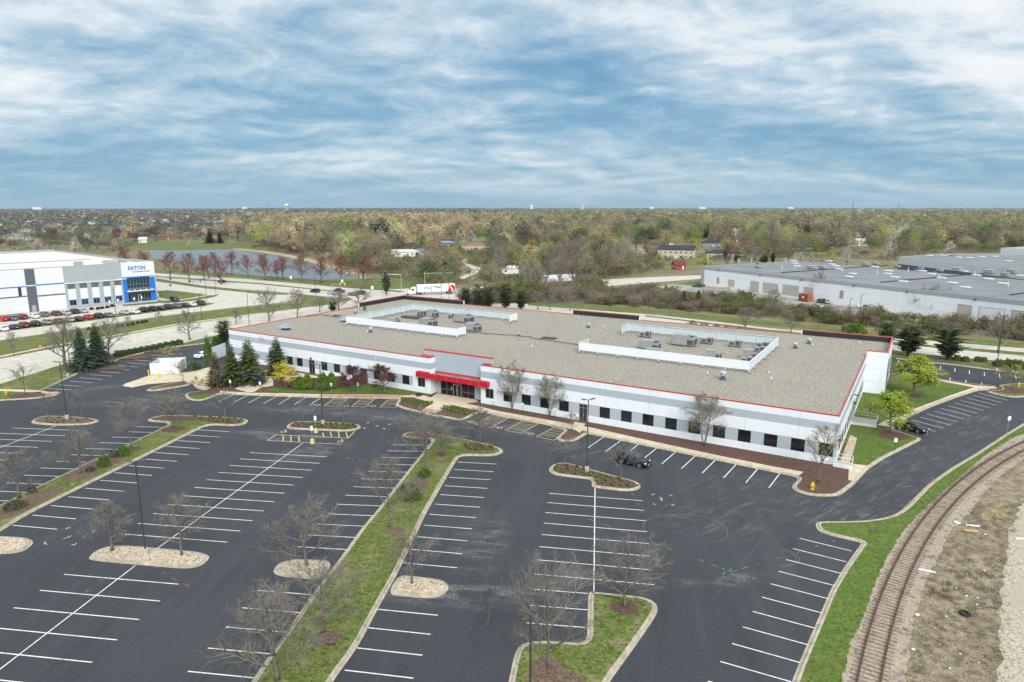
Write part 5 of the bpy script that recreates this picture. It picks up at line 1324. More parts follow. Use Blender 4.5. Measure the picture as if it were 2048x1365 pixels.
LC = [('suv',25,945,RED,'red hatchback at the far left end of the upper car row'),('suv',100,940,GRY,'grey SUV between the red car and the dark red one, upper row'),('suv',175,930,DRED,'dark red SUV left of the white car in the upper row'),('sedan',268,922,WHI,'white car in the upper row before the charcoal pilaster'),('suv',342,910,GRY,'grey SUV right of the white car in the upper row'),('suv',435,903,(.10,.04,.03),'dark brownish red SUV near the middle of the upper row'),('sedan',515,897,SIL,'silver sedan left of the black car in the upper row'),('suv',577,887,BLK,'black car second from the right end of the upper row'),('sedan',646,880,SIL,'silver car at the right end of the upper row'),
 ('sedan',25,1020,WHI,'white sedan at the far left end of the lower car row'),('sedan',110,1007,NAVY,'dark blue sedan between the white and the dark red cars, lower row'),('suv',185,993,DRED,'dark red SUV between two dark cars in the lower row'),('suv',272,983,BLK,'black SUV right of the dark red one in the lower row'),('suv',368,970,TAN,'tan SUV behind the large bare tree in the lower row'),('sedan',460,957,DRED,'dark red sedan behind the large bare tree in the lower row'),('sedan',540,950,TAN,'tan sedan left of the black one in the lower row'),('sedan',610,942,BLK,'black sedan left of the bright red car'),('sedan',688,928,RED,'bright red car in the lower row'),('suv',765,920,BLK,'black car right of the bright red one'),('sedan',845,912,GRY,'grey sedan at the right end of the lower row before the lamp post'),
 ('sedan',972,892,SIL,'silver sedan first right of the lamp post'),('sedan',1052,885,WHI,'white sedan second right of the lamp post'),('suv',1117,872,BLK,'black SUV third right of the lamp post'),('suv',1186,865,BLK,'black SUV fourth right of the lamp post'),('sedan',1250,858,BLK,'black sedan fifth right of the lamp post'),('suv',1306,848,(.02,.02,.022),'black hatchback sixth right of the lamp post'),('suv',1376,840,GRY,'grey SUV seventh right of the lamp post'),('sedan',1438,833,NAVY,'dark blue sedan next to the white one at the row end'),('sedan',1496,828,WHI,'white sedan second from the right end of the long row'),('suv',1560,818,(.02,.022,.026),'black SUV at the right end of the long row')]
for k, px, py, c, lab in LC:
    x, y = g(*z1(px, py)); car(k, x, y, 146, c, lab, group='cars parked before the blue-fronted warehouse')
x, y = g(*z1(1365, 790)); car('van', x, y, -42, BLK, 'black minivan driving past the blue entrance corner')
z2 = lambda px, py: (500+px/3.9, 400+py/3.9)
for k, px, py, h_, c, lab in [('sedan',*z1(1732,645),150,(.02,.025,.03),'dark sedan on the main road near the red-leaved trees'),('suv',*z2(508,722),150,(.012,.014,.02),'dark SUV on the main road before the pond'),('sedan',*z2(640,735),152,SIL,'silver sedan on the main road by the signal arm'),('pickup',*z2(692,722),152,(.02,.021,.023),'dark pickup on the main road by the signal arm'),('sedan',*z2(800,747),152,GRY,'grey sedan behind the bare tree near the crossing'),('suv',*z2(862,738),152,(.05,.05,.052),'charcoal SUV behind the bare tree near the crossing')]:
    x, y = g(px, py); car(k, x, y, h_, c, lab, z=-.03)
z3 = lambda px, py: (1000+px/3.793, 400+py/3.793)
z4 = lambda x, y: (1500+x/3.737, 400+y/3.737)
for k, p_, h_, c, lab in [('pickup',z3(1505,662),-170,(.03,.032,.036),'dark pickup parked by the corner of the grey warehouse'),('suv',z4(540,772),30,(.02,.02,.022),'dark SUV beside the orange bin by the grey warehouse'),('sedan',z4(600,774),30,SIL,'silver car right of the bare tree by the grey warehouse'),('sedan',z4(515,808),30,WHI,'white car nearest the orange bin behind the thicket'),('pickup',z4(705,783),-150,(.015,.017,.02),'black pickup alone before the grey warehouse door'),('sedan',z4(840,806),30,WHI,'white car behind the thicket right of the black pickup'),('suv',z4(888,812),30,(.10,.14,.2),'blue-grey car behind the thicket next to the white one'),('suv',z4(970,812),30,(.05,.06,.06),'dark grey car behind the thicket below the forked tree'),('sedan',z4(1060,822),30,WHI,'white car behind the thicket at the foot of forked trees'),('suv',z4(1150,830),30,GRY,'grey car behind the thicket, second from the right'),('suv',z4(1290,852),30,(.02,.02,.02),'black car behind the thicket, farthest right')]:
    x, y = g(*p_); car(k, x, y, h_, c, lab, z=-.01)
x, y = g(409, 715); car('sedan', x, y, 60, WHI, 'white car half hidden behind the columnar evergreen')
# articulated lorry turning at the signals -------------------------------------
def semi(x, y, deg, label, cab=True, mark=True, Lt=15.5):
    t = thing('semi_truck' if cab else 'semi_trailer', label, 'truck' if cab else 'trailer', (x, y, -.02), math.radians(deg))
    MB().box(0, -1.28, 1.15, Lt, 1.28, 4.05).build('trailer_box', MT['white_metal'], t)
    b = MB(); b.box(.2, -.5, .95, Lt-.2, .5, 1.15); b.box(3.0, -.9, .5, 3.15, .9, 1.15); b.build('chassis', MT['hvac_dark'], t)
    def wheel(wx, wy, r=.5):
        q = MB(); n = 14
        for yy in (wy-.25, wy+.25): q.v += [(wx+r*math.cos(2*PI*i/n), yy, r+r*math.sin(2*PI*i/n)) for i in range(n)]
        q.f += [(i, (i+1) % n, n+(i+1) % n, n+i) for i in range(n)] + [tuple(range(n-1, -1, -1)), tuple(range(n, 2*n))]; q.m = [0]*len(q.f); w = q.build('wheel', MT['tyre'], t)
        q = MB(); n = 10
        for yy in (wy-.27, wy+.27): q.v += [(wx+r*.55*math.cos(2*PI*i/n), yy, r+r*.55*math.sin(2*PI*i/n)) for i in range(n)]
        q.f += [(i, (i+1) % n, n+(i+1) % n, n+i) for i in range(n)] + [tuple(range(n-1, -1, -1)), tuple(range(n, 2*n))]; q.m = [0]*len(q.f); q.build('rim', MT['rim'], w)
    for wx in (Lt-1.6, Lt-2.9):
        for wy in (-1.0, 1.0): wheel(wx, wy)
    if mark:
        b = MB()
        for sy in (-1.285, 1.285):
            b.add([(Lt-3.2, sy, 1.2), (Lt-.1, sy, 1.2), (Lt-.1, sy, 3.1), (Lt-.9, sy, 3.7), (Lt-2.0, sy, 3.6), (Lt-2.5, sy, 2.6)], [(0, 1, 2, 3, 4, 5)] if sy < 0 else [(5, 4, 3, 2, 1, 0)])
        b.build('red_graphic', MT['red'], t)
        b = MB()
        b.add([(Lt-1.9, -1.288, 2.5), (Lt-1.1, -1.288, 1.25), (Lt-.6, -1.288, 1.25), (Lt-1.75, -1.288, 3.2)], [(0, 1, 2, 3)]); b.build('white_stripe', MT['paper_white'], t)
        b = MB(); b.add([(8.6 + .9*math.cos(2*PI*i/16), -1.286, 2.75+.28*math.sin(2*PI*i/16)) for i in range(16)], [tuple(range(16))]); b.build('green_emblem', MT['green_sign'], t)
        lettering('CEV', 1.15, 'black_text', t, (2.6, -1.29, 2.35), (PI/2, 0, 0), bold=.02, ext=.004); lettering('A', 1.15, 'red', t, (4.75, -1.29, 2.35), (PI/2, 0, 0), bold=.02, ext=.004)
    if cab:
        b = sections([(-4.6, [(1.05, .55), (1.1, .8), (1.0, 1.55), (.5, 1.7), (.02, 1.72)]), (-2.9, [(1.12, .55), (1.16, .8), (1.1, 1.8), (.5, 1.95), (.02, 1.97)]), (-2.85, [(1.16, .55), (1.2, .8), (1.16, 1.9), (.5, 2.05), (.02, 2.07)]), (-2.35, [(1.18, .55), (1.22, .8), (1.1, 2.75), (.5, 2.85), (.02, 2.87)]), (-1.9, [(1.2, .6), (1.22, .8), (1.15, 3.0), (.5, 3.1), (.02, 3.12)]), (-.6, [(1.2, .9), (1.22, 1.0), (1.18, 3.1), (.5, 3.3), (.02, 3.32)])])
        b.build('cab', MT['white_metal'], t)
        b = MB(); b.add([(-2.88, -.95, 2.06), (-2.88, .95, 2.06), (-2.40, .85, 2.78), (-2.40, -.85, 2.78)], [(0, 3, 2, 1)]); b.build('windscreen', MT['car_glass'], t)
        for sy in (-1.235, 1.235):
            b = MB(); b.add([(-2.3, sy, 1.95), (-1.3, sy, 1.95), (-1.3, sy*.97, 2.65), (-2.1, sy*.97, 2.65)], [(0, 1, 2, 3)]); b.build('side_window', MT['car_glass'], t)
        b = MB(); b.box(-4.66, -.6, .75, -4.58, .6, 1.5); b.build('grille', MT['galv'], t); b = MB(); b.box(-4.75, -1.1, .4, -4.5, 1.1, .72); b.build('bumper', MT['white_metal'], t)
        b = MB(); b.box(-.9, -.5, .7, 1.6, .5, 1.12); b.build('coupling', MT['hvac_dark'], t)
        for wx in (-3.9, .3, 1.6):
            for wy in (-1.0, 1.0): wheel(wx, wy)
    else:
        for k in (-.6, .6): MB().box(3.0, k-.06, 0, 3.12, k+.06, 1.15).build('landing_leg', MT['hvac'], t)
    return t
x, y = g(834, 590); semi(x, y, 17, 'white semi-trailer truck with red rear graphic turning at the signals')
x, y = g(1086, 569.5); semi(x, y, 29, 'white box trailer standing among bare trees beyond the thicket', False, False, 17)

# ================================================================ STREET FURNITURE
def lamp_post(px, py, h, label, heads=2, rot=0.0, base=.6, mat='bronze_metal', z=0.0, group='lamp posts of the car park'):
    x, y = g(px, py)
    t = thing('lamp_post', label, 'lamp post', (x, y, z), rot, group)
    if base: MB().lathe([(.30, 0), (.30, base), (.26, base+.04)], 12).build('base', MT['concrete'], t)
    MB().tube([(0, 0, base), (0, 0, h)], [.085, .07], 8).build('pole', MT[mat], t)
    for k in range(heads):
        s = 1 if k == 0 else -1
        a = MB(); a.tube([(0, 0, h-.12), (s*.35, 0, h-.02)], .035, 5); arm = a.build('arm', MT[mat], t)
        hd = MB(); hd.add([(s*.3,-.16,h-.06),(s*.95,-.2,h+.03),(s*.95,.2,h+.03),(s*.3,.16,h-.06),(s*.3,-.14,h+.03),(s*.92,-.16,h+.13),(s*.92,.16,h+.13),(s*.3,.14,h+.03)], [(3,2,1,0),(4,5,6,7),(0,1,5,4),(1,2,6,5),(2,3,7,6),(3,0,4,7)] if s > 0 else [(0,1,2,3),(7,6,5,4),(4,5,1,0),(5,6,2,1),(6,7,3,2),(7,4,0,3)])
        hd.build('lamp_head', MT[mat], t)
    return t
for q in [(134.6,839,9.8,'two-headed lamp post on the mulched island before the spruces',2,.2),(292,1111,10.1,'two-headed lamp post between two bare trees on a rock island',2,.3),(646,849.5,10.0,'two-headed lamp post on the mulch island facing the entrance',2,.1),(1173.5,944,10.0,'two-headed lamp post on the stepped island near the black SUV',2,.25),
          (1060,1500,9.74,'lamp post with two silver heads on the grassy corner island',2,1.0),(136,754,7.2,'lamp post with pale square base on the verge by the spruces',1,.4),(1992,743,12.0,'lamp post among hedges beside the far right car park',2,.2)]:
    lamp_post(*q[:6], z=.1)
for q in [(140,730,9.0,'slim street lamp behind the large bare tree'),(232,628,8.6,'slim lamp post at the end of the two car rows'),(404,641,8.6,'lamp post on the verge beyond the side road'),(414,605,8.2,'lamp post beside the last car of the long row'),(432,587,8.2,'lamp post near the concrete forecourt'),(498.7,650,9.6,'lamp post near the rear left corner of the office'),(774,598,9.0,'slim dark lamp post left of the turning truck'),(1097,614,9.0,'lamp post behind the office, leftmost of the rear row'),(1220,622,8.6,'lamp post behind the office near the middle raised parapet'),(1296.6,622.5,9.0,'lamp post behind the office right of the raised parapet'),(1339,632,8.0,'lamp post behind the office above the pinkish shrubs'),(1636,660,8.6,'lamp post behind the office beside a thin bare tree'),(1696,650,8.0,'lamp post in the thicket, left of a close pair'),(1717,650,9.0,'lamp post in the thicket, right of a close pair'),(631,592,8.6,'lamp post by the main road before the pond')]:
    lamp_post(*q[:4], heads=1, rot=.6, base=0, z=0, group='slim street lamps')
def signal(px, py, h, arm, deg, n, label, sign=True, back=False):
    x, y = g(px, py); t = thing('traffic_signal', label, 'traffic signal', (x, y, -.02), math.radians(deg), 'mast arm signals at the crossing')
    MB().tube([(0, 0, 0), (0, 0, h)], [.17, .12], 8).build('pole', MT['galv'], t)
    MB().tube([(0, 0, h-.5), (arm*.5, 0, h-.2), (arm, 0, h-.05)], [.11, .09, .06], 6).build('mast_arm', MT['galv'], t)
    for k in range(n):
        xx = arm*(1 - .34*k) - .2
        hd = MB(); hd.box(xx-.22, -.18, h-.95, xx+.22, .18, h+.35); hd = hd.build('signal_head', MT['black_metal'] if back else MT['yellow'], t)
        for q in range(3):
            l = MB(); l.lathe([(.13, 0), (.13, .03)], 10); ob = l.build('lens', MT[('red', 'yellow', 'green_sign')[q]] if not back else MT['black_metal'], hd, (xx, -.18, h+.12-q*.42)); ob.rotation_euler = (PI/2, 0, 0)
    if sign: MB().box(arm*.22, -.06, h-.55, arm*.22+1.5, -.0, h-.12).build('street_sign', MT['green_sign'], t)
signal(803, 584, 7.6, 8.0, 184, 1, 'signal mast left of the truck with its arm over the road', True, True)
signal(850, 578.5, 7.2, 13.0, -2, 2, 'long signal mast arm above the white trailer', True, True)
signal(863, 601, 5.6, 4.2, 8, 0, 'short grey mast arm with a street sign before the trailer', True)
signal(666, 603, 6.8, 5.0, 0, 2, 'signal mast with two yellow heads left of the crossing', False)
for px, py, lab in [(815,596,'yellow signal post before the truck cab'),(883,600,'post with yellow signal head before the trailer side'),(898,600,'post with yellow signal head before the red trailer graphic'),(681,604,'post with yellow signal head by the silver sedan')]:
    x, y = g(px, py); t = thing('signal_post', lab, 'traffic signal', (x, y, -.02), 0, 'signal posts at the crossing'); h_ = 3.2 if px != 883 and px != 898 else 9.0
    MB().tube([(0, 0, 0), (0, 0, h_)], .09, 6).build('pole', MT['bronze_metal'], t); z0 = h_-1.2 if h_ < 5 else 4.6
    hd = MB().box(-.24, -.3, z0, .24, .0, z0+1.25).build('signal_head', MT['yellow'], t)
    for q in range(3):
        l = MB(); l.lathe([(.12, 0), (.12, .03)], 10); ob = l.build('lens', MT[('red', 'yellow', 'green_sign')[q]], hd, (0, -.3, z0+1.0-q*.38)); ob.rotation_euler = (PI/2, 0, 0)
def hydrant(px, py, label, z=.13, s=1.0):
    x, y = g(px, py); t = thing('fire_hydrant', label, 'fire hydrant', (x, y, z), .3, 'yellow fire hydrants'); t.scale = (s, s, s)
    MB().lathe([(.20, 0), (.20, .06), (.14, .08), (.13, .62), (.19, .64), (.19, .70), (.15, .72), (.12, .84), (.04, .92)], 14).build('barrel', MT['yellow'], t)
    b = MB(); b.tube([(-.28, 0, .50), (.28, 0, .50)], .07, 8); b.build('side_outlet', MT['yellow'], t); b = MB(); b.tube([(0, -.30, .42), (0, 0, .42)], .09, 8); b.build('front_outlet', MT['yellow'], t)
    MB().lathe([(.035, .90), (.035, 1.0)], 6).build('top_nut', MT['yellow'], t)
hydrant(1624, 981, 'yellow fire hydrant in mulch at the front right corner of the office', s=1.05); hydrant(13, 791.5, 'yellow fire hydrant on the turf by the left entrance', .11, 1.05); hydrant(81.5, 697, 'yellow fire hydrant beside the footpath across the side road', 0, 1.1); hydrant(2036.5, 776, 'yellow fire hydrant on the far right mulched island', s=1.05)
def sign(px, py, h, w, hh, label, face='paper_white', post='galv', z=.13, rot=0.0, name='sign_post', disc=False, glyph=None):
    x, y = g(px, py); t = thing(name, label, 'sign', (x, y, z), rot)
    MB().tube([(0, 0, 0), (0, 0, h)], .03, 6).build('post', MT[post], t)
    b = MB()
    if disc: b.tube([(0, -.03, h-w/2), (0, -.055, h-w/2)], w/2, 14)
    else: b.box(-w/2, -.055, h-hh, w/2, -.03, h)
    p = b.build('plate', MT[face], t)
    if glyph:
        q = MB(); q.box(-w*.3, -.06, h-hh*.9, w*.3, -.057, h-hh*.45); q.build('symbol', MT[glyph], p)
    return t
for px, py, lab in [(462,780.5,'small white parking sign near the shelter, left one'),(521.5,784,'small white parking sign right of the shelter walk'),(663.5,787,'wheelchair parking sign before the second rounded shrub'),(716.5,786.5,'wheelchair parking sign before the left purple-leaved tree'),(770.5,787,'wheelchair parking sign before the right purple-leaved tree'),(987,822,'wheelchair parking sign right of the entrance plaza'),(1045,829,'wheelchair parking sign between the two birches'),(1110,840,'wheelchair parking sign left of the dark side door'),(1789,903,'small sign on a black post in the corner turf')]:
    sign(px, py, 1.9, .42, .62, lab, 'paper_white', 'black_metal' if 'black' in lab or px > 980 else 'galv', rot=-.3, glyph=None if ('small white' in lab or 'corner' in lab) else 'green_sign')
sign(2013, 873, 3.2, .75, .75, 'round white railway warning sign beside the track', 'paper_white', 'galv', .09, .3, disc=True)
sign(164, 692, 2.6, .9, .9, 'grey-blue diamond sign on the verge across the side road', 'galv', 'galv', 0, 0, name='road_sign')
sign(745, 584, 2.4, 1.0, 1.3, 'white road sign plate left of the crossing', 'paper_white', 'galv', 0, 0, name='road_sign'); sign(582.5, 565, 3.0, .9, 1.4, 'white road sign under the red-leaved trees', 'paper_white', 'galv', 0, 0, name='road_sign'); sign(685, 572, 2.8, .9, 1.3, 'white road sign at the edge of the pond verge', 'paper_white', 'galv', 0, 0, name='road_sign')
sign(342, 581, 2.6, 1.2, .9, 'small blue sign on the curved lawn', 'blue_sign', 'galv', 0, 0, name='road_sign'); sign(402, 574.5, 3.0, 1.0, .8, 'small blue sign at the end of the green verge', 'blue_sign', 'galv', 0, 0, name='road_sign')
for px, py in ((269,606),(284,603.5),(317,597.5),(220,612),(237,609)):
    sign(px, py, 2.0, .5, .9, 'small pale parking sign before the blue-fronted warehouse', 'paper_white', 'galv', 0, .8)['group'] = 'parking signs at the blue-fronted warehouse'
for px, py, lab in ((632,865.5,'yellow-based post sign nearer the mulch island'),(625,887,'yellow-based post sign at the stall centre line')):
    x, y = g(px, py); t = thing('post_sign', lab, 'sign', (x, y, .0), -.2, 'yellow-based post signs')
    MB().lathe([(.36, 0), (.28, .62), (.26, .66)], 12).build('base', MT['yellow_paint'], t); MB().tube([(0, 0, .6), (0, 0, 2.9)], .04, 6).build('post', MT['galv'], t)
    for s in (-1, 1): MB().box(-.2, min(s*.03, s*.06), 2.0, .2, max(s*.03, s*.06), 2.7).build('plate', MT['paper_white'], t)
# trash enclosure -----------------------------------------------------------
P0 = g(302.5, 751); P1 = g(357, 749); P2 = g(376, 738)
ang = math.atan2(P1[1]-P0[1], P1[0]-P0[0]); LW = math.dist(P0, P1)*1.0
t = thing('bin_enclosure', 'white boarded bin enclosure open at the top with yellow bollards before it', 'enclosure', (*P0, .01), ang)
wd, hh = LW, 2.5; dp = 5.5
for nm, q in (('gate', (0, 0, wd, .12)), ('side_panel', (0, .12, .12, dp)), ('side_panel', (wd-.12, .12, wd, dp)), ('back_panel', (.12, dp-.12, wd-.12, dp))):
    b = MB(); b.box(q[0], q[1], .12, q[2], q[3], hh)
    L_ = max(q[2]-q[0], q[3]-q[1]); n = int(L_/.9)
    for k in range(1, n):
        if q[2]-q[0] > 1: b.box(q[0]+L_*k/n-.03, q[1]-.025, .15, q[0]+L_*k/n+.03, q[1]-.002, hh-.05)
    b.build(nm, MT['white_metal'], t)
b = MB()
for q in ((0,0),(wd/2,0),(wd,0),(0,dp),(wd,dp)): b.box(q[0]-.09, q[1]-.09, 0, q[0]+.09, q[1]+.09, hh+.08)
b.build('posts', MT['white_metal'], t)
for px, py, lab in ((298,753,'yellow bollard at the left end of the bin enclosure'),(318.5,757,'yellow bollard before the bin enclosure gates'),(359,752,'yellow bollard at the right corner of the bin enclosure')):
    x, y = g(px, py); t = thing('bollard', lab, 'bollard', (x, y, 0), 0, 'yellow bollards at the bin enclosure'); MB().lathe([(.12, 0), (.12, 1.3), (.10, 1.36), (.05, 1.4)], 12).build('post', MT['yellow'], t); MB().lathe([(.3, .0), (.28, .04)], 12).build('base_ring', MT['concrete'], t)
# white screen wall beside the building
P0 = g(421, 724); P1 = g(452, 712)
a0 = math.atan2(P1[1]-P0[1], P1[0]-P0[0]); Lw = math.dist(P0, P1)
t = thing('screen_wall', 'white louvred yard wall behind the columnar evergreen', 'wall', (*P0, .1), a0)
b = MB(); b.box(0, 0, 0, Lw, .15, 3.0); b.build('panel', MT['white_metal'], t); b = MB()
for k in range(6): b.box(Lw*k/5-.06, -.04, 0, Lw*k/5+.06, -.002, 3.05)
b.build('posts', MT['screen'], t)
# smoking shelter -------------------------------------------------------------
x, y = g(505, 771.5); t = thing('shelter', 'black-framed glass smoking shelter with arched roof beside the evergreens', 'shelter', (x, y, .15), math.radians(-5))
W_, D2, Hs = 4.4, 1.9, 2.3
for sx in (0, .33, .67, 1):
    for sy in ((0, 1) if sx in (0, 1) else (1,)):
        MB().box(-W_/2+W_*sx-.05, -D2/2+D2*sy-.05, 0, -W_/2+W_*sx+.05, -D2/2+D2*sy+.05, Hs).build('post', MT['black_metal'], t)
for sx in (.33, .67): MB().box(-W_/2+W_*sx-.05, -D2/2-.05, 0, -W_/2+W_*sx+.05, -D2/2+.05, Hs).build('post', MT['black_metal'], t)
for q in ((-W_/2+.06, D2/2-.02, W_/2-.06, D2/2+.02), (-W_/2-.02, -D2/2+.06, -W_/2+.02, D2/2-.06), (W_/2-.02, -D2/2+.06, W_/2+.02, D2/2-.06), (-W_/2+.06, -D2/2-.02, -W_/2+W_*.33-.06, -D2/2+.02), (W_/2-W_*.33+.06, -D2/2-.02, W_/2-.06, -D2/2+.02)):
    MB().box(q[0], q[1], .25, q[2], q[3], Hs-.12).build('glass_panel', MT['clear'], t)
b = MB(); n = 8
pr = [(-D2/2-.12 + (D2+.24)*i/n, Hs + .42*math.sin(PI*i/n)) for i in range(n+1)]
for i in range(n): b.add([(-W_/2-.1, *pr[i]), (W_/2+.1, *pr[i]), (W_/2+.1, *pr[i+1]), (-W_/2-.1, *pr[i+1])], [(0, 1, 2, 3)])
b.add([(-W_/2-.1, *p) for p in pr], [tuple(range(n+1))]); b.add([(W_/2+.1, *p) for p in pr], [tuple(range(n, -1, -1))]); b.build('roof', plain('smoked_roof', (.05,.055,.065), .5, spec=.25), t)
b = MB(); b.box(-W_/2+.3, .3, .42, W_/2-.3, .75, .48); b.build('bench_seat', MT['hvac'], t)
def rack(px, py, rot, lab):
    x, y = g(px, py); t = thing('bicycle_rack', lab, 'bicycle rack', (x, y, .15), rot)
    for k in range(5): MB().tube([(k*.5-1.0, -.3, 0), (k*.5-1.0, -.3, .7), (k*.5-1.0, .0, .85), (k*.5-1.0, .3, .7), (k*.5-1.0, .3, 0)], .03, 5).build('hoop', MT['galv'], t)
    MB().box(-1.2, -.35, 0, 1.2, -.25, .06).build('rail', MT['galv'], t)
rack(490, 773.5, -.1, 'low metal bicycle rack left of the shelter')
# brown patio fence and gates ---------------------------------------------------
def panel_fence(px, h, name, label, mat, posts=True, z=.14, close=False):
    P = gp(px); t = thing(name, label, 'fence', (*P[0], z)); Q = [(x-P[0][0], y-P[0][1]) for x, y in P]
    for a, e in zip(Q[:-1], Q[1:]):
        L = math.dist(a, e); n = max(1, round(L/2.4)); an = math.atan2(e[1]-a[1], e[0]-a[0])
        for k in range(n):
            c = [(a[i] + (e[i]-a[i])*(k+.5)/n) for i in (0, 1)]
            MB().obox(c[0], c[1], h/2+.04, L/n-.08, .06, h-.08, an).build('panel', MT[mat], t)
        for k in range(n+1):
            c = [(a[i] + (e[i]-a[i])*k/n) for i in (0, 1)]; MB().obox(c[0], c[1], h/2+.04, .08, .10, h+.08, an).build('post', MT['dark_frame'], t)
    return t
panel_fence([(547.5,773),(567,774)], 1.9, 'patio_fence', 'short brown patio fence left of the gap by the yellow-green tree', 'brown_fence')
panel_fence([(580,774.5),(628,776.5),(664,773.5),(691,772)], 1.9, 'patio_fence', 'long brown patio fence behind the two rounded shrub pairs', 'brown_fence')
panel_fence([(706,771),(735,768.5),(733,765)], 1.9, 'patio_fence', 'brown patio fence behind the left purple-leaved tree', 'brown_fence')
for px, py, lab in ((588,752,'brown picnic table on the patio before the windows'),):
    x, y = g(px, py); t = thing('picnic_table', lab, 'picnic table', (x, y, .15), BA)
    MB().box(-1.0, -.4, .72, 1.0, .4, .78).build('table_top', MT['brown_fence'], t)
    for s in (-1, 1): MB().box(-1.0, s*.75-.14, .42, 1.0, s*.75+.14, .47).build('seat', MT['brown_fence'], t)
    for s in (-1, 1):
        b = MB(); b.tube([(s*.75, -.7, 0), (s*.75, .25, .72)], .05, 5); b.tube([(s*.75, .7, 0), (s*.75, -.25, .72)], .05, 5); b.build('leg', MT['dark_frame'], t)
# yard details by the grey warehouse
x, y = g(1610, 603); t = thing('skip_bin', 'rusty orange roll-off bin with white notice before the grey warehouse', 'bin', (x, y, 0), GA)
b = MB(); b.add([(-1.9,-1.1,.2),(1.9,-1.1,.2),(1.9,1.1,.2),(-1.9,1.1,.2),(-2.1,-1.25,2.9),(2.1,-1.25,2.9),(2.1,1.25,2.9),(-2.1,1.25,2.9)], [(3,2,1,0),(0,1,5,4),(1,2,6,5),(2,3,7,6),(3,0,4,7),(4,5,6,7)]); b.build('bin', plain('rusty_orange', (.36,.10,.035), .8, var=.25), t)
b = MB()
for k in range(5): b.box(-1.9+k*.95-.06, -1.33, .2, -1.9+k*.95+.06, -1.18, 2.9)
b.build('ribs', MT['rust'], t); MB().box(-.4, -1.37, 1.3, .4, -1.34, 2.0).build('notice', MT['paper_white'], t)
x, y = g(1475, 580); t = thing('waste_bin', 'black dumpster beside the loading ramp of the grey warehouse', 'bin', (x, y, 0), GA); MB().box(-1.2, -.8, .15, 1.2, .8, 1.7).build('bin', MT['black_metal'], t); MB().box(-1.25, -.85, 1.7, 1.25, .85, 1.78).build('lid', MT['hvac_dark'], t)
for i, (px, py) in enumerate([(1455,575),(1468,575.5),(1500,584),(1515,587),(1527,590),(1556,594),(1563,594),(1600,602),(1628,604)]):
    x, y = g(px, py); t = thing('bollard', 'yellow bollard guarding a loading door of the grey warehouse', 'bollard', (x, y, 0), 0, 'yellow bollards at the loading doors'); MB().lathe([(.16, 0), (.16, 1.7), (.08, 1.8)], 8).build('post', MT['yellow'], t)
x, y = g(1448, 578); t = thing('loading_ramp', 'pale yellow-edged ramp up to the left loading door', 'ramp', (x, y, 0), GA)
b = MB(); b.add([(-9,-2,0),(6,-2,0),(6,2,0),(-9,2,0),(6,-2,1.3),(6,2,1.3)], [(0,1,4),(0,4,5,3),(1,2,5,4),(3,5,2)]); b.build('slope', MT['road'], t); b = MB(); b.tube([(-9,-2,.5),(6,-2,1.9)], .08, 5); b.tube([(-9,2,.5),(6,2,1.9)], .08, 5); b.build('rail', MT['yellow'], t)
# ================================================================ RAILWAY TRACK
ctr = [((a[0]+b_[0])/2, (a[1]+b_[1])/2) for a, b_ in zip(gp([(1717,1365),(1735,1265),(1763,1180),(1800,1108),(1845,1040),(1903,975),(1975,922)]), gp([(1763,1365),(1777,1270),(1806,1180),(1843,1108),(1888,1040),(1945,975),(2010,925)]))]
# circular arc through the measured centre line, continued both ways
A_ = np.array([[2*x, 2*y, 1] for x, y in ctr]); B_ = np.array([x*x+y*y for x, y in ctr]); sol = np.linalg.lstsq(A_, B_, rcond=None)[0]
cx, cy = sol[0], sol[1]; rad = math.sqrt(sol[2] + cx*cx + cy*cy)
th0 = math.atan2(ctr[0][1]-cy, ctr[0][0]-cx); th1 = math.atan2(ctr[-1][1]-cy, ctr[-1][0]-cx)
sg = 1 if th1 > th0 else -1
def trk(s, off=0.0):
    th = th0 + sg*s/rad; r = rad + off; return (cx + r*math.cos(th), cy + r*math.sin(th)), th + sg*PI/2
SMAX = rad*abs(th1-th0)
track = thing('railway_track', 'rusty single railway track curving along the grass verge', 'railway', (*ctr[0], .06))
O_ = ctr[0]
for off in (-.75, .75):
    b = MB(); pr = [(-.07, .05), (-.03, .07), (-.03, .15), (-.045, .16), (-.045, .20), (.045, .20), (.045, .16), (.03, .15), (.03, .07), (.07, .05)]
    S = np.arange(-14, SMAX+45, 1.5); n = len(pr)
    for s in S:
        for o, z in pr:
            p, _ = trk(s, off+o); b.v.append((p[0]-O_[0], p[1]-O_[1], z))
    for i in range(len(S)-1):
        for j in range(n):
            q = (i*n+j, (i+1)*n+j, (i+1)*n+(j+1) % n, i*n+(j+1) % n); b.f.append(q); b.m.append(0)
    b.build('rail', MT['rust'], track)
smesh = None; rest = MB(); cnt = 0; rr = random.Random(5)
for s in np.arange(-2.5, SMAX+44, .56):
    L = rr.uniform(2.45, 2.7); p, th = trk(s); an = th + PI/2 + rr.uniform(-.02, .02); hz_ = rr.choice((.012, .03, .045, .05, .008, .055))
    if s >= 0 and cnt < 100:
        b = MB(); b.obox(0, 0, hz_-.09, L, .225, .18); b.build('sleeper', MT['sleeper'], track, (p[0]-O_[0], p[1]-O_[1], 0), an); cnt += 1
    else: rest.obox(p[0]-O_[0], p[1]-O_[1], hz_-.09, L, .225, .18, an)
tag(rest.build('sleeper', MT['sleeper'], track), kind='stuff')
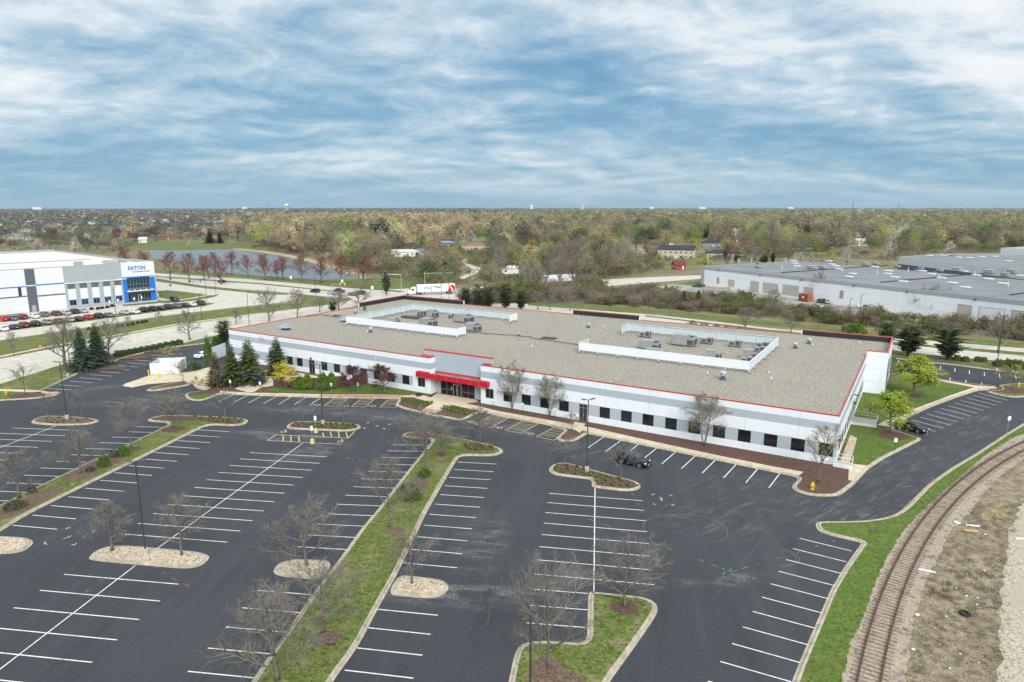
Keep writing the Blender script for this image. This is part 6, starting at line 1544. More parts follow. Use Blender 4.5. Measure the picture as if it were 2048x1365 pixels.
# litter beyond the track
def junk(px, py, name, label, lx, ly, lz, rot, mat, cat='rubbish', group=None):
    x, y = g(px, py); t = thing(name, label, cat, (x, y, .06), rot, group)
    b = MB(); n = 7; rj = random.Random(int(px*7+py))
    prof = [(-lx/2 + lx*i/(n-1), rj.uniform(-.12, .12)*ly, rj.uniform(.75, 1.05)*ly/2) for i in range(n)]
    poly = [(x_, o-w) for x_, o, w in prof] + [(x_, o+w) for x_, o, w in prof[::-1]]
    b.prism(poly, 0, lz, bottom=True); b.build('sheet', MT[mat], t)
    return t
junk(1853, 1143, 'plastic_sheet', 'torn white plastic strip lying beside the right rail', 1.5, .28, .05, -.5, 'white_metal'); junk(1913, 1048, 'plastic_sheet', 'crumpled white sheet nearest the track curve', .45, .6, .15, .2, 'white_metal'); junk(1945, 1053, 'plastic_sheet', 'long white scrap above the tan board', 1.4, .36, .08, -.25, 'white_metal')
junk(1941, 1064, 'board', 'tan wooden board lying in the weeds', 1.6, .3, .12, -.15, 'wood_tan', 'board'); junk(1834, 1232, 'plastic_sheet', 'small white scrap on the ballast edge', .35, .3, .1, .6, 'white_metal'); junk(1826, 1301, 'plastic_sheet', 'smallest white scrap low beside the track', .25, .2, .08, .1, 'white_metal'); junk(2038, 1079, 'plastic_sheet', 'white scrap on the crushed stone', .8, .3, .08, 0, 'white_metal')
junk(1970, 1217, 'branch', 'pale dead branch lying near the tyre', 1.9, .10, .08, .1, 'sleeper', 'branch')
for i in range(15):
    r5 = random.Random(i+70); px, py = r5.uniform(1840, 2000), r5.uniform(1040, 1355)
    if px < 1800 + (1365-py)*.36 + 30: px += 70
    junk(px, py, 'paper_scrap', 'small white scrap of litter in the weeds', r5.uniform(.12, .3), r5.uniform(.1, .2), .06, r5.uniform(0, 3), 'white_metal', 'rubbish', 'scraps of litter beyond the track')
x, y = g(1929, 1230); t = thing('tyre', 'discarded black tyre lying in the weeds beyond the track', 'tyre', (x, y, .05), .3)
b = MB(); n, m_ = 20, 8
for i in range(n):
    for j in range(m_):
        a, q = 2*PI*i/n, 2*PI*j/m_; r = .36 + .12*math.cos(q); b.v.append((r*math.cos(a), r*math.sin(a), .12+.11*math.sin(q)))
for i in range(n):
    for j in range(m_): b.f.append((i*m_+j, ((i+1) % n)*m_+j, ((i+1) % n)*m_+(j+1) % m_, i*m_+(j+1) % m_)); b.m.append(0)
b.build('carcass', MT['tyre'], t, smooth=True)
# manhole in the turf, catch basin at the green marks
for px, py, lab in ((1744,1062,'rusty manhole cover set in the corner turf'),(1460,1143,'dark drain grate at the meeting of green spray dashes')):
    x, y = g(px, py); t = thing('manhole_cover', lab, 'manhole', (x, y, .10 if px > 1700 else .002)); MB().lathe([(.36, 0), (.36, .02), (.30, .03)], 16).build('ring', MT['rust'], t); MB().lathe([(.28, .0), (.28, .034)], 16).build('lid', MT['hvac_dark'], t)
# ================================================================ TREES AND SHRUBS
def rot_about(v, axis, a): return Matrix.Rotation(a, 3, axis) @ v
def perp(v, rnd):
    p = v.cross(Vector((rnd.uniform(-1, 1), rnd.uniform(-1, 1), rnd.uniform(-1, 1))))
    return p.normalized() if p.length > 1e-4 else Vector((1, 0, 0))
def leaf_quads(pts, size, rnd, n_per=1, jitter=0.0, asp=(.6, 1.0), up=0.0, ctr=None):
    n = len(pts)*n_per
    P = np.repeat(np.array(pts, dtype=np.float64).reshape(-1, 3), n_per, axis=0)
    r = np.random.default_rng(rnd.randrange(1 << 30))
    P = P + r.normal(0, 1, (n, 3))*jitter
    a = r.normal(0, 1, (n, 3)); a[:, 2] += up; a /= np.linalg.norm(a, axis=1, keepdims=True)
    if ctr is not None:
        m = P-np.array(ctr); m /= np.linalg.norm(m, axis=1, keepdims=True)+1e-6; m = m + r.normal(0, .38, (n, 3)); a = np.cross(m, a); a /= np.linalg.norm(a, axis=1, keepdims=True)+1e-9; b = np.cross(m, a)
    else: b = np.cross(a, r.normal(0, 1, (n, 3)))
    b /= np.linalg.norm(b, axis=1, keepdims=True) + 1e-9
    s = size*r.uniform(.6, 1.3, (n, 1)); q = s*r.uniform(asp[0], asp[1], (n, 1))
    return np.stack([P - b*q*.5, P + a*s*.5 - b*q*.1, P + b*q*.5, P - a*s*.5 + b*q*.1], axis=1)

def grow_tree(seed, h=7.0, trunk_h=.28, spread=1.0, limbs=9, sub=6, twg=6, fine=4, r0=.11, multi=1, rise=.55, droop=0.0, thick=1.0):
    """bare deciduous skeleton: returns trunk MB, twig MB, list of twig tips"""
    rnd = random.Random(seed); T, W = MB(), MB(); tips = []; mids = []
    def walk(p, d, L, r, n, wob, lift):
        pts = [p.copy()]; q = p.copy(); d = d.copy()
        for i in range(n):
            d = (d + Vector((rnd.uniform(-wob, wob), rnd.uniform(-wob, wob), rnd.uniform(-wob, wob) + lift))).normalized()
            q = q + d*(L/n); pts.append(q.copy())
        return pts, d
    def at(pts, t):
        k = min(len(pts)-2, int(t*(len(pts)-1))); f = t*(len(pts)-1)-k
        return pts[k].lerp(pts[k+1], f), (pts[k+1]-pts[k]).normalized()
    for mt in range(multi):
        base = Vector((rnd.uniform(-.15, .15)*(multi > 1), rnd.uniform(-.15, .15)*(multi > 1), -.1))
        lean = Vector((rnd.uniform(-.03, .03), rnd.uniform(-.03, .03), 1)) if multi == 1 else Vector((math.cos(mt*2*PI/multi+seed)*.28, math.sin(mt*2*PI/multi+seed)*.28, 1))
        tp, td = walk(base, lean.normalized(), h*.86, 0, 9, .05, .04)
        rt = [r0*(1-.88*(i/9)**.8)*thick for i in range(10)]; rt[0] *= 1.25
        T.tube([p for p in tp], rt, 7)
        for k in range(limbs):
            t = trunk_h + (1-trunk_h)*((k+rnd.uniform(0, .8))/limbs)*.97
            p, d = at(tp, t)
            az = k*2.39996 + rnd.uniform(-.4, .4) + mt
            tilt = (1.05 - .62*(t-trunk_h)/(1-trunk_h))*rnd.uniform(.85, 1.12)*rise/.55
            ld = Vector((math.cos(az)*math.sin(tilt), math.sin(az)*math.sin(tilt), math.cos(tilt)))
            f = (t-trunk_h)/(1-trunk_h)
            L = h*.52*spread*(1.0-.60*f)*(0.62+.38*min(1, f*6))*rnd.uniform(.8, 1.15)
            r1 = max(.036, r0*.55*(1-.45*f))*thick
            lp, _ = walk(p, ld, L, r1, 6, .10, .05-droop)
            T.tube(lp, [r1*(1-.68*i/6) for i in range(7)], 5)
            for j in range(sub):
                t2 = .22 + .78*(j+rnd.uniform(.1, .9))/sub; p2, d2 = at(lp, min(.98, t2))
                d2 = rot_about(d2, perp(d2, rnd), rnd.uniform(.45, .95)); d2.z += .12-droop; d2.normalize()
                L2 = L*.50*(1.1-.5*t2)*rnd.uniform(.75, 1.2); r2 = max(.020, r1*.46)
                bp, _ = walk(p2, d2, L2, r2, 4, .13, .05-droop)
                W.tube(bp, [r2*(1-.6*i/4) for i in range(5)], 4, cap=False)
                for m in range(twg):
                    p3, d3 = at(bp, min(.99, .15 + .85*(m+rnd.random())/twg))
                    d3 = rot_about(d3, perp(d3, rnd), rnd.uniform(.4, 1.0)); d3.z += .10-droop*1.5; d3.normalize()
                    L3 = L2*.55*rnd.uniform(.6, 1.3); tp3, _ = walk(p3, d3, L3, .01, 2, .15, .03-droop)
                    W.tube(tp3, [.012*thick, .010*thick, .007*thick], 3, cap=False); tips.append(tp3[-1]); mids.append(tp3[1])
                    for q in range(fine):
                        p4, d4 = at(tp3, rnd.uniform(.2, 1)); d4 = rot_about(d4, perp(d4, rnd), rnd.uniform(.4, 1.1))
                        e = p4 + d4.normalized()*L3*rnd.uniform(.4, .8); W.tube([p4, e], [.008*thick, .005*thick], 3, cap=False); tips.append(e)
    return T, W, tips
def tree_pair(seed, mats=('bark', 'twig'), leaf=None, **kw):
    """meshes (trunk, crown); leaf = (share, size, per tip, jitter)"""
    T, W, tips = grow_tree(seed, **kw)
    tm = T.mesh('trunk', [MT[mats[0]]], True)
    if leaf:
        r = random.Random(seed+5); pts = [tuple(p) for p in tips if r.random() < leaf[0]]
        if len(leaf) > 4:
            pts = [p for p in pts if p[2] > leaf[4]]
        Q = leaf_quads(pts, leaf[1], r, leaf[2], leaf[3], ctr=(0, 0, kw['h']*.5))
        cm = quads_mesh('crown', Q, [MT[mats[1]], MT['foliage_fine']], np.ones(len(Q), np.int32), W)
    else: cm = W.mesh('crown', [MT[mats[1]]])
    ex = float(np.percentile(np.hypot(np.array(W.v)[:, 0], np.array(W.v)[:, 1]), 93)); tz = max(v[2] for v in W.v)
    return tm, cm, ex, tz
PAIRS = {}
def pair(key):
    if key not in PAIRS:
        k, s = key
        PAIRS[key] = {'bare': lambda: tree_pair(100+s, h=7, trunk_h=.20+.03*s, spread=.85+.09*s, limbs=11, sub=7, twg=6, fine=4, r0=.13),
          'fb': lambda: tree_pair(120+s, h=9, trunk_h=.24, limbs=11, sub=7, twg=6, fine=4, r0=.15, thick=1.5),
          'fw': lambda: tree_pair(220+s, h=9, trunk_h=.18, spread=1.3, limbs=12, sub=7, twg=6, fine=4, r0=.16, rise=.62, thick=1.5),
          'wide': lambda: tree_pair(200+s, h=8, trunk_h=.18, spread=1.35, limbs=12, sub=8, twg=6, fine=4, r0=.17, rise=.62),
          'small': lambda: tree_pair(300+s, h=4.6, trunk_h=.36, spread=1.05, limbs=8, sub=5, twg=5, fine=2, r0=.07),
          'red': lambda: tree_pair(400+s, h=12, trunk_h=.20, spread=.78, limbs=14, sub=6, twg=5, fine=2, r0=.17, rise=.50, leaf=(1.0, .30, 1, .22), thick=1.6),
          'birch': lambda: tree_pair(500+s, h=7.4, trunk_h=.30, spread=.72, limbs=8, sub=6, twg=5, fine=3, r0=.085, multi=3, rise=.55, droop=.05, leaf=(.6, .12, 1, .06)),
          'tuft': lambda: tree_pair(550+s, h=7.4, trunk_h=.28, limbs=10, sub=6, twg=6, fine=3, leaf=(.40, .11, 2, .10, 4.6)),
          'purple': lambda: tree_pair(600+s, ('bark', 'bark'), h=5.2, trunk_h=.20, spread=1.05, limbs=9, sub=6, twg=6, fine=3, r0=.09, leaf=(1.0, .14, 3, .10)),
          'leafy': lambda: tree_pair(700+s, h=6.4, trunk_h=.24, spread=.98, limbs=12, sub=7, twg=5, fine=2, r0=.12, leaf=(1.0, .22, 4, .20)),
          'yellow': lambda: tree_pair(750+s, h=5.2, trunk_h=.24, spread=.95, limbs=10, sub=6, twg=5, fine=2, r0=.09, leaf=(.95, .15, 3, .15)),
          'bud': lambda: tree_pair(800+s, h=4.2, trunk_h=.32, spread=.95, limbs=8, sub=5, twg=5, fine=2, r0=.06, leaf=(.9, .15, 1, .08))}[k]()
    return PAIRS[key]
def tree(name, px, py, top, wpx, kind, seed, label, color=None, cat='tree', z=.1, group=None, hmul=1.0, rot=None):
    x, y = g(px, py); tm, cm, ex, tz = pair((kind, seed))
    Ht = hgt(px, py, top)*hmul; sz = Ht/tz; sx = (wpx/2*pxm(px, py))/ex if wpx else sz
    sx = min(max(sx, sz*.7), sz*1.75)
    t = thing(name, label, cat, (x, y, z), (px*.37 + py) % 6.28 if rot is None else rot, group)
    for nm, me in (('trunk', tm), ('crown', cm)):
        linkmesh(nm, me, t, None, 0, (sx, sx, sz), color)
    return t
LOT = 'bare trees of the car park'
for q in [
 ('bare_tree',225,1103,1000,96,'bare',0,'bare tree left of the lamp post on the two-tree rock island'),
 ('bare_tree',364,1112.5,988,96,'bare',1,'bare tree right of the lamp post on the two-tree rock island'),
 ('bare_tree',614,1133,995,178,'wide',0,'wide bare tree on the rock island left of the central median'),
 ('bare_tree',646,1268,1112,205,'wide',1,'wide bare tree low on the central median beside a mulch ring'),
 ('bare_tree',555,1362,1168,215,'wide',2,'wide bare tree nearest the bottom end of the central median'),
 ('bare_tree',824,1169,1058,100,'bare',2,'bare tree on the rock island right of the central median'),
 ('bare_tree',779,1056,905,130,'bare',3,'bare tree on the central median above its lowest mulch ring'),
 ('bare_tree',854,941.5,820,128,'bare',4,'bare tree on the central median above the green bushes'),
 ('bare_tree',882,911,830,84,'bare',0,'bare tree in a mulch ring near the top of the central median'),
 ('bare_tree',843,873,814,60,'small',0,'small bare tree on the mulched tip of the central median'),
 ('bare_tree',959,893.5,812,70,'bare',1,'bare tree on the rounded right end of the central median'),
 ('bare_tree',1249,1217,1056,175,'wide',0,'bare tree in a round mulch ring on the corner grass island'),
 ('bare_tree',1097.5,1337,1104,205,'wide',1,'large bare tree over bare soil beside the silver-headed lamp post'),
 ('bare_tree',1130,934,872,62,'small',1,'small bare tree at the left end of the stepped island'),
 ('bare_tree',1240.5,963,886,74,'small',2,'small bare tree on the stepped island before the black SUV'),
 ('bare_tree',450.5,836,782,72,'small',0,'small bare tree near the right end of the long left median'),
 ('bare_tree',340,831,778,62,'small',1,'small bare tree on the left tip of the long left median'),
 ('bare_tree',347,857,788,76,'bare',2,'bare tree standing in turf where the left median turns'),
 ('bare_tree',262,898,798,94,'bare',3,'bare tree on the left median right of the green bush'),
 ('bare_tree',161,949,856,104,'bare',4,'bare tree on the left median amid dark twiggy bushes'),
 ('bare_tree',38.5,997,897,110,'bare',1,'bare tree farthest down the left median'),
 ('bare_tree',96.7,836,788,46,'small',2,'small bare tree left of the lamp post on the island below the spruces'),
 ('bare_tree',165,836,779,48,'small',0,'small bare tree right of the lamp post on the island below the spruces'),
 ('bare_tree',51,791.5,725,58,'small',1,'small bare tree in mulch beside the left yellow hydrant'),
 ('bare_tree',605.6,845.5,792,42,'small',2,'small bare tree left of the lamp post facing the entrance'),
 ('bare_tree',687.7,851,793,42,'small',1,'small bare tree right of the lamp post facing the entrance'),
 ('bare_tree',366.7,766.5,722,50,'small',0,'small bare tree on the islet before the bin enclosure'),
 ('bare_tree',436,779,738,44,'small',2,'small bare tree before the two tall evergreens near the shelter'),
 ]: tree(*q, group=LOT, z=.12)
for q in [
 ('bare_tree',129.5,735,628,74,'bare',4,'tall bare tree beside the left-hand spruce'),
 ('bare_tree',218,713,634,82,'wide',2,'spreading bare tree right of the spruces'),
 ('bare_tree',379.5,680,616,48,'bare',0,'bare tree on the far verge of the side road'),
 ('bare_tree',538.5,642,570,64,'wide',0,'bare tree just beyond the rear left roof edge'),
 ('bare_tree',595,633.5,575,42,'bare',1,'bare tree second beyond the rear left roof edge'),
 ('bare_tree',640,625,590,30,'small',0,'thin young bare tree beyond the rear left roof edge'),
 ('bare_tree',716,613,575,58,'wide',1,'bare tree by the left signal mast behind the roof'),
 ('bare_tree',677,622,580,48,'bare',2,'bare tree beside the small pine behind the roof'),
 ('bare_tree',450,684,636,40,'bare',3,'bare tree at the rear left corner of the office'),
 ('bare_tree',1635,603,541,42,'wide',2,'bare tree before the middle of the grey warehouse wall'),
 ('bare_tree',1866,633,563,68,'wide',0,'forked bare tree before the right half of the grey warehouse'),
 ('bare_tree',1794,622,572,44,'bare',2,'bare tree left of the forked one before the grey warehouse'),
 ('bare_tree',1775,620,572,40,'bare',4,'bare tree second left of the forked one before the grey warehouse'),
 ('bare_tree',1547,612,575,40,'wide',1,'low bare tree at the yard edge of the grey warehouse'),
 ('bare_tree',1995,705,622,56,'bare',1,'dark bare tree on the median of the road at the right'),
 ('bare_tree',1790,517,472,48,'wide',2,'bare tree by the left end of the low warehouse behind'),
 ('bare_tree',1890,545,505,36,'bare',3,'bare tree in front of the low white-fascia warehouse'),
 ('bare_tree',1835,534,496,36,'wide',1,'bare tree at the left bays of the low white-fascia warehouse'),
 ('bare_tree',1582,665,627,34,'small',1,'thin pinkish bare tree behind the roof right of the lamp post'),
 ('bare_tree',1490,662,612,56,'wide',2,'wide bare tree above the pinkish shrubs behind the roof'),
 ('bare_tree',1100,620,588,30,'birch',1,'pale multi-stemmed bare tree behind the office roof'),
 ('bare_tree',1076,620,580,36,'bare',2,'bare tree left of the pale multi-stemmed one behind the roof'),
 ('bare_tree',1140,622,585,40,'wide',0,'bare tree left of the middle raised parapet'),
 ('bare_tree',28,712,660,24,'small',1,'thin young bare tree staked in the far lawn at the left edge'),
 ('bare_tree',258,655,632,18,'small',2,'thin young tree near the round shrubs of the far lawn'),
 ('bare_tree',318,643,622,16,'small',0,'thin young tree right of the round shrubs of the far lawn'),
 ('bare_tree',472,648,616,30,'bare',0,'bare tree on the verge by the rear left lamp post')]:
    tree(*q[:5], {'bare': 'fb', 'wide': 'fw', 'small': 'fb', 'birch': 'fb'}[q[5]], q[6] % 3, q[7], z=0)
BY = (.40,.37,.10)
tree('birch_tree',1025,822.5,726,64,'birch',0,'multi-stemmed birch with sparse yellow leaf left of a parking sign, nearest the entrance',(.30,.26,.10),z=.14)
tree('birch_tree',1100,836,749,60,'birch',1,'multi-stemmed birch with sparse yellow leaf left of the dark side door',(.32,.28,.10),z=.14)
tree('birch_tree',1407,893.5,786,84,'birch',2,'multi-stemmed birch before the windows nearest the corner',(.30,.25,.11),z=.14)
tree('budding_tree',1637,966,848,94,'tuft',0,'tree with yellow tufts in its top in the corner mulch bed',(.38,.38,.08),z=.14)
tree('budding_tree',1144.5,862,826,34,'bud',0,'small budding tree on the mulched bump before the side door',(.34,.34,.13),z=.14)
tree('budding_tree',397.4,789,754,34,'bud',1,'small yellow budding tree on the rounded end by the shelter',(.45,.40,.10),z=.14)
tree('budding_tree',348,732,690,50,'bud',0,'yellow-green budding tree behind the bin enclosure',(.40,.36,.12),z=.1)
tree('budding_tree',2024.5,779.5,730,50,'bud',1,'sparse yellow budding tree beside the far right hydrant',(.42,.38,.10),z=.14)
tree('purple_leaf_tree',707.7,783,733,56,'purple',0,'purple-leaved tree before the windows, left of two',(.13,.05,.045),z=.14)
tree('purple_leaf_tree',769,787,727,58,'purple',1,'purple-leaved tree before the windows, nearer the entrance',(.135,.052,.045),z=.14)
tree('maple_tree',573,779.5,725,50,'yellow',0,'small bright yellow-green tree at the patio fence gap',(.62,.54,.05),z=.14)
tree('leafing_tree',1825,793,713,88,'leafy',0,'yellow-green tree on the upper lawn right of the office',(.37,.42,.06),z=.14)
tree('leafing_tree',1779.6,865.5,786,84,'leafy',1,'yellow-green tree in mulch beside the black sedan',(.33,.41,.055),z=.14)
for i, (px, py, tp, w) in enumerate([(254,562,497,34),(291,561,500,36),(341,559.5,503,40),(379.5,565,505,36),(409,561.5,508,32),(431,548,503,26),(443,569,519,32),(464,550,502,32),(497,554.5,509,28),(531,560.5,507,36),(566.7,559.5,511,34),(604,563,509,38),(642,566,512,38),(682,570,508,42),(727,578,513,48),(555,557,520,18),(418,557,510,24)]):
    tree('red_leaf_tree', px, py, tp, w, 'red', i % 3, ['first','second','third','fourth','fifth','sixth','seventh','eighth','ninth','tenth','eleventh','twelfth','thirteenth','fourteenth','last'][min(i, 14)] + ' of the large red-leaved trees along the pond, from the left' if i < 15 else ('slim red-leaved tree tucked behind the row, right one' if i == 15 else 'slim red-leaved tree tucked behind the row, left one'), (.31,.095,.075), z=-.02, group='red-leaved trees along the pond')

# conifers -------------------------------------------------------------------
def conifer_mesh(seed, kind='spruce'):
    rnd = random.Random(seed); T = MB(); h = 9.0; T.tube([(0, 0, 0), (0, 0, h*.5), (.03, .02, h*.97)], [.16, .10, .015], 7); pts = []; F = []
    L0 = {'spruce': 2.45, 'fir': 2.3, 'pine': 2.9}[kind]; lv = {'spruce': 34, 'fir': 26, 'pine': 19}[kind]
    for i in range(lv):
        f = i/(lv-1); z = h*(.05 + .93*f) if kind != 'pine' else h*(.10+.86*f)
        n = max(4, int((12 if kind != 'pine' else 9)*(1-f*.65)))
        prof = (1-f)**.9 if kind == 'spruce' else ((1-f)**.80 if kind == 'fir' else math.sin(PI*min(1, .22+.78*(1-f)))**.7*(.55+.45*(1-f)))
        R = L0*prof*rnd.uniform(.85, 1.12)+.1
        for k in range(n):
            az = 2*PI*(k+rnd.random()*.8)/n; L = R*rnd.uniform(.62, 1.18)*(1 if rnd.random() < .9 else .55)
            dz = -.28 if kind == 'spruce' else (-.10 if kind == 'fir' else .22)
            p0 = Vector((0, 0, z)); p1 = Vector((math.cos(az)*L, math.sin(az)*L, z + dz*L + (.10*L if kind == 'spruce' else 0)))
            if L > .5: T.tube([p0, p1], [.028*(1.1-f), .008], 3, cap=False)
            m = max(3, int(L/.065))
            d = (p1-p0).normalized(); side = Vector((-d.y, d.x, 0)).normalized()
            for j in range(m):
                t = (.14 + .86*(j+rnd.random())/m); c = p0.lerp(p1, t)
                w = (.46*(1.05-t)+.15)*(1.0 if kind != 'pine' else 1.25)
                for s in (-1, 1):
                    e = c + side*s*w*rnd.uniform(.6, 1.2) + d*w*.75 + Vector((0, 0, rnd.uniform(-.12, .06) if kind != 'pine' else rnd.uniform(-.05, .30)))
                    q = Vector((rnd.uniform(-1, 1), rnd.uniform(-1, 1), rnd.uniform(-.3, .3)))*.13
                    F.append([c-d*.05, c+q+d*.06, e, c-q-Vector((0, 0, .05))])
    return T, np.array([[tuple(v) for v in q] for q in F])
CON = {}
def conifer(px, py, top, wpx, kind, seed, label, color, name, z=.1, group=None):
    if (kind, seed) not in CON:
        T, Q = conifer_mesh(900+seed, kind); CON[(kind, seed)] = (T.mesh('trunk', [MT['bark']], True), quads_mesh('crown', Q, [MT['foliage_fine']]), float(np.percentile(np.hypot(Q[:, :, 0], Q[:, :, 1]), 95)), float(Q[:, :, 2].max()))
    tm, cm, ex, tz = CON[(kind, seed)]
    x, y = g(px, py); sz = hgt(px, py, top)/tz; sx = (wpx/2*pxm(px, py))/ex
    t = thing(name, label, 'tree', (x, y, z), px % 6.28, group)
    linkmesh('trunk', tm, t, None, 0, (sx, sx, sz)); linkmesh('crown', cm, t, None, 0, (sx, sx, sz), color)
SPR, FIR, PIN = (.115,.18,.125), (.155,.20,.07), (.125,.175,.075)
conifer(166.5, 741, 655, 52, 'spruce', 0, 'blue-green spruce, left one of the pair by the side road', SPR, 'spruce_tree'); conifer(197, 731, 648, 50, 'spruce', 1, 'blue-green spruce, right one of the pair by the side road', (.10,.16,.108), 'spruce_tree')
conifer(466, 770, 690, 52, 'fir', 0, 'open green conifer left of the shelter, middle height', FIR, 'fir_tree'); conifer(500, 768, 681, 62, 'fir', 1, 'open green conifer directly behind the shelter', FIR, 'fir_tree'); conifer(556, 751, 676, 54, 'fir', 2, 'dense green conifer against the wall right of the shelter', (.115,.165,.055), 'fir_tree'); conifer(434, 773, 706, 42, 'fir', 0, 'thin brownish conifer leftmost of those near the shelter', (.22,.20,.10), 'fir_tree')
conifer(450, 692, 642, 30, 'pine', 0, 'dark pine at the rear left corner of the office', PIN, 'pine_tree')
conifer(1815, 713, 648, 60, 'pine', 1, 'dark rounded pine right of the rear right roof corner', PIN, 'pine_tree'); conifer(1893, 721, 656, 58, 'pine', 2, 'dark rounded pine above the small hedges at right', PIN, 'pine_tree'); conifer(1772, 692, 644, 40, 'pine', 0, 'paler pine behind the rear right roof corner', (.155,.21,.085), 'pine_tree')
for i, (px, py, tp, w, lab) in enumerate([(931,617,575,28,'first pine behind the rear left raised parapet'),(955,620,568,26,'second pine behind the rear left raised parapet'),(977,620,573,30,'third pine behind the rear left raised parapet'),(1011,621,566,34,'fourth pine behind the roof, the largest of its row'),(1042,622,580,28,'fifth pine behind the roof, the last of its row'),(666,624,604,20,'small pine behind the rear left roof edge')]):
    conifer(px, py, tp, w, 'pine', i % 3, lab, (.13,.18,.075), 'pine_tree', 0, 'pines behind the office roof')
conifer(1366.6, 616, 581, 22, 'spruce', 0, 'rusty brown conifer in the thicket', (.13,.085,.035), 'conifer', 0); conifer(1395.6, 616, 580, 24, 'spruce', 1, 'dark green conifer in the thicket right of the brown one', (.03,.055,.022), 'conifer', 0)
conifer(773, 590, 545, 18, 'pine', 1, 'dark pine behind the signal mast near the pond', (.035,.05,.024), 'pine_tree', 0); conifer(421, 487, 455, 22, 'spruce', 1, 'dark conifer on the green lawn beyond the pond, larger one', (.03,.055,.03), 'conifer', 0); conifer(440, 487, 462, 16, 'spruce', 0, 'dark conifer on the green lawn beyond the pond, smaller one', (.03,.055,.03), 'conifer', 0)
# rounded shrubs --------------------------------------------------------------
def bush_meshes(seed, n=1600, leaf=.13, cone=0.0, stems=7, thin=False):
    rnd = random.Random(seed); r = np.random.default_rng(seed); S = MB()
    for k in range(stems):
        a = rnd.uniform(0, 6.28); S.tube([(0, 0, 0), (.25*math.cos(a), .25*math.sin(a), .5), (.6*math.cos(a+.3), .6*math.sin(a+.3), rnd.uniform(.8, 1.3))], [.035, .02, .008], 4)
    th = r.uniform(0, 2*PI, n); ph = np.arccos(r.uniform(-.25, 1, n)); rad = r.uniform(.55, 1.0, n)**(.35 if not thin else .7)
    lump = 1 + .13*np.sin(th*3+seed)+.10*np.sin(th*5+ph*4+seed*2)+.08*np.sin(ph*7+th*2)
    z = np.cos(ph); w = np.sin(ph)
    if cone: w = w*(1-cone*np.clip(z, 0, 1))
    P = np.stack([w*np.cos(th), w*np.sin(th), z], 1)*(rad*lump)[:, None]; P[:, 2] = P[:, 2]*.75 + .28
    Q = leaf_quads(P.tolist(), leaf, rnd, 1, 0.0)
    return S, Q
BUSH = {}
def bush(px, py, top, wpx, label, color, kind='round', seed=0, name='shrub', z=.13, group=None, cat='shrub'):
    key = (kind, seed)
    if key not in BUSH:
        S, Q = {'round': lambda: bush_meshes(40+seed, 2200, .15), 'cone': lambda: bush_meshes(60+seed, 2600, .13, .28), 'col': lambda: bush_meshes(80+seed, 2600, .13, .25), 'twig': lambda: bush_meshes(90+seed, 900, .10, 0, 14, True), 'box': lambda: bush_meshes(120+seed, 1800, .16)}[kind]()
        BUSH[key] = (S.mesh('stem', [MT['twig']]), quads_mesh('crown', Q, [MT['foliage_fine']]))
    sm, cm = BUSH[key]; x, y = g(px, py); h_ = max(.5, hgt(px, py, top)); w = wpx*pxm(px, py)/2
    t = thing(name, label, cat, (x, y, z), px % 6.28, group)
    sc = (w/1.05, w/1.05, h_/1.08)
    linkmesh('stem', sm, t, None, 0, sc); linkmesh('crown', cm, t, None, 0, sc, color)
GR = (.13,.225,.04)
bush(601, 779, 754, 25, 'left shrub of the left rounded green pair before the patio fence', GR, 'cone', 0); bush(616, 779, 750, 24, 'right shrub of the left rounded green pair before the patio fence', (.15,.25,.04), 'cone', 1)
bush(647, 781, 747, 29, 'left shrub of the right rounded green pair behind the lamp post', GR, 'cone', 1); bush(664, 777, 747, 24, 'right shrub of the right rounded green pair behind the lamp post', (.15,.245,.045), 'cone', 0)
bush(418, 733, 677, 18, 'tall columnar evergreen at the left end of the office', (.10,.18,.035), 'col', 0, 'columnar_evergreen', cat='tree'); bush(432, 690, 675, 14, 'short columnar evergreen behind the tall one', (.09,.165,.035), 'col', 1, 'columnar_evergreen', cat='tree'); bush(440, 689, 674, 14, 'second short columnar evergreen behind the tall one', (.09,.16,.035), 'col', 0, 'columnar_evergreen', cat='tree')
bush(388, 741, 727, 24, 'low round shrub right of the bin enclosure', (.07,.125,.03), 'round', 0)
bush(247, 913, 893, 22, 'dense green bush on the left median', (.13,.23,.05), 'round', 1); bush(228, 916, 900, 22, 'grey-brown bush left of the dense green one on the left median', (.085,.085,.045), 'twig', 0); bush(209, 935, 913, 22, 'green bush at the front edge of the left median bed', (.13,.22,.05), 'round', 0); bush(181, 945, 934, 20, 'dark twiggy bush beside the bare tree on the left median', (.05,.06,.03), 'twig', 1); bush(30, 1020, 1002, 44, 'dark twiggy bush low on the left median', (.06,.065,.035), 'twig', 0); bush(65, 987, 975, 20, 'small twiggy bush near the lowest bare tree of the left median', (.08,.08,.04), 'twig', 1)
bush(825, 1001, 972, 34, 'green bush in the mulch of the central median', (.12,.19,.05), 'round', 1); bush(848, 955, 940, 26, 'small green bush above the pale fallen branches', (.12,.18,.05), 'round', 0); bush(812, 985, 968, 28, 'dull green bush left of the mulch on the central median', (.06,.085,.03), 'twig', 1)
tree('bare_shrub', 845, 976, 950, 60, 'small', 1, 'pale leafless shrub sprawling on the central median', z=.12, cat='shrub', hmul=.8)
bush(575, 776, 771, 9, 'tiny shrub at the foot of the small yellow tree', (.08,.10,.03), 'round', 0); bush(697, 772, 766, 9, 'tiny pale shrub in the fence gap', (.17,.18,.06), 'round', 1); bush(838, 793, 788.5, 14, 'low shrub in the mulch left of the entrance', (.08,.13,.03), 'round', 0)
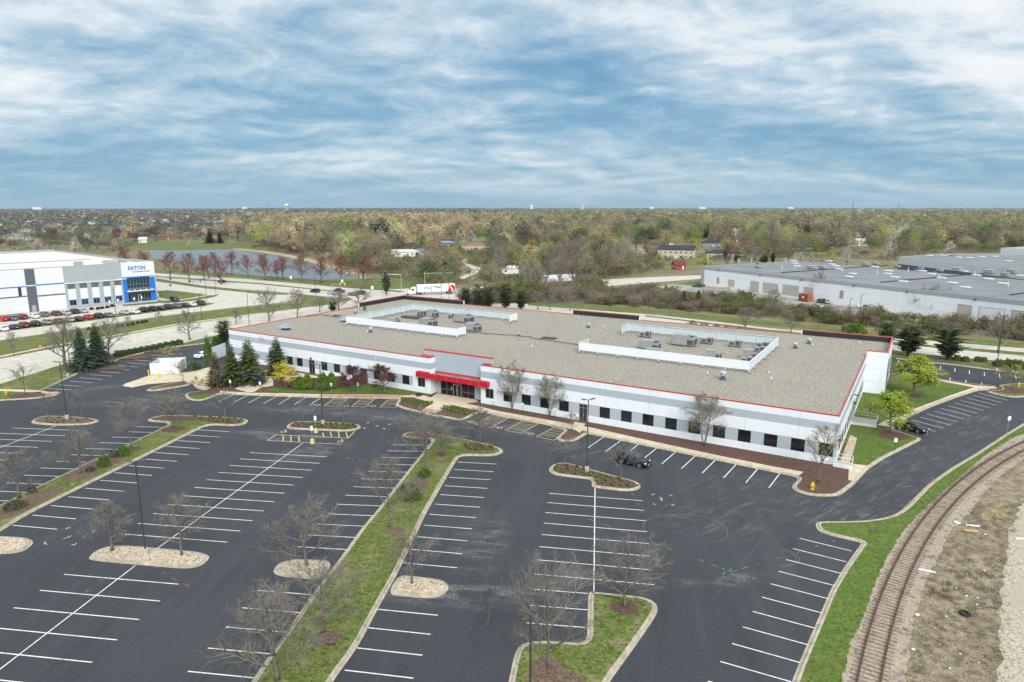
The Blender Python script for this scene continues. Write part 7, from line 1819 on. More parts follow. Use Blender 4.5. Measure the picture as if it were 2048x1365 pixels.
for i, (px, py) in enumerate([(236,655),(245,653.5),(256,652),(266,650),(276,648),(285,646.5),(293,645),(178,660),(196,660)]): bush(px, py, py-5.5, 7, 'small round shrub in the row across the far lawn', (.07,.075,.03), 'round', i % 2, z=0, group='small round shrubs on the far lawn')
for i, (px, py) in enumerate([(205,618),(215,616.5),(225,614),(196,619.5),(183,620)]): bush(px, py, py-5, 8, 'small clipped shrub before the blue-fronted warehouse', (.04,.06,.02), 'round', i % 2, z=0, group='clipped shrubs at the blue-fronted warehouse')
for i, (px, py, w, h_, lab) in enumerate([(1898,721,11,9,'first clipped bush below the two pines'),(1913,722,16,11,'second clipped bush below the two pines'),(1930,724,16,10,'third clipped bush below the two pines'),(1955,724,14,10,'first of a pair of clipped bushes left of the lamp post'),(1967,725,12,10,'second of a pair of clipped bushes left of the lamp post'),(1997,734,22,14,'clipped bush at the foot of the right lamp post'),(2015,733,20,14,'clipped bush right of the right lamp post'),(2035,738,28,17,'clipped bush at the right edge of the picture')]): bush(px, py, py-h_, w, lab, (.15,.195,.05), 'box', i % 2, z=.1, group='clipped bushes by the far right car park')
for i in range(11):
    f = i/10; px, py = 236+f*122, 714-f*24
    bush(px, py, py-10, 16, 'clipped bush in the dark green hedge beside the side road, number %s from the left' % ['one','two','three','four','five','six','seven','eight','nine','ten','eleven'][i], (.08,.13,.037), 'box', i % 2, 'hedge_bush', .1, 'hedge beside the side road')
for i, (px, py, w) in enumerate([(1385,652,24),(1408,656,26),(1432,659,22),(1455,662,30),(1478,665,32),(1500,668,30)]): bush(px, py+2, py-11, w, ['first','second','third','fourth','fifth','last'][i]+' of the pinkish grey shrubs peeping over the rear roof edge', (.17,.115,.10), 'twig', i % 2, z=0, group='pinkish shrubs behind the office')
for px, py, w, c, lab in ((1695,668,26,(.22,.24,.08),'yellow-green shrub peeping over the rear parapet, left one'),(1712,670,32,(.13,.21,.03),'bright green shrub peeping over the rear parapet, right one')): bush(px, py, py-22, w, lab, c, 'round', 0, z=0)
for i, (px, py) in enumerate([(1640,980),(1605,940)]): pass
# clumps of daylilies -----------------------------------------------------------
r6 = random.Random(9); Qs = []
for k in range(70):
    a = r6.uniform(0, 6.28); L = r6.uniform(.22, .42); w = .03; o = Vector((r6.uniform(-.08, .08), r6.uniform(-.08, .08), 0)); d = Vector((math.cos(a), math.sin(a), 0)); s = Vector((-d.y, d.x, 0))*w
    Qs.append([tuple(o-s), tuple(o+s), tuple(o+d*L*.6+s*.8+Vector((0, 0, L*.75))), tuple(o+d*L+Vector((0, 0, L*.55)))])
clump = quads_mesh('lily_clump', np.array(Qs), [MT['foliage_fine']])
NC = [0]
def clumps(poly, n, label, group, smin=.55, smax=.85, z=.135, seed=0, gap=.75):
    P = gp(poly); rnd = random.Random(seed+33); xs = [p[0] for p in P]; ys = [p[1] for p in P]; got = []
    for _ in range(n*40):
        if len(got) >= n: break
        q = (rnd.uniform(min(xs), max(xs)), rnd.uniform(min(ys), max(ys)))
        if inside(q, P) and all(math.dist(q, o) > gap for o in got): got.append(q)
    for q in got:
        s = rnd.uniform(smin, smax); o = linkmesh('lily_clump', clump, None, (*q, z), rnd.uniform(0, 6), (s, s, s), (.14+rnd.uniform(-.02,.03), .26+rnd.uniform(-.03,.03), .03))
        tag(o, label, 'plant', group)
def inset(px, d):
    P = gp(px); P = P if area(P) > 0 else P[::-1]
    return P
clumps([(1108,944),(1110,932),(1140,931),(1184,944),(1237,958),(1268,966),(1276,973),(1270,978),(1195,972),(1188,957),(1160,953)], 46, 'bright green lily clump on the stepped mulch island', 'lily clumps on the stepped island')
clumps([(585,853),(592,847),(650,848),(708,851),(713,855),(690,860),(630,857)], 36, 'green lily clump on the mulch island facing the entrance', 'lily clumps on the island facing the entrance', .55, .95, seed=1)
clumps([(380,834),(470,838),(488,843),(470,848),(420,846)], 22, 'green lily clump at the right end of the left median', 'lily clumps on the left median', .5, .9, seed=2)
clumps([(935,888),(985,896),(988,902),(945,902),(925,896)], 26, 'green lily clump round the bare tree at the median end', 'lily clumps at the median end', .55, .95, seed=3)
clumps([(803,800),(868,806.5),(862,811),(840,815.5),(802,803)], 100, 'green lily clump in the bed left of the entrance walk', 'lily clumps left of the entrance walk', .55, .85, z=.14, seed=4, gap=.55)
clumps([(890,813),(905,814.5),(945,824),(932,832),(915,829),(880,819)], 100, 'green lily clump in the bed right of the entrance walk', 'lily clumps right of the entrance walk', .55, .85, z=.14, seed=5, gap=.55)
clumps([(85,838),(150,836),(188,841),(180,847),(110,849),(75,845)], 18, 'small green clump on the island below the spruces', 'small clumps on the island below the spruces', .4, .8, seed=6)
# ================================================================ HOUSES BEYOND
def house(x, y, rot, w, d, h, roofh, wallm, wcol, rcol, label, detail=True, hip=False, chimney=False, group=None, name='house', z=0.0):
    t = thing(name, label, 'house' if name == 'house' else 'shed', (x, y, z), rot, group)
    W = MB(); W.box(-w/2, -d/2, 0, w/2, d/2, h, skip='tb')
    if not hip: W.add([(-w/2, -d/2, h), (-w/2, d/2, h), (-w/2, 0, h+roofh)], [(0, 1, 2)][::1]); W.add([(w/2, -d/2, h), (w/2, d/2, h), (w/2, 0, h+roofh)], [(2, 1, 0)])
    wo = W.build('wall', MT['cladding'] if wallm is None else MT[wallm], t, color=wcol)
    e = .45; R = MB(); ro = e*roofh/(d/2)
    if hip:
        k = min(w*.3, d*.45)
        R.add([(-w/2-e,-d/2-e,h-.1),(w/2+e,-d/2-e,h-.1),(w/2+e,d/2+e,h-.1),(-w/2-e,d/2+e,h-.1),(-w/2+k,0,h+roofh),(w/2-k,0,h+roofh)], [(0,1,5,4),(1,2,5),(2,3,4,5),(3,0,4)])
    else:
        for s in (-1, 1):
            q = [(-w/2-e, s*(d/2+e), h-ro), (w/2+e, s*(d/2+e), h-ro), (w/2+e, 0, h+roofh+.06), (-w/2-e, 0, h+roofh+.06)]
            q2 = [(a, b, c+.16) for a, b, c in q]
            R.add(q+q2, [(0,1,2,3) if s > 0 else (3,2,1,0), (4,5,6,7) if s < 0 else (7,6,5,4), (0,1,5,4), (1,2,6,5), (3,0,4,7)])
    r = R.build('roof', MT['roofing'], t, color=rcol)
    if chimney: MB().box(w*.2, -.4, h+roofh*.4, w*.2+.9, .4, h+roofh+1.0).build('chimney', MT['brick_wall'], r)
    if detail:
        fl = [1.0] if h < 4.2 else [1.0, 3.6]
        n = max(2, int(w/3.2))
        for z0 in fl:
            for k in range(n):
                xx = -w/2 + w*(k+.5)/n
                if z0 == 1.0 and k == n//2:
                    MB().box(xx-.5, -d/2-.06, 0, xx+.5, -d/2-.003, 2.1).build('door', MT['white_siding'], t); continue
                q = MB().box(xx-.65, -d/2-.06, z0, xx+.65, -d/2-.003, z0+1.25).build('window', MT['white_siding'], t)
                MB().box(xx-.55, -d/2-.075, z0+.1, xx+.55, -d/2-.062, z0+1.15).build('pane', MT['glass'], q)
        for s in (-1, 1):
            q = MB().box(min(s*(w/2+.003), s*(w/2+.06)), -.6, 1.0, max(s*(w/2+.003), s*(w/2+.06)), .6, 2.2).build('window', MT['white_siding'], t)
    return t
BRN, SLT, CHR, BLU, WHR, RBR = (.13,.095,.07), (.10,.11,.125), (.045,.047,.055), (.13,.20,.28), (.52,.53,.54), (.20,.09,.055)
SID, WSD, BRK, GSD, YSD = (.50,.45,.36), (.68,.68,.66), (.24,.105,.075), (.33,.34,.34), (.52,.47,.33)
HOUSES = [  # px, py, rot deg, w, d, h, roofh, wall, roof, hip, label
 (1353,517,-20,24,11,6.2,2.6,SID,CHR,False,'large tan two-storey house with dark roof and rear terrace'),
 (338,479,5,26,12,3.2,2.4,BRK,BRN,True,'long brick ranch house on the lawn beyond the pond'),
 (802,513,8,26,11,3.4,1.6,WSD,WHR,True,'low house with pale grey roof among trees right of the pond'),
 (845,512,-15,15,10,3.4,1.8,GSD,BLU,True,'low house with blue-grey hipped roof next to the pale one'),
 (895,494,0,32,12,3.6,1.4,(.20,.25,.30),(.24,.29,.33),False,'long low blue-roofed building behind the columnar tree'),
 (957,500,-6,26,12,3.8,2.0,SID,(.25,.155,.10),True,'long tan house with brown roof left of the gravel drive'),
 (815,485,30,14,10,5.6,2.4,YSD,BRN,False,'tan two-storey house among the cottonwoods'),
 (853,487,0,22,10,3.2,1.8,SID,BRN,True,'low brown-roofed house right of the tan two-storey one'),
 (674,492,5,18,9,3.2,1.6,WSD,WHR,True,'low pale-roofed house glimpsed behind the pond bank'),
 (1024,547,10,12,7,3.0,1.2,WSD,WHR,True,'white-roofed low building right of the gravel drive'),
 (1070,552,35,13,11,3.6,3.4,GSD,(.36,.36,.36),False,'grey gabled house hidden in the bare copse'),
 (1208,530,-10,14,10,3.2,2.2,SID,BRN,True,'brown-roofed house in the copse right of the gabled one'),
 (1246,499,0,17,10,3.2,2.0,WSD,(.40,.40,.40),True,'pale-roofed house left of the white blossoming tree'),
 (1312,505,0,14,10,3.2,2.4,BRK,BRN,True,'brick house left of the large tan two-storey house'),
 (1255,478,-5,22,11,3.4,2.6,GSD,SLT,True,'slate-roofed house high among the evergreens'),
 (1318,476,0,24,12,3.4,2.6,BRK,CHR,True,'dark-roofed house right of the tall pointed evergreen'),
 (1185,466,0,16,11,3.6,2.6,BRK,BRN,True,'red-roofed house glimpsed among the far trees'),
 (1345,500,0,14,9,3.2,2.0,WSD,WHR,True,'white house behind the large tan two-storey one'),
 (1425,494,-10,18,11,3.6,3.2,GSD,CHR,True,'dark hip-roofed house right of the yellow tree'),
 (1448,516,-10,24,11,3.4,2.2,SID,CHR,True,'long dark-roofed house above the grey warehouse corner'),
 (1478,500,10,16,11,3.4,3.2,BRK,BRN,True,'brown brick house with reddish hip roof'),
 (1470,484,0,24,11,3.4,2.6,BRK,(.12,.085,.07),True,'long reddish-roofed house in front of white blossoms'),
 (1667,482,0,18,11,5.4,2.4,(.52,.36,.25),(.33,.22,.15),True,'salmon two-storey house in the trees behind the grey warehouse'),
 (1720,492,0,26,11,4.5,2.2,WSD,WHR,True,'white-roofed house between two white blossoming trees'),
 (1610,497,0,16,10,3.4,2.2,WSD,CHR,True,'white house behind the rear edge of the grey warehouse'),
 (10,478,20,16,12,6,4.0,WSD,CHR,False,'white gabled house at the far left edge'),
 (40,480,10,18,10,3.6,2.6,WSD,SLT,False,'white low house beside the gabled one at the far left'),
 (1100,478,0,16,10,3.2,2.2,SID,BRN,True,'brown-roofed house low among tan trees left of the evergreens'),
 (1060,505,0,15,10,3.2,2.2,SID,(.30,.2,.13),True,'tan-roofed house behind the bright yellow-green tree'),
]
protect = []
for px, py, rd, w, d, h, rh, wc, rc, hip, lab in HOUSES:
    x, y = g(px, py); house(x, y, math.radians(rd), w, d, h, rh, None, wc, rc, lab, hip=hip, chimney=(w > 13 and px % 2 == 0))
    k = 1/pxm(px, py)
    if px in (1353,338,802,845,895,957,815,1024,1425,1448,1478,1470,1667,1720,1312): protect.append((px, py - h*k*.7, w*k*(.30 if px in (1353,338,957) else .16), (h+rh)*k*.40))
x, y = g(1357, 538.5); house(x, y, .25, 6.5, 4.2, 2.6, 1.9, 'barn_red', None, (.16,.045,.035), 'small red barn shed with white trim on the lawn', name='shed'); protect.append((1357, 533, 12, 7))
x, y = g(287, 486); house(x, y, .3, 7, 5, 3.4, 2.0, 'white_siding', None, WHR, 'small white shed on the green lawn beyond the pond', name='shed'); protect.append((287, 484, 8, 6))
protect += [(945,532,20,12), (1290,561,90,5), (1250,577,60,4), (865,578,60,14), (600,540,60,10), (1360,526,24,8), (380,489,110,6), (440,489,60,6), (1400,556,60,6), (935,552,16,6)]
panel_fence([(1290,526),(1322,524)], 2.0, 'garden_fence', 'brown board garden fence beside the tan two-storey house', 'brown_fence', z=0)
# columnar evergreen by the blue roof
bush(869, 513, 478, 13, 'tall columnar evergreen beside the blue-roofed building', (.05,.095,.02), 'col', 1, 'columnar_evergreen', 0, cat='tree')

ORD = 'first second third fourth fifth sixth seventh eighth ninth tenth eleventh twelfth thirteenth fourteenth fifteenth sixteenth seventeenth eighteenth nineteenth twentieth'.split()
TENS = {20: 'twenty', 30: 'thirty', 40: 'forty', 50: 'fifty', 60: 'sixty', 70: 'seventy', 80: 'eighty', 90: 'ninety'}
def ordinal(n):
    if n <= 20: return ORD[n-1]
    t, u = n//10*10, n % 10
    return (TENS[t][:-1] + 'ieth') if u == 0 else TENS[t] + '-' + ORD[u-1]
# far subdivision at the left: small houses in rows
r7 = random.Random(21); rows = []
for py, n, x0, x1, nm in ((464, 9, 40, 300, 'nearest'), (457, 15, 0, 480, 'second'), (450, 18, 0, 500, 'third'), (444, 18, -10, 520, 'fourth'), (438.5, 16, 0, 560, 'farthest')):
    for k in range(n):
        px = x0 + (x1-x0)*(k+r7.uniform(.2, .8))/n; pyy = py + r7.uniform(-1.6, 1.6)
        if py == 464 and 225 < px < 300: continue
        x, y = g(px, pyy); wc = r7.choice([WSD, SID, BRK, GSD, BRK, WSD]); rc = r7.choice([CHR, SLT, (.06,.058,.062), (.08,.085,.10), (.075,.06,.055)])
        house(x, y, math.radians(r7.choice([0, 90, 20, 60, -25])), r7.uniform(15, 22), r7.uniform(11, 14), r7.uniform(3.6, 6), r7.uniform(3.2, 4.6), None, wc, rc,
              '%s house from the left in the %s row of the far left subdivision' % (ordinal(k+1), nm), detail=False, hip=r7.random() < .45, group='dark-roofed houses of the far subdivision')

# ================================================================ TREES OF THE MIDDLE DISTANCE
def mid_tree(seed, style):
    rnd = random.Random(seed); h = 14.0
    if style == 'con':
        T, Q = conifer_mesh(seed, rnd.choice(['spruce', 'pine'])); Q = Q[::5]*(h/9.0)
        c = Q.mean(axis=1, keepdims=True); Q = c + (Q-c)*2.1
        B_ = MB(); B_.tube([(0, 0, 0), (0, 0, h*.9)], [.25, .05], 5)
        return quads_mesh('evergreen', Q, [MT['bark'], MT['foliage']], np.ones(len(Q), np.int32), B_)
    T, W, tips = grow_tree(seed, h=h*1.02, trunk_h=.20, spread=rnd.uniform(.80, 1.08), limbs=10, sub=5, twg=3, fine=1 if style == 'bare' else 0, r0=.30, multi=1, rise=rnd.uniform(.5, .62), thick=1.5 if style == 'leaf' else 1.9)
    b0 = len(T.v); T.v += W.v; T.f += [tuple(b0+i for i in f) for f in W.f]; T.m += ([1] if style == 'bare' else [0])*len(W.f)
    pts = [tuple(p) for p in tips]
    if style == 'bare': Q = leaf_quads(pts, 1.0, rnd, 6, .55, (.05, .10), up=.6)
    else: Q = leaf_quads(pts, .50, rnd, 8, .62, (.45, .9), ctr=(0, 0, h*.52))
    return quads_mesh('spring_tree', Q, [MT['bark'], MT['foliage']], np.ones(len(Q), np.int32), T)
MID = {s: [mid_tree(1000+i+37*j, s) for i in range(n)] for j, (s, n) in enumerate((('bare', 5), ('leaf', 5), ('con', 3)))}
KINDS = {'bare': ('bare', (.33,.28,.205), 'bare grey-brown tree'), 'dark': ('bare', (.20,.17,.135), 'dark bare tree'), 'tan': ('leaf', (.60,.50,.29), 'pale tan budding tree'), 'peach': ('leaf', (.68,.50,.26), 'peach-tan budding tree'), 'bud': ('leaf', (.44,.43,.14), 'yellow-green budding tree'),
         'olive': ('leaf', (.33,.30,.15), 'olive-brown budding tree'), 'green': ('leaf', (.20,.27,.065), 'fresh green tree'), 'yellow': ('leaf', (.50,.46,.05), 'bright yellow-green tree'), 'rust': ('leaf', (.20,.105,.07), 'reddish budding tree'), 'white': ('leaf', (.62,.63,.54), 'white blossoming tree'), 'con': ('con', (.060,.095,.042), 'dark evergreen tree')}
SPOTS = []     # (x, y, h, w, kind, zone)
def place(px, py, top, wpx, kind, zone): SPOTS.append((*g(px, py), hgt(px, py, top), wpx*pxm(px, py), kind, zone))
ZN = {'A': 'on the far bank of the pond', 'A2': 'in the tall stand beyond the pond', 'B': 'among the houses left of the gravel drive', 'C': 'in the copse beyond the office roof', 'D': 'among the houses behind the grey warehouse', 'E': 'behind the blue-fronted warehouse', 'F': 'beyond the white roof at the far left'}
# those one can pick out
for q in [(270,484,435,52,'tan','E'),(312,482,452,46,'dark','E'),(152,512,476,26,'white','F'),(75,500,480,22,'white','F'),(378,498,484,12,'white','E'),(55,466,448,26,'white','F'),
          (590,505,438,64,'tan','A'),(672,508,450,60,'bare','A'),(643,505,452,50,'bud','A'),(740,512,470,30,'bud','A'),(700,480,440,36,'yellow','A2'),(722,500,440,40,'dark','A2'),(765,487,437,48,'dark','A2'),(805,487,428,62,'peach','A2'),(845,490,434,60,'tan','A2'),(741,492,472,28,'yellow','A2'),(757,470,423,44,'tan','A2'),(893,475,430,36,'peach','A2'),(918,498,448,44,'dark','A2'),(975,470,447,70,'yellow','A2'),(826,493,470,26,'peach','A2'),(943,498,462,26,'white','B'),(1003,500,448,40,'olive','A2'),
          (708,505,480,34,'green','A'),(770,535,505,36,'bare','A'),(745,512,486,30,'bud','A'),(655,512,505,12,'white','A'),(795,520,500,20,'yellow','B'),(835,520,505,12,'con','B'),(890,541,522,14,'con','B'),(752,540,512,34,'green','B'),(1010,530,490,30,'bare','C'),
          (1063,506,481,36,'yellow','C'),(1280,515,492,46,'white','C'),(1388,508,476,66,'yellow','D'),(1411,551,515,38,'yellow','D'),(1412,478,458,24,'con','D'),(1314,475,452,12,'con','D'),(1187,466,436,18,'con','D'),(1200,462,437,16,'con','D'),(1128,458,444,18,'con','D'),(1268,466,440,22,'con','D'),(1195,540,466,78,'olive','C'),(1150,560,488,70,'dark','C'),(1235,540,490,56,'bare','C'),
          (1466,482,458,22,'white','D'),(1480,482,456,18,'white','D'),(1453,533,488,44,'rust','D'),(1510,520,480,40,'dark','D'),(1541,515,440,44,'bare','D'),(1563,480,444,18,'con','D'),(1590,482,448,26,'con','D'),(1612,486,450,18,'con','D'),(1592,530,506,18,'white','D'),(1601,530,504,10,'white','D'),(1621,532,508,18,'white','D'),(1660,535,502,42,'yellow','D'),(1693,530,496,18,'white','D'),(1776,520,475,36,'white','D'),(1896,512,484,26,'white','D'),(1473,526,508,16,'con','D'),(1529,530,510,20,'con','D'),(1521,535,515,14,'con','D'),(1545,528,506,14,'con','D'),(1450,520,502,14,'con','D'),(1333,482,470,30,'bare','D'),(1350,470,445,30,'bare','D')]:
    place(*q)
for q in [(1092,577,524,44,'dark','C'),(1118,579,518,50,'bare','C'),(1146,577,522,46,'dark','C'),(1172,575,510,56,'bare','C'),(1060,572,520,40,'bare','C'),(1210,556,500,46,'dark','C'),(1255,548,505,40,'bare','C'),(985,572,530,34,'bare','B'),(905,552,515,30,'green','B')]: place(*q)
ACC = [(x, y) for x, y, *_ in SPOTS]
for x, y, h_, w_, kd, _ in SPOTS:
    if kd in ('yellow', 'white', 'peach', 'con', 'rust'): a_ = project(x, y); s_ = 1/pxm(*a_); protect.append((a_[0], a_[1]-h_*s_*.55, w_*s_*.30, h_*s_*.35))
def blocked(px, py, hpx, wpx):
    for a, b, rx, ry in protect:
        if py > b and abs(px-a) < rx + wpx*.42 and py-hpx < b + ry*.3: return True
    return False
avoid = [gp(p) for p in ([(300,497),(355,500.5),(470,500),(520,505),(605,521),(712,553),(735,563),(640,563.5),(520,554.5),(400,538),(300,514)], [(255,486),(300,481),(480,486),(520,492),(500,497),(420,500),(330,502),(262,498)], [(1300,576),(1350,567),(1396,561),(1412,566),(1540,590),(2060,655),(1800,648),(1480,594)],
        [(700,600),(756,579),(1040,569),(1190,560),(1520,548),(1520,552),(1400,558),(1198,574),(913,600)], [(1190,579),(1250,573),(1298,571),(1351,582),(1250,584)], [(1325,526),(1420,519),(1425,530),(1330,534)])]
avoid += [[GF.wld(-6, -8), GF.wld(200, -8), GF.wld(200, 70), GF.wld(-6, 70)], W2P, [EF.wld(-130, -40), EF.wld(14, -40), EF.wld(20, 115), EF.wld(-130, 115)], hw_far + hw_near, [(270,380),(420,320),(450,430),(290,415)]]
def fill(poly, n, hr, kinds, zone, seed, gap=5.0):
    P = gp(poly); rnd = random.Random(seed); xs = [p[0] for p in P]; ys = [p[1] for p in P]; k = 0
    for _ in range(n*60):
        if k >= n: break
        q = (rnd.uniform(min(xs), max(xs)), rnd.uniform(min(ys), max(ys)))
        if not inside(q, P) or any(inside(q, a) for a in avoid) or any(math.dist(q, o) < gap for o in ACC): continue
        h_ = rnd.uniform(*hr); w_ = h_*rnd.uniform(.62, .95)
        px, py = project(*q); s = 1/pxm(px, py)
        if blocked(px, py, h_*s, w_*s): continue
        ACC.append(q); SPOTS.append((*q, h_, w_, rnd.choices(list(kinds), list(kinds.values()))[0], zone)); k += 1
fill([(440,489),(500,486),(760,488),(790,520),(735,545),(690,535),(600,512),(520,500),(470,497)], 34, (11, 20), dict(tan=4, bud=3, bare=3, olive=2, peach=1), 'A', 1)
fill([(440,470),(1000,466),(1010,488),(760,488),(480,486)], 44, (15, 24), dict(tan=5, peach=2, bare=4, dark=2, bud=2, olive=2), 'A2', 2, 7)
fill([(760,492),(1020,492),(1040,520),(960,575),(800,560),(735,545)], 46, (7, 13), dict(bud=3, green=3, bare=4, olive=4, dark=2, rust=1), 'B', 3, 4.5)
fill([(960,540),(1040,505),(1330,505),(1320,545),(1200,558),(1180,575),(1040,596),(900,606)], 58, (8, 14), dict(bare=5, dark=4, olive=4, bud=2, green=1, rust=1), 'C', 4, 4.5)
fill([(1020,470),(2100,474),(2100,500),(1980,505),(1780,518),(1580,518),(1420,528),(1300,505),(1020,505)], 62, (12, 20), dict(bare=5, dark=3, olive=5, bud=3, rust=1.5, tan=2, green=1, con=.8), 'D', 5, 9)
fill([(225,500),(250,470),(460,470),(470,482),(300,478),(240,500)], 16, (9, 14), dict(tan=4, bare=4, bud=1), 'E', 6, 5)
fill([(-40,505),(-40,470),(240,470),(250,512),(100,502)], 46, (6, 11), dict(tan=4, bare=3, bud=3, olive=2, white=.4), 'F', 7, 5)
SPOTS.sort(key=lambda s: project(s[0], s[1])[0])
cnts = {}
r8 = random.Random(77)
for x, y, h_, w_, kind, zone in SPOTS:
    st, col, desc = KINDS[kind]; c = cnts[(kind, zone)] = cnts.get((kind, zone), 0) + 1
    me = r8.choice(MID[st]); s = h_/14.0; ws = min(1.5, max(.7, (w_/h_)/(.78 if st != 'con' else .62)))*s
    v = r8.uniform(.82, 1.18)
    o = linkmesh('evergreen' if st == 'con' else 'spring_tree', me, None, (x, y, -.05), r8.uniform(0, 6.28), (ws, ws, s), tuple(min(1, q*v*r8.uniform(.93, 1.07)) for q in col))
    tag(o, '%s %s, %s from the left' % (desc, ZN[zone], ordinal(c)), 'tree', 'trees ' + ZN[zone])
# the thicket between the trail and the grey warehouse
def thick_mesh(seed, leafy):
    rnd = random.Random(seed); S = MB(); tips = []
    for k in range(16):
        a, q = rnd.uniform(0, 6.28), rnd.uniform(0, .9); b0 = Vector((q*math.cos(a), q*math.sin(a), 0)); d = Vector((math.cos(a)*rnd.uniform(.1, .6), math.sin(a)*rnd.uniform(.1, .6), 1)).normalized()
        L = rnd.uniform(1.6, 3.6); p = [b0, b0+d*L*.5, b0+d*L + Vector((rnd.uniform(-.3, .3), rnd.uniform(-.3, .3), 0))]
        S.tube(p, [.04, .025, .01], 3, cap=False)
        for j in range(16):
            o = p[1].lerp(p[2], rnd.random()) if rnd.random() < .7 else p[0].lerp(p[1], rnd.random()); e = o + Vector((rnd.gauss(0, .5), rnd.gauss(0, .5), rnd.uniform(.1, .8))); S.tube([o, e], [.014, .006], 3, cap=False); tips += [tuple(e), tuple(o.lerp(e, .5))]
    Q = leaf_quads(tips, .30 if leafy else .5, rnd, 4 if leafy else 3, .24, (.4, .9) if leafy else (.05, .10), up=.3)
    return quads_mesh('thicket_shrub', Q, [MT['twig'], MT['foliage']], np.ones(len(Q), np.int32), S)
TH = [thick_mesh(7, True), thick_mesh(8, True), thick_mesh(9, False), thick_mesh(10, False)]
P = gp([(1056,600),(1298,616),(1540,638),(1700,653),(1850,668),(2048,682),(2200,694),(2200,682),(2048,662),(1850,646),(1700,632),(1560,614),(1480,603),(1340,592),(1190,588),(1040,586)])
rnd = random.Random(15); xs = [p[0] for p in P]; ys = [p[1] for p in P]; got = []
for _ in range(20000):
    if len(got) >= 130: break
    q = (rnd.uniform(min(xs), max(xs)), rnd.uniform(min(ys), max(ys)))
    if inside(q, P) and all(math.dist(q, o) > 3.0 for o in got): got.append(q)
P2 = gp([(925,603),(1040,593.5),(1190,579),(1205,592),(1060,604),(945,613)]); x2 = [p[0] for p in P2]; y2 = [p[1] for p in P2]; nb_ = len(got)
for _ in range(4000):
    if len(got) >= nb_ + 46: break
    q = (rnd.uniform(min(x2), max(x2)), rnd.uniform(min(y2), max(y2)))
    if inside(q, P2) and all(math.dist(q, o) > 3.2 for o in got): got.append(q)
got.sort(key=lambda q: project(*q)[0]); tc_ = [0, 0]
for i, q in enumerate(got):
    px, py = project(*q); k = rnd.choices([0, 1, 2, 3], [3, 3, 3, 3])[0]; s = rnd.uniform(.9, 1.6)*(1.45 if px < 1190 and py < 604 else 1.05 if px < 1500 else .9 if px < 1780 else 1.05)
    col = rnd.choice([(.17,.17,.065), (.21,.19,.085), (.14,.165,.05), (.19,.16,.09)]) if k < 2 else rnd.choice([(.30,.24,.17), (.24,.19,.14), (.33,.26,.21)])
    o = linkmesh('thicket_shrub', TH[k], None, (*q, -.05), rnd.uniform(0, 6.28), (s*1.25, s*1.25, s*rnd.uniform(.75, 1.0)), col)
    j = int(k > 1); tc_[j] += 1; tag(o, '%s shrub of the thicket along the dark trail, %s from the left' % (('leafy olive', 'bare brown')[j], ordinal(tc_[j])), 'shrub', 'shrubs of the thicket along the trail')

# ================================================================ FAR WOODS AND UNDERGROWTH (stuff)
def attr_mat(name, var=.09, scale=.25):
    m, nt, b = new_mat(name); at = nt.nodes.new('ShaderNodeAttribute'); at.attribute_name = 'tint'
    f = noise(nt, coordnode(nt, 'P'), scale, 3); v = nt.nodes.new('ShaderNodeMapRange'); nt.links.new(f, v.inputs[0]); v.inputs[1].default_value = .3; v.inputs[2].default_value = .7; v.inputs[3].default_value = 1-var; v.inputs[4].default_value = 1+var
    c = nt.nodes.new('ShaderNodeVectorMath'); c.operation = 'SCALE'; nt.links.new(at.outputs['Color'], c.inputs[0]); nt.links.new(v.outputs[0], c.inputs['Scale'])
    nt.links.new(c.outputs[0], b.inputs['Base Color']); b.inputs['Roughness'].default_value = .85; b.inputs['Specular IOR Level'].default_value = .1; leafy(nt, b, c.outputs[0], .5)
    return m
MT['woods'] = attr_mat('woodland_crowns')
RN = np.random.default_rng(42)
def crowns(X, Y, Hh, Wd, C, k, size, flat=.45):
    """k random leaf sprays over the crown of each tree -> quads (n*k,4,3), tint (n*k,3)"""
    n = len(X); N_ = n*k
    th = RN.uniform(0, 2*PI, N_); cz = RN.uniform(-.35, 1, N_); r = RN.uniform(.55, 1.0, N_)
    ix = np.repeat(np.arange(n), k); w = np.sqrt(np.clip(1-cz*cz, 0, 1))
    lum = 1 + .18*np.sin(th*3 + ix) + .12*np.sin(th*5 + cz*5 + ix*2)
    Pt = np.stack([X[ix] + Wd[ix]/2*w*np.cos(th)*r*lum, Y[ix] + Wd[ix]/2*w*np.sin(th)*r*lum, Hh[ix]*(1-flat) + Hh[ix]*flat*cz*r*lum], 1)
    m = np.stack([w*np.cos(th), w*np.sin(th), cz*1.15+.15], 1) + RN.normal(0, .13, (N_, 3)); a = np.cross(m, RN.normal(0, 1, (N_, 3))); a /= np.linalg.norm(a, axis=1, keepdims=True)+1e-9; b = np.cross(m, a); b /= np.linalg.norm(b, axis=1, keepdims=True)+1e-9
    s = (Wd[ix]*size*RN.uniform(.6, 1.3, N_))[:, None]
    Q = np.stack([Pt - a*s*.5, Pt - b*s*.35, Pt + a*s*.5, Pt + b*s*.35], 1)
    T = C[ix]*RN.uniform(.93, 1.07, (N_, 1))
    return Q, T
def stuff_mesh(name, parts, label, mat):
    Q = np.concatenate([p[0] for p in parts]); T = np.concatenate([p[1] for p in parts])
    me = quads_mesh(name, Q, [mat]); at = me.attributes.new('tint', 'FLOAT_COLOR', 'POINT')
    col = np.ones((len(Q)*4, 4), np.float32); col[:, :3] = np.repeat(T, 4, axis=0); at.data.foreach_set('color', col.ravel())
    o = linkmesh(name, me); return tag(o, label, None, None, 'stuff')
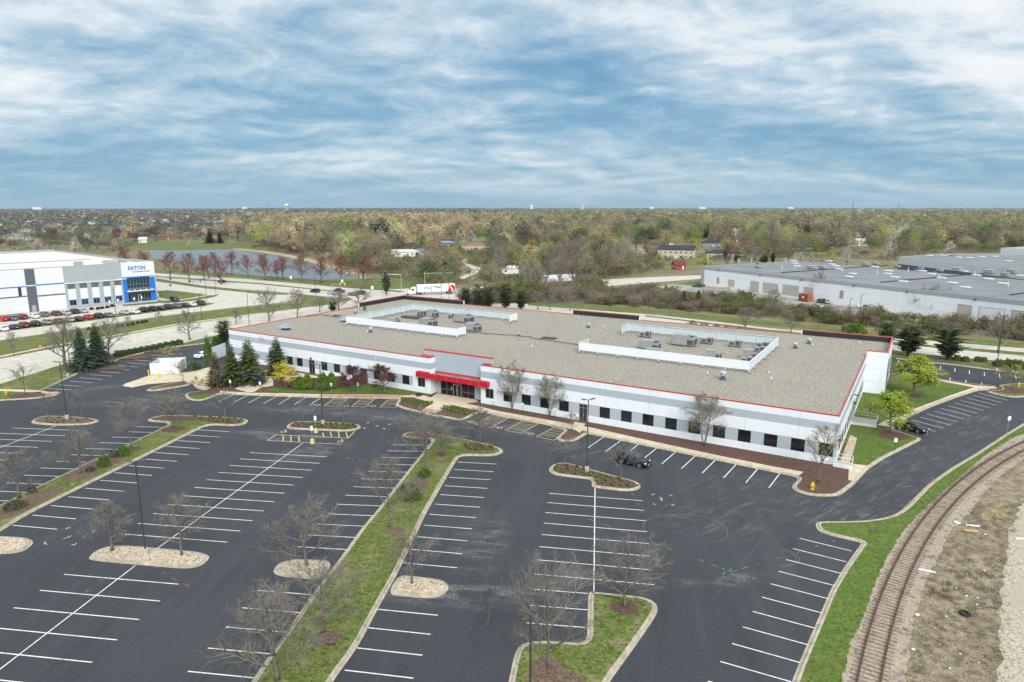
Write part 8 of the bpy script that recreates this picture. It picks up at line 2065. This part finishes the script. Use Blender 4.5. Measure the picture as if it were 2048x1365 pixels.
PAL_R = [((.215,.18,.125), 4), ((.185,.165,.095), 3.5), ((.135,.115,.095), 3.5), ((.29,.24,.15), 2.5), ((.225,.235,.085), 2.2), ((.19,.13,.10), 1.0), ((.04,.065,.035), 1.0), ((.55,.55,.5), .12), ((.15,.20,.055), 1.6)]
PAL_C = [((.37,.305,.20), 3), ((.245,.205,.15), 4), ((.17,.145,.115), 3), ((.25,.26,.10), 2.4), ((.04,.065,.035), .6), ((.32,.26,.17), 3), ((.16,.21,.06), .8)]
PAL_L = [((.13,.115,.095), 4), ((.10,.095,.085), 4), ((.19,.18,.12), 2.5), ((.13,.05,.05), 1.2), ((.40,.41,.36), .7), ((.045,.065,.04), 1.4), ((.17,.18,.085), 1.5)]
def palette(px, d):
    out = np.zeros((len(px), 3))
    for i in range(len(px)):
        f = px[i] + RN.normal(0, 60)
        p = PAL_L if f < 470 or d[i] > 2600 and f < 1050 else (PAL_C if f < 1020 and d[i] > 500 else PAL_R)
        w = np.array([q[1] for q in p]); out[i] = p[RN.choice(len(p), p=w/w.sum())][0]
    return out*RN.uniform(.62, 1.35, (len(px), 1))
parts = []; prX = np.array([s[0] for s in SPOTS]); prY = np.array([s[1] for s in SPOTS])
hx = np.array([g(h[0], h[1]) for h in HOUSES])
d = 285.0
WZ = [gp(p) for p in ([(740,488),(1040,488),(1330,500),(1420,528),(1320,545),(1200,560),(1180,575),(1040,598),(900,606),(800,560),(735,545)], [(1020,470),(2200,474),(2200,505),(1980,507),(1780,520),(1580,520),(1420,528),(1300,505),(1020,505)], [(440,486),(500,484),(760,486),(790,520),(735,545),(690,535),(600,512),(520,500),(470,497)], [(-60,505),(-60,465),(240,468),(470,466),(480,482),(300,478),(250,512),(100,502)])]
while d < 9000:
    sp = (8.5 if d < 460 else 12.5) if d < 1000 else 12.5 + (d-1000)*.004; step = (8.5 if d < 460 else 14) if d < 900 else 14 + (d-900)*.022
    half = d*(1.05 if d < 3000 else .9); n = int(2*half/sp)
    X = np.linspace(-half, half, n) + RN.uniform(-sp*.5, sp*.5, n); Y = d + RN.uniform(-step*.5, step*.5, n)
    pz = 1024 + FPX*X/(Y*CP + H*SP); keep = np.ones(n, bool)
    dd = np.hypot(X, Y)
    left = pz < 500
    keep &= ~(left & (dd < 2400) & (RN.random(n) < (.62 if d > 800 else .45)))       # open gardens of the subdivision
    for i in range(n):
        if keep[i] and d < 900:
            q = (X[i], Y[i])
            if d < 640 and not any(inside(q, a) for a in WZ): keep[i] = False; continue
            if any(inside(q, a) for a in avoid) or np.min((prX-X[i])**2+(prY-Y[i])**2) < (16 if d < 560 else 25): keep[i] = False; continue
            if np.min(np.hypot(hx[:, 0]-X[i], hx[:, 1]-Y[i])) < 13: keep[i] = False; continue
            s = 1/pxm(*project(*q)); p_ = project(*q)
            if blocked(p_[0], p_[1], 13*s, 9*s): keep[i] = False
    X, Y, pz, dd = X[keep], Y[keep], pz[keep], dd[keep]
    Hh = RN.uniform(9.5, 19, len(X))*(.72 if d < 460 else .95 if d < 560 else 1.16 if d < 1000 else 1.05); Hh = np.where(pz < 480, Hh*.62, Hh); Hh = np.where((pz > 560) & (pz < 1000) & (dd < 1000), Hh*1.25, Hh); Wd = Hh*RN.uniform(.75, 1.2, len(X)) * (1 + max(0, d-2000)/5000)
    k, size = (560, .068) if d < 620 else (300, .092) if d < 800 else (120, .14) if d < 1100 else (56, .20) if d < 2000 else (24, .29) if d < 4000 else (12, .42)
    C = palette(pz, dd)*np.array([1.55, 1.55, 1.5])
    if len(X): parts.append(crowns(X, Y, Hh, Wd, C, k, size))
    d += step
stuff_mesh('woodland', parts, 'far-off spring woodland reaching to the horizon', MT['woods'])
# undergrowth among the nearer trees
parts = []
for poly, n, hr in ([[(440,489),(760,488),(800,520),(735,547),(690,535),(600,512),(520,500)], 500, (1.2, 3.5)], [[(740,492),(1040,492),(1330,500),(1420,528),(1320,545),(1200,560),(1180,575),(1040,600),(900,606),(800,560),(735,545)], 2600, (1.0, 4.0)], [[(1020,470),(2100,474),(2100,500),(1780,520),(1580,520),(1420,528),(1300,505),(1020,505)], 1500, (1.5, 5)], [[(-40,505),(-40,470),(240,470),(470,470),(480,486),(300,480),(250,512),(100,502)], 700, (1.0, 3.5)],
                     [[(1040,586),(1190,588),(1340,592),(1480,603),(1560,614),(1700,632),(1850,646),(2048,662),(2200,682),(2200,694),(2048,682),(1850,668),(1700,653),(1540,638),(1298,616),(1056,600)], 700, (.8, 2.4)]):
    Pp = gp(poly); xs = [p[0] for p in Pp]; ys = [p[1] for p in Pp]; L = []
    rr_ = random.Random(n)
    for _ in range(n*8):
        if len(L) >= n: break
        q = (rr_.uniform(min(xs), max(xs)), rr_.uniform(min(ys), max(ys)))
        if not inside(q, Pp) or any(inside(q, a) for a in avoid): continue
        if np.min(np.hypot(hx[:, 0]-q[0], hx[:, 1]-q[1])) < 14: continue
        p_ = project(*q); s = 1/pxm(*p_)
        if blocked(p_[0], p_[1], 2.5*s, 3*s): continue
        L.append(q)
    A = np.array(L); Hh = RN.uniform(hr[0], hr[1], len(A)); Wd = Hh*RN.uniform(1.0, 1.9, len(A))
    pal = np.array([(.20,.19,.08), (.235,.195,.12), (.155,.18,.055), (.18,.145,.095), (.29,.235,.145)]); C = pal[RN.integers(0, 5, len(A))]*RN.uniform(.8, 1.2, (len(A), 1))
    parts.append(crowns(A[:, 0], A[:, 1], Hh, Wd, C, 46, .15, .6))
stuff_mesh('undergrowth', parts, 'tangled spring undergrowth beneath the middle-distance trees', MT['woods'])
# weeds on the waste ground and dandelion turf tufts beside the track
parts = []; L = []
Pp = gp([(1955,1010),(2040,1010),(2014,1108),(1998,1175),(2002,1256),(1995,1440),(1815,1440),(1826,1336),(1832,1269),(1846,1216),(1866,1154),(1893,1103),(1911,1060)]); xs = [p[0] for p in Pp]; ys = [p[1] for p in Pp]; rr_ = random.Random(4)
while len(L) < 520:
    q = (rr_.uniform(min(xs), max(xs)), rr_.uniform(min(ys), max(ys)))
    if inside(q, Pp): L.append(q)
A = np.array(L); Hh = RN.uniform(.12, .45, len(A)); Wd = RN.uniform(.4, 1.1, len(A)); pal = np.array([(.16,.13,.085), (.20,.165,.10), (.10,.13,.04), (.13,.10,.065), (.27,.22,.13)]); C = pal[RN.integers(0, 5, len(A))]
Q, T = crowns(A[:, 0], A[:, 1], Hh, Wd, C, 34, .10, .6); Q[:, :, 2] += .02
L2 = []
for line_, sp_, pal_ in ((lrw, .5, 0), (rb, .6, 1), (pl, .55, 1)):
    for (x0, y0), (x1, y1) in zip(line_[:-1], line_[1:]):
        n_ = max(1, int(math.dist((x0, y0), (x1, y1))*3.2))
        if project(x0, y0)[1] > 840 and math.hypot(x0, y0) < 140:
            for k in range(n_): f = rr_.random(); L2.append((x0+(x1-x0)*f+rr_.gauss(0, sp_), y0+(y1-y0)*f+rr_.gauss(0, sp_), pal_))
B2 = np.array(L2); H2 = RN.uniform(.08, .22, len(B2)); W2 = RN.uniform(.25, .7, len(B2)); g2 = np.array([(.075,.125,.02), (.11,.15,.03), (.17,.16,.06)]); C2 = np.where(B2[:, 2:3] < .5, g2[RN.integers(0, 3, len(B2))], pal[RN.integers(0, 5, len(B2))])
Q2, T2 = crowns(B2[:, 0], B2[:, 1], H2, W2, C2, 22, .12, .6); Q2[:, :, 2] += .04
stuff_mesh('weeds', [(Q, T), (Q2, T2)], 'dry weeds and low tufts on the waste ground', MT['woods'])

# ================================================================ TOWERS ON THE HORIZON
def at_dist(px, d):
    u = (px-1024)/FPX; return (u*(d*CP + H*SP), d)
x, y = at_dist(574, 3600); t = thing('water_tower', 'white mushroom water tower on the horizon', 'water tower', (x, y, 0))
MB().lathe([(5, 0), (2.6, 3), (2.2, 30), (3.5, 33)], 14).build('stem', MT['white_metal'], t); MB().lathe([(3.5, 33), (9.5, 37), (10.5, 41), (9.5, 45), (5, 48.5), (.5, 50)], 18).build('tank', MT['white_metal'], t)
def mast(px, d, h, w, label, dishes=False, mat='galv'):
    x, y = at_dist(px, d); t = thing('radio_mast', label, 'radio mast', (x, y, 0))
    b = MB()
    for a in range(3): b.tube([(w*math.cos(a*2.09), w*math.sin(a*2.09), 0), (w*.3*math.cos(a*2.09), w*.3*math.sin(a*2.09), h)], .25, 4)
    for k in range(12):
        z0, z1 = h*k/12, h*(k+1)/12; f0 = w*(1-.7*k/12); f1 = w*(1-.7*(k+1)/12)
        for a in range(3): b.tube([(f0*math.cos(a*2.09), f0*math.sin(a*2.09), z0), (f1*math.cos(a*2.09+2.09), f1*math.sin(a*2.09+2.09), z1)], .15, 3)
    b.build('lattice', MT[mat], t)
    if dishes:
        b = MB()
        for z in (h*.8, h*.9, h): b.box(-3, -1, z-1, 3, 1, z+1)
        b.build('antenna_array', MT['hvac'], t)
mast(537, 3200, 52, 1.2, 'thin dark mast left of the water tower', mat='hvac_dark'); mast(627, 3400, 56, 3.0, 'pale lattice mast right of the water tower'); mast(1704, 2200, 50, 2.0, 'lattice mast with antenna rings at the right', True, 'hvac_dark'); mast(1662, 2600, 47, .8, 'thin mast left of the antenna-ringed one', mat='hvac_dark'); mast(1212, 3000, 40, .8, 'very thin mast near the middle of the horizon', mat='hvac_dark')
for px, d, w, h, m, lab in [(75,6200,80,31,'white_siding','long white building on the horizon at the far left'),(1063,5200,16,50,'white_siding','pale tower block near the middle of the horizon'),(1164,4200,14,50,'tan_siding','slim tan tower on the horizon right of the middle'),(1404,5600,50,32,'white_siding','low white building on the horizon above the yellow tree'),(1799,7500,24,62,'hood_blue','blue-grey tower block on the horizon at the right'),(490,6000,40,31,'white_siding','small white building on the horizon left of the masts'),(1302,6000,36,31,'white_siding','small white block on the horizon right of the tan tower'),(1580,6200,50,31,'white_siding','long white block on the horizon left of the thin mast')]:
    x, y = at_dist(px, d); t = thing('distant_building', lab, 'building', (x, y, 0)); MB().box(-w/2, -8, 0, w/2, 8, h).build('wall', MT[m], t); MB().box(-w/2-.5, -8.5, h, w/2+.5, 8.5, h+1).build('roof', MT['gw_roof'], t)

# ================================================================ SKY, SUN, AIR, CAMERA
SUN_EL, SUN_AZ = 35.0, -76.0          # azimuth of the sun measured from +x
w = bpy.data.worlds.new('World'); SC.world = w; w.use_nodes = True; nt = w.node_tree; nt.nodes.clear()
out = nt.nodes.new('ShaderNodeOutputWorld')
sky = nt.nodes.new('ShaderNodeTexSky'); sky.sky_type = 'NISHITA'; sky.sun_disc = False
sky.sun_elevation = math.radians(SUN_EL); sky.sun_rotation = math.radians(90 - SUN_AZ); sky.altitude = 200; sky.air_density = 1.0; sky.dust_density = 1.0
bg1 = nt.nodes.new('ShaderNodeBackground'); bg1.inputs[1].default_value = .10; nt.links.new(sky.outputs[0], bg1.inputs[0])
tc = nt.nodes.new('ShaderNodeTexCoord').outputs['Generated']
sx = nt.nodes.new('ShaderNodeSeparateXYZ'); nt.links.new(tc, sx.inputs[0])
zz = math_(nt, 'MAXIMUM', sx.outputs[2], 0.0)
den = math_(nt, 'ADD', zz, .20)
cb = nt.nodes.new('ShaderNodeCombineXYZ'); nt.links.new(math_(nt, 'DIVIDE', sx.outputs[0], den), cb.inputs[0]); nt.links.new(math_(nt, 'DIVIDE', sx.outputs[1], den), cb.inputs[1])
cb.inputs[2].default_value = 83.3
P = cb.outputs[0]
def shifted(co, dx, dy):
    m_ = nt.nodes.new('ShaderNodeVectorMath'); nt.links.new(co, m_.inputs[0]); m_.inputs[1].default_value = (dx, dy, 0); return m_.outputs[0]
def puff(co):
    a_ = noise(nt, co, 1.05, 13, .60, (.80, 1.05, 1), math.radians(-14), .15)
    b_ = noise(nt, co, 3.4, 12, .61, (.85, .85, 1), math.radians(-14), .6)
    return math_(nt, 'ADD', math_(nt, 'MULTIPLY', a_, .72), math_(nt, 'MULTIPLY', b_, .28))
n1 = puff(P); n1s = puff(shifted(P, -.02, .10))
n3 = noise(nt, P, .62, 2, .5, (.7, 1, 1))
v = math_(nt, 'ADD', n1, math_(nt, 'MULTIPLY', n3, .52))
v = math_(nt, 'ADD', v, math_(nt, 'MULTIPLY', zz, .20))
rel = math_(nt, 'SUBTRACT', n1, n1s)
v = math_(nt, 'ADD', v, math_(nt, 'MULTIPLY', rel, .50))
cl = ramp(nt, [(.60, (.145,.335,.52)), (.675, (.225,.41,.585)), (.74, (.365,.53,.665)), (.80, (.53,.655,.745)), (.86, (.76,.825,.87)), (.96, (.93,.945,.955))], v)
hz = math_(nt, 'POWER', math_(nt, 'SUBTRACT', 1.0, zz, None, True), 16.0)
cl = mixc(nt, math_(nt, 'MULTIPLY', hz, .92), cl, (.265,.46,.605))
bst = math_(nt, 'ADD', 1.0, math_(nt, 'MULTIPLY', smooth(nt, zz, .30, .75), .75))
bg2 = nt.nodes.new('ShaderNodeBackground'); nt.links.new(cl, bg2.inputs[0]); nt.links.new(bst, bg2.inputs[1])
ms = nt.nodes.new('ShaderNodeMixShader'); ms.inputs[0].default_value = .90
nt.links.new(bg1.outputs[0], ms.inputs[1]); nt.links.new(bg2.outputs[0], ms.inputs[2]); nt.links.new(ms.outputs[0], out.inputs[0])
sl = bpy.data.lights.new('Sun', 'SUN'); sl.energy = 3.1; sl.angle = math.radians(32); sl.color = (1.0, .955, .89)
so = bpy.data.objects.new('Sun', sl); COL.objects.link(so)
az, el = math.radians(SUN_AZ), math.radians(SUN_EL)
so.rotation_euler = Vector((math.cos(az)*math.cos(el), math.sin(az)*math.cos(el), math.sin(el))).to_track_quat('Z', 'Y').to_euler()
so.location = (0, 0, 80)
HAZE = True
if HAZE:
    b = MB(); b.box(-9500, -300, -1.0, 9500, 9600, 95.0); hm = bpy.data.materials.new('haze'); hm.use_nodes = True; hn = hm.node_tree; hn.nodes.clear()
    ho = hn.nodes.new('ShaderNodeOutputMaterial'); pv = hn.nodes.new('ShaderNodeVolumePrincipled'); pv.inputs['Color'].default_value = (.72,.85,1.0,1); pv.inputs['Density'].default_value = 4.5e-5; pv.inputs['Anisotropy'].default_value = .2
    hn.links.new(pv.outputs[0], ho.inputs['Volume']); o = b.build('haze', hm); tag(o, 'thin blue air haze over the land', None, None, 'stuff')
cam = bpy.data.cameras.new('Camera'); cam.lens = 24.0*FPX/1365.0; cam.sensor_width = 36.0; cam.clip_start = .5; cam.clip_end = 30000
co = bpy.data.objects.new('Camera', cam); COL.objects.link(co); co.location = (0, 0, H); co.rotation_euler = (PI/2 - PITCH, 0, 0)
SC.camera = co
SC.view_settings.view_transform = 'Standard'; SC.view_settings.look = 'None'; SC.view_settings.exposure = .10; SC.view_settings.gamma = 1.0; SC.view_settings.use_curve_mapping = False
cy_ = SC.cycles; cy_.max_bounces = 5; cy_.diffuse_bounces = 3; cy_.glossy_bounces = 3; cy_.transparent_max_bounces = 4; cy_.volume_bounces = 0; cy_.use_denoising = True; cy_.caustics_reflective = False; cy_.caustics_refractive = False
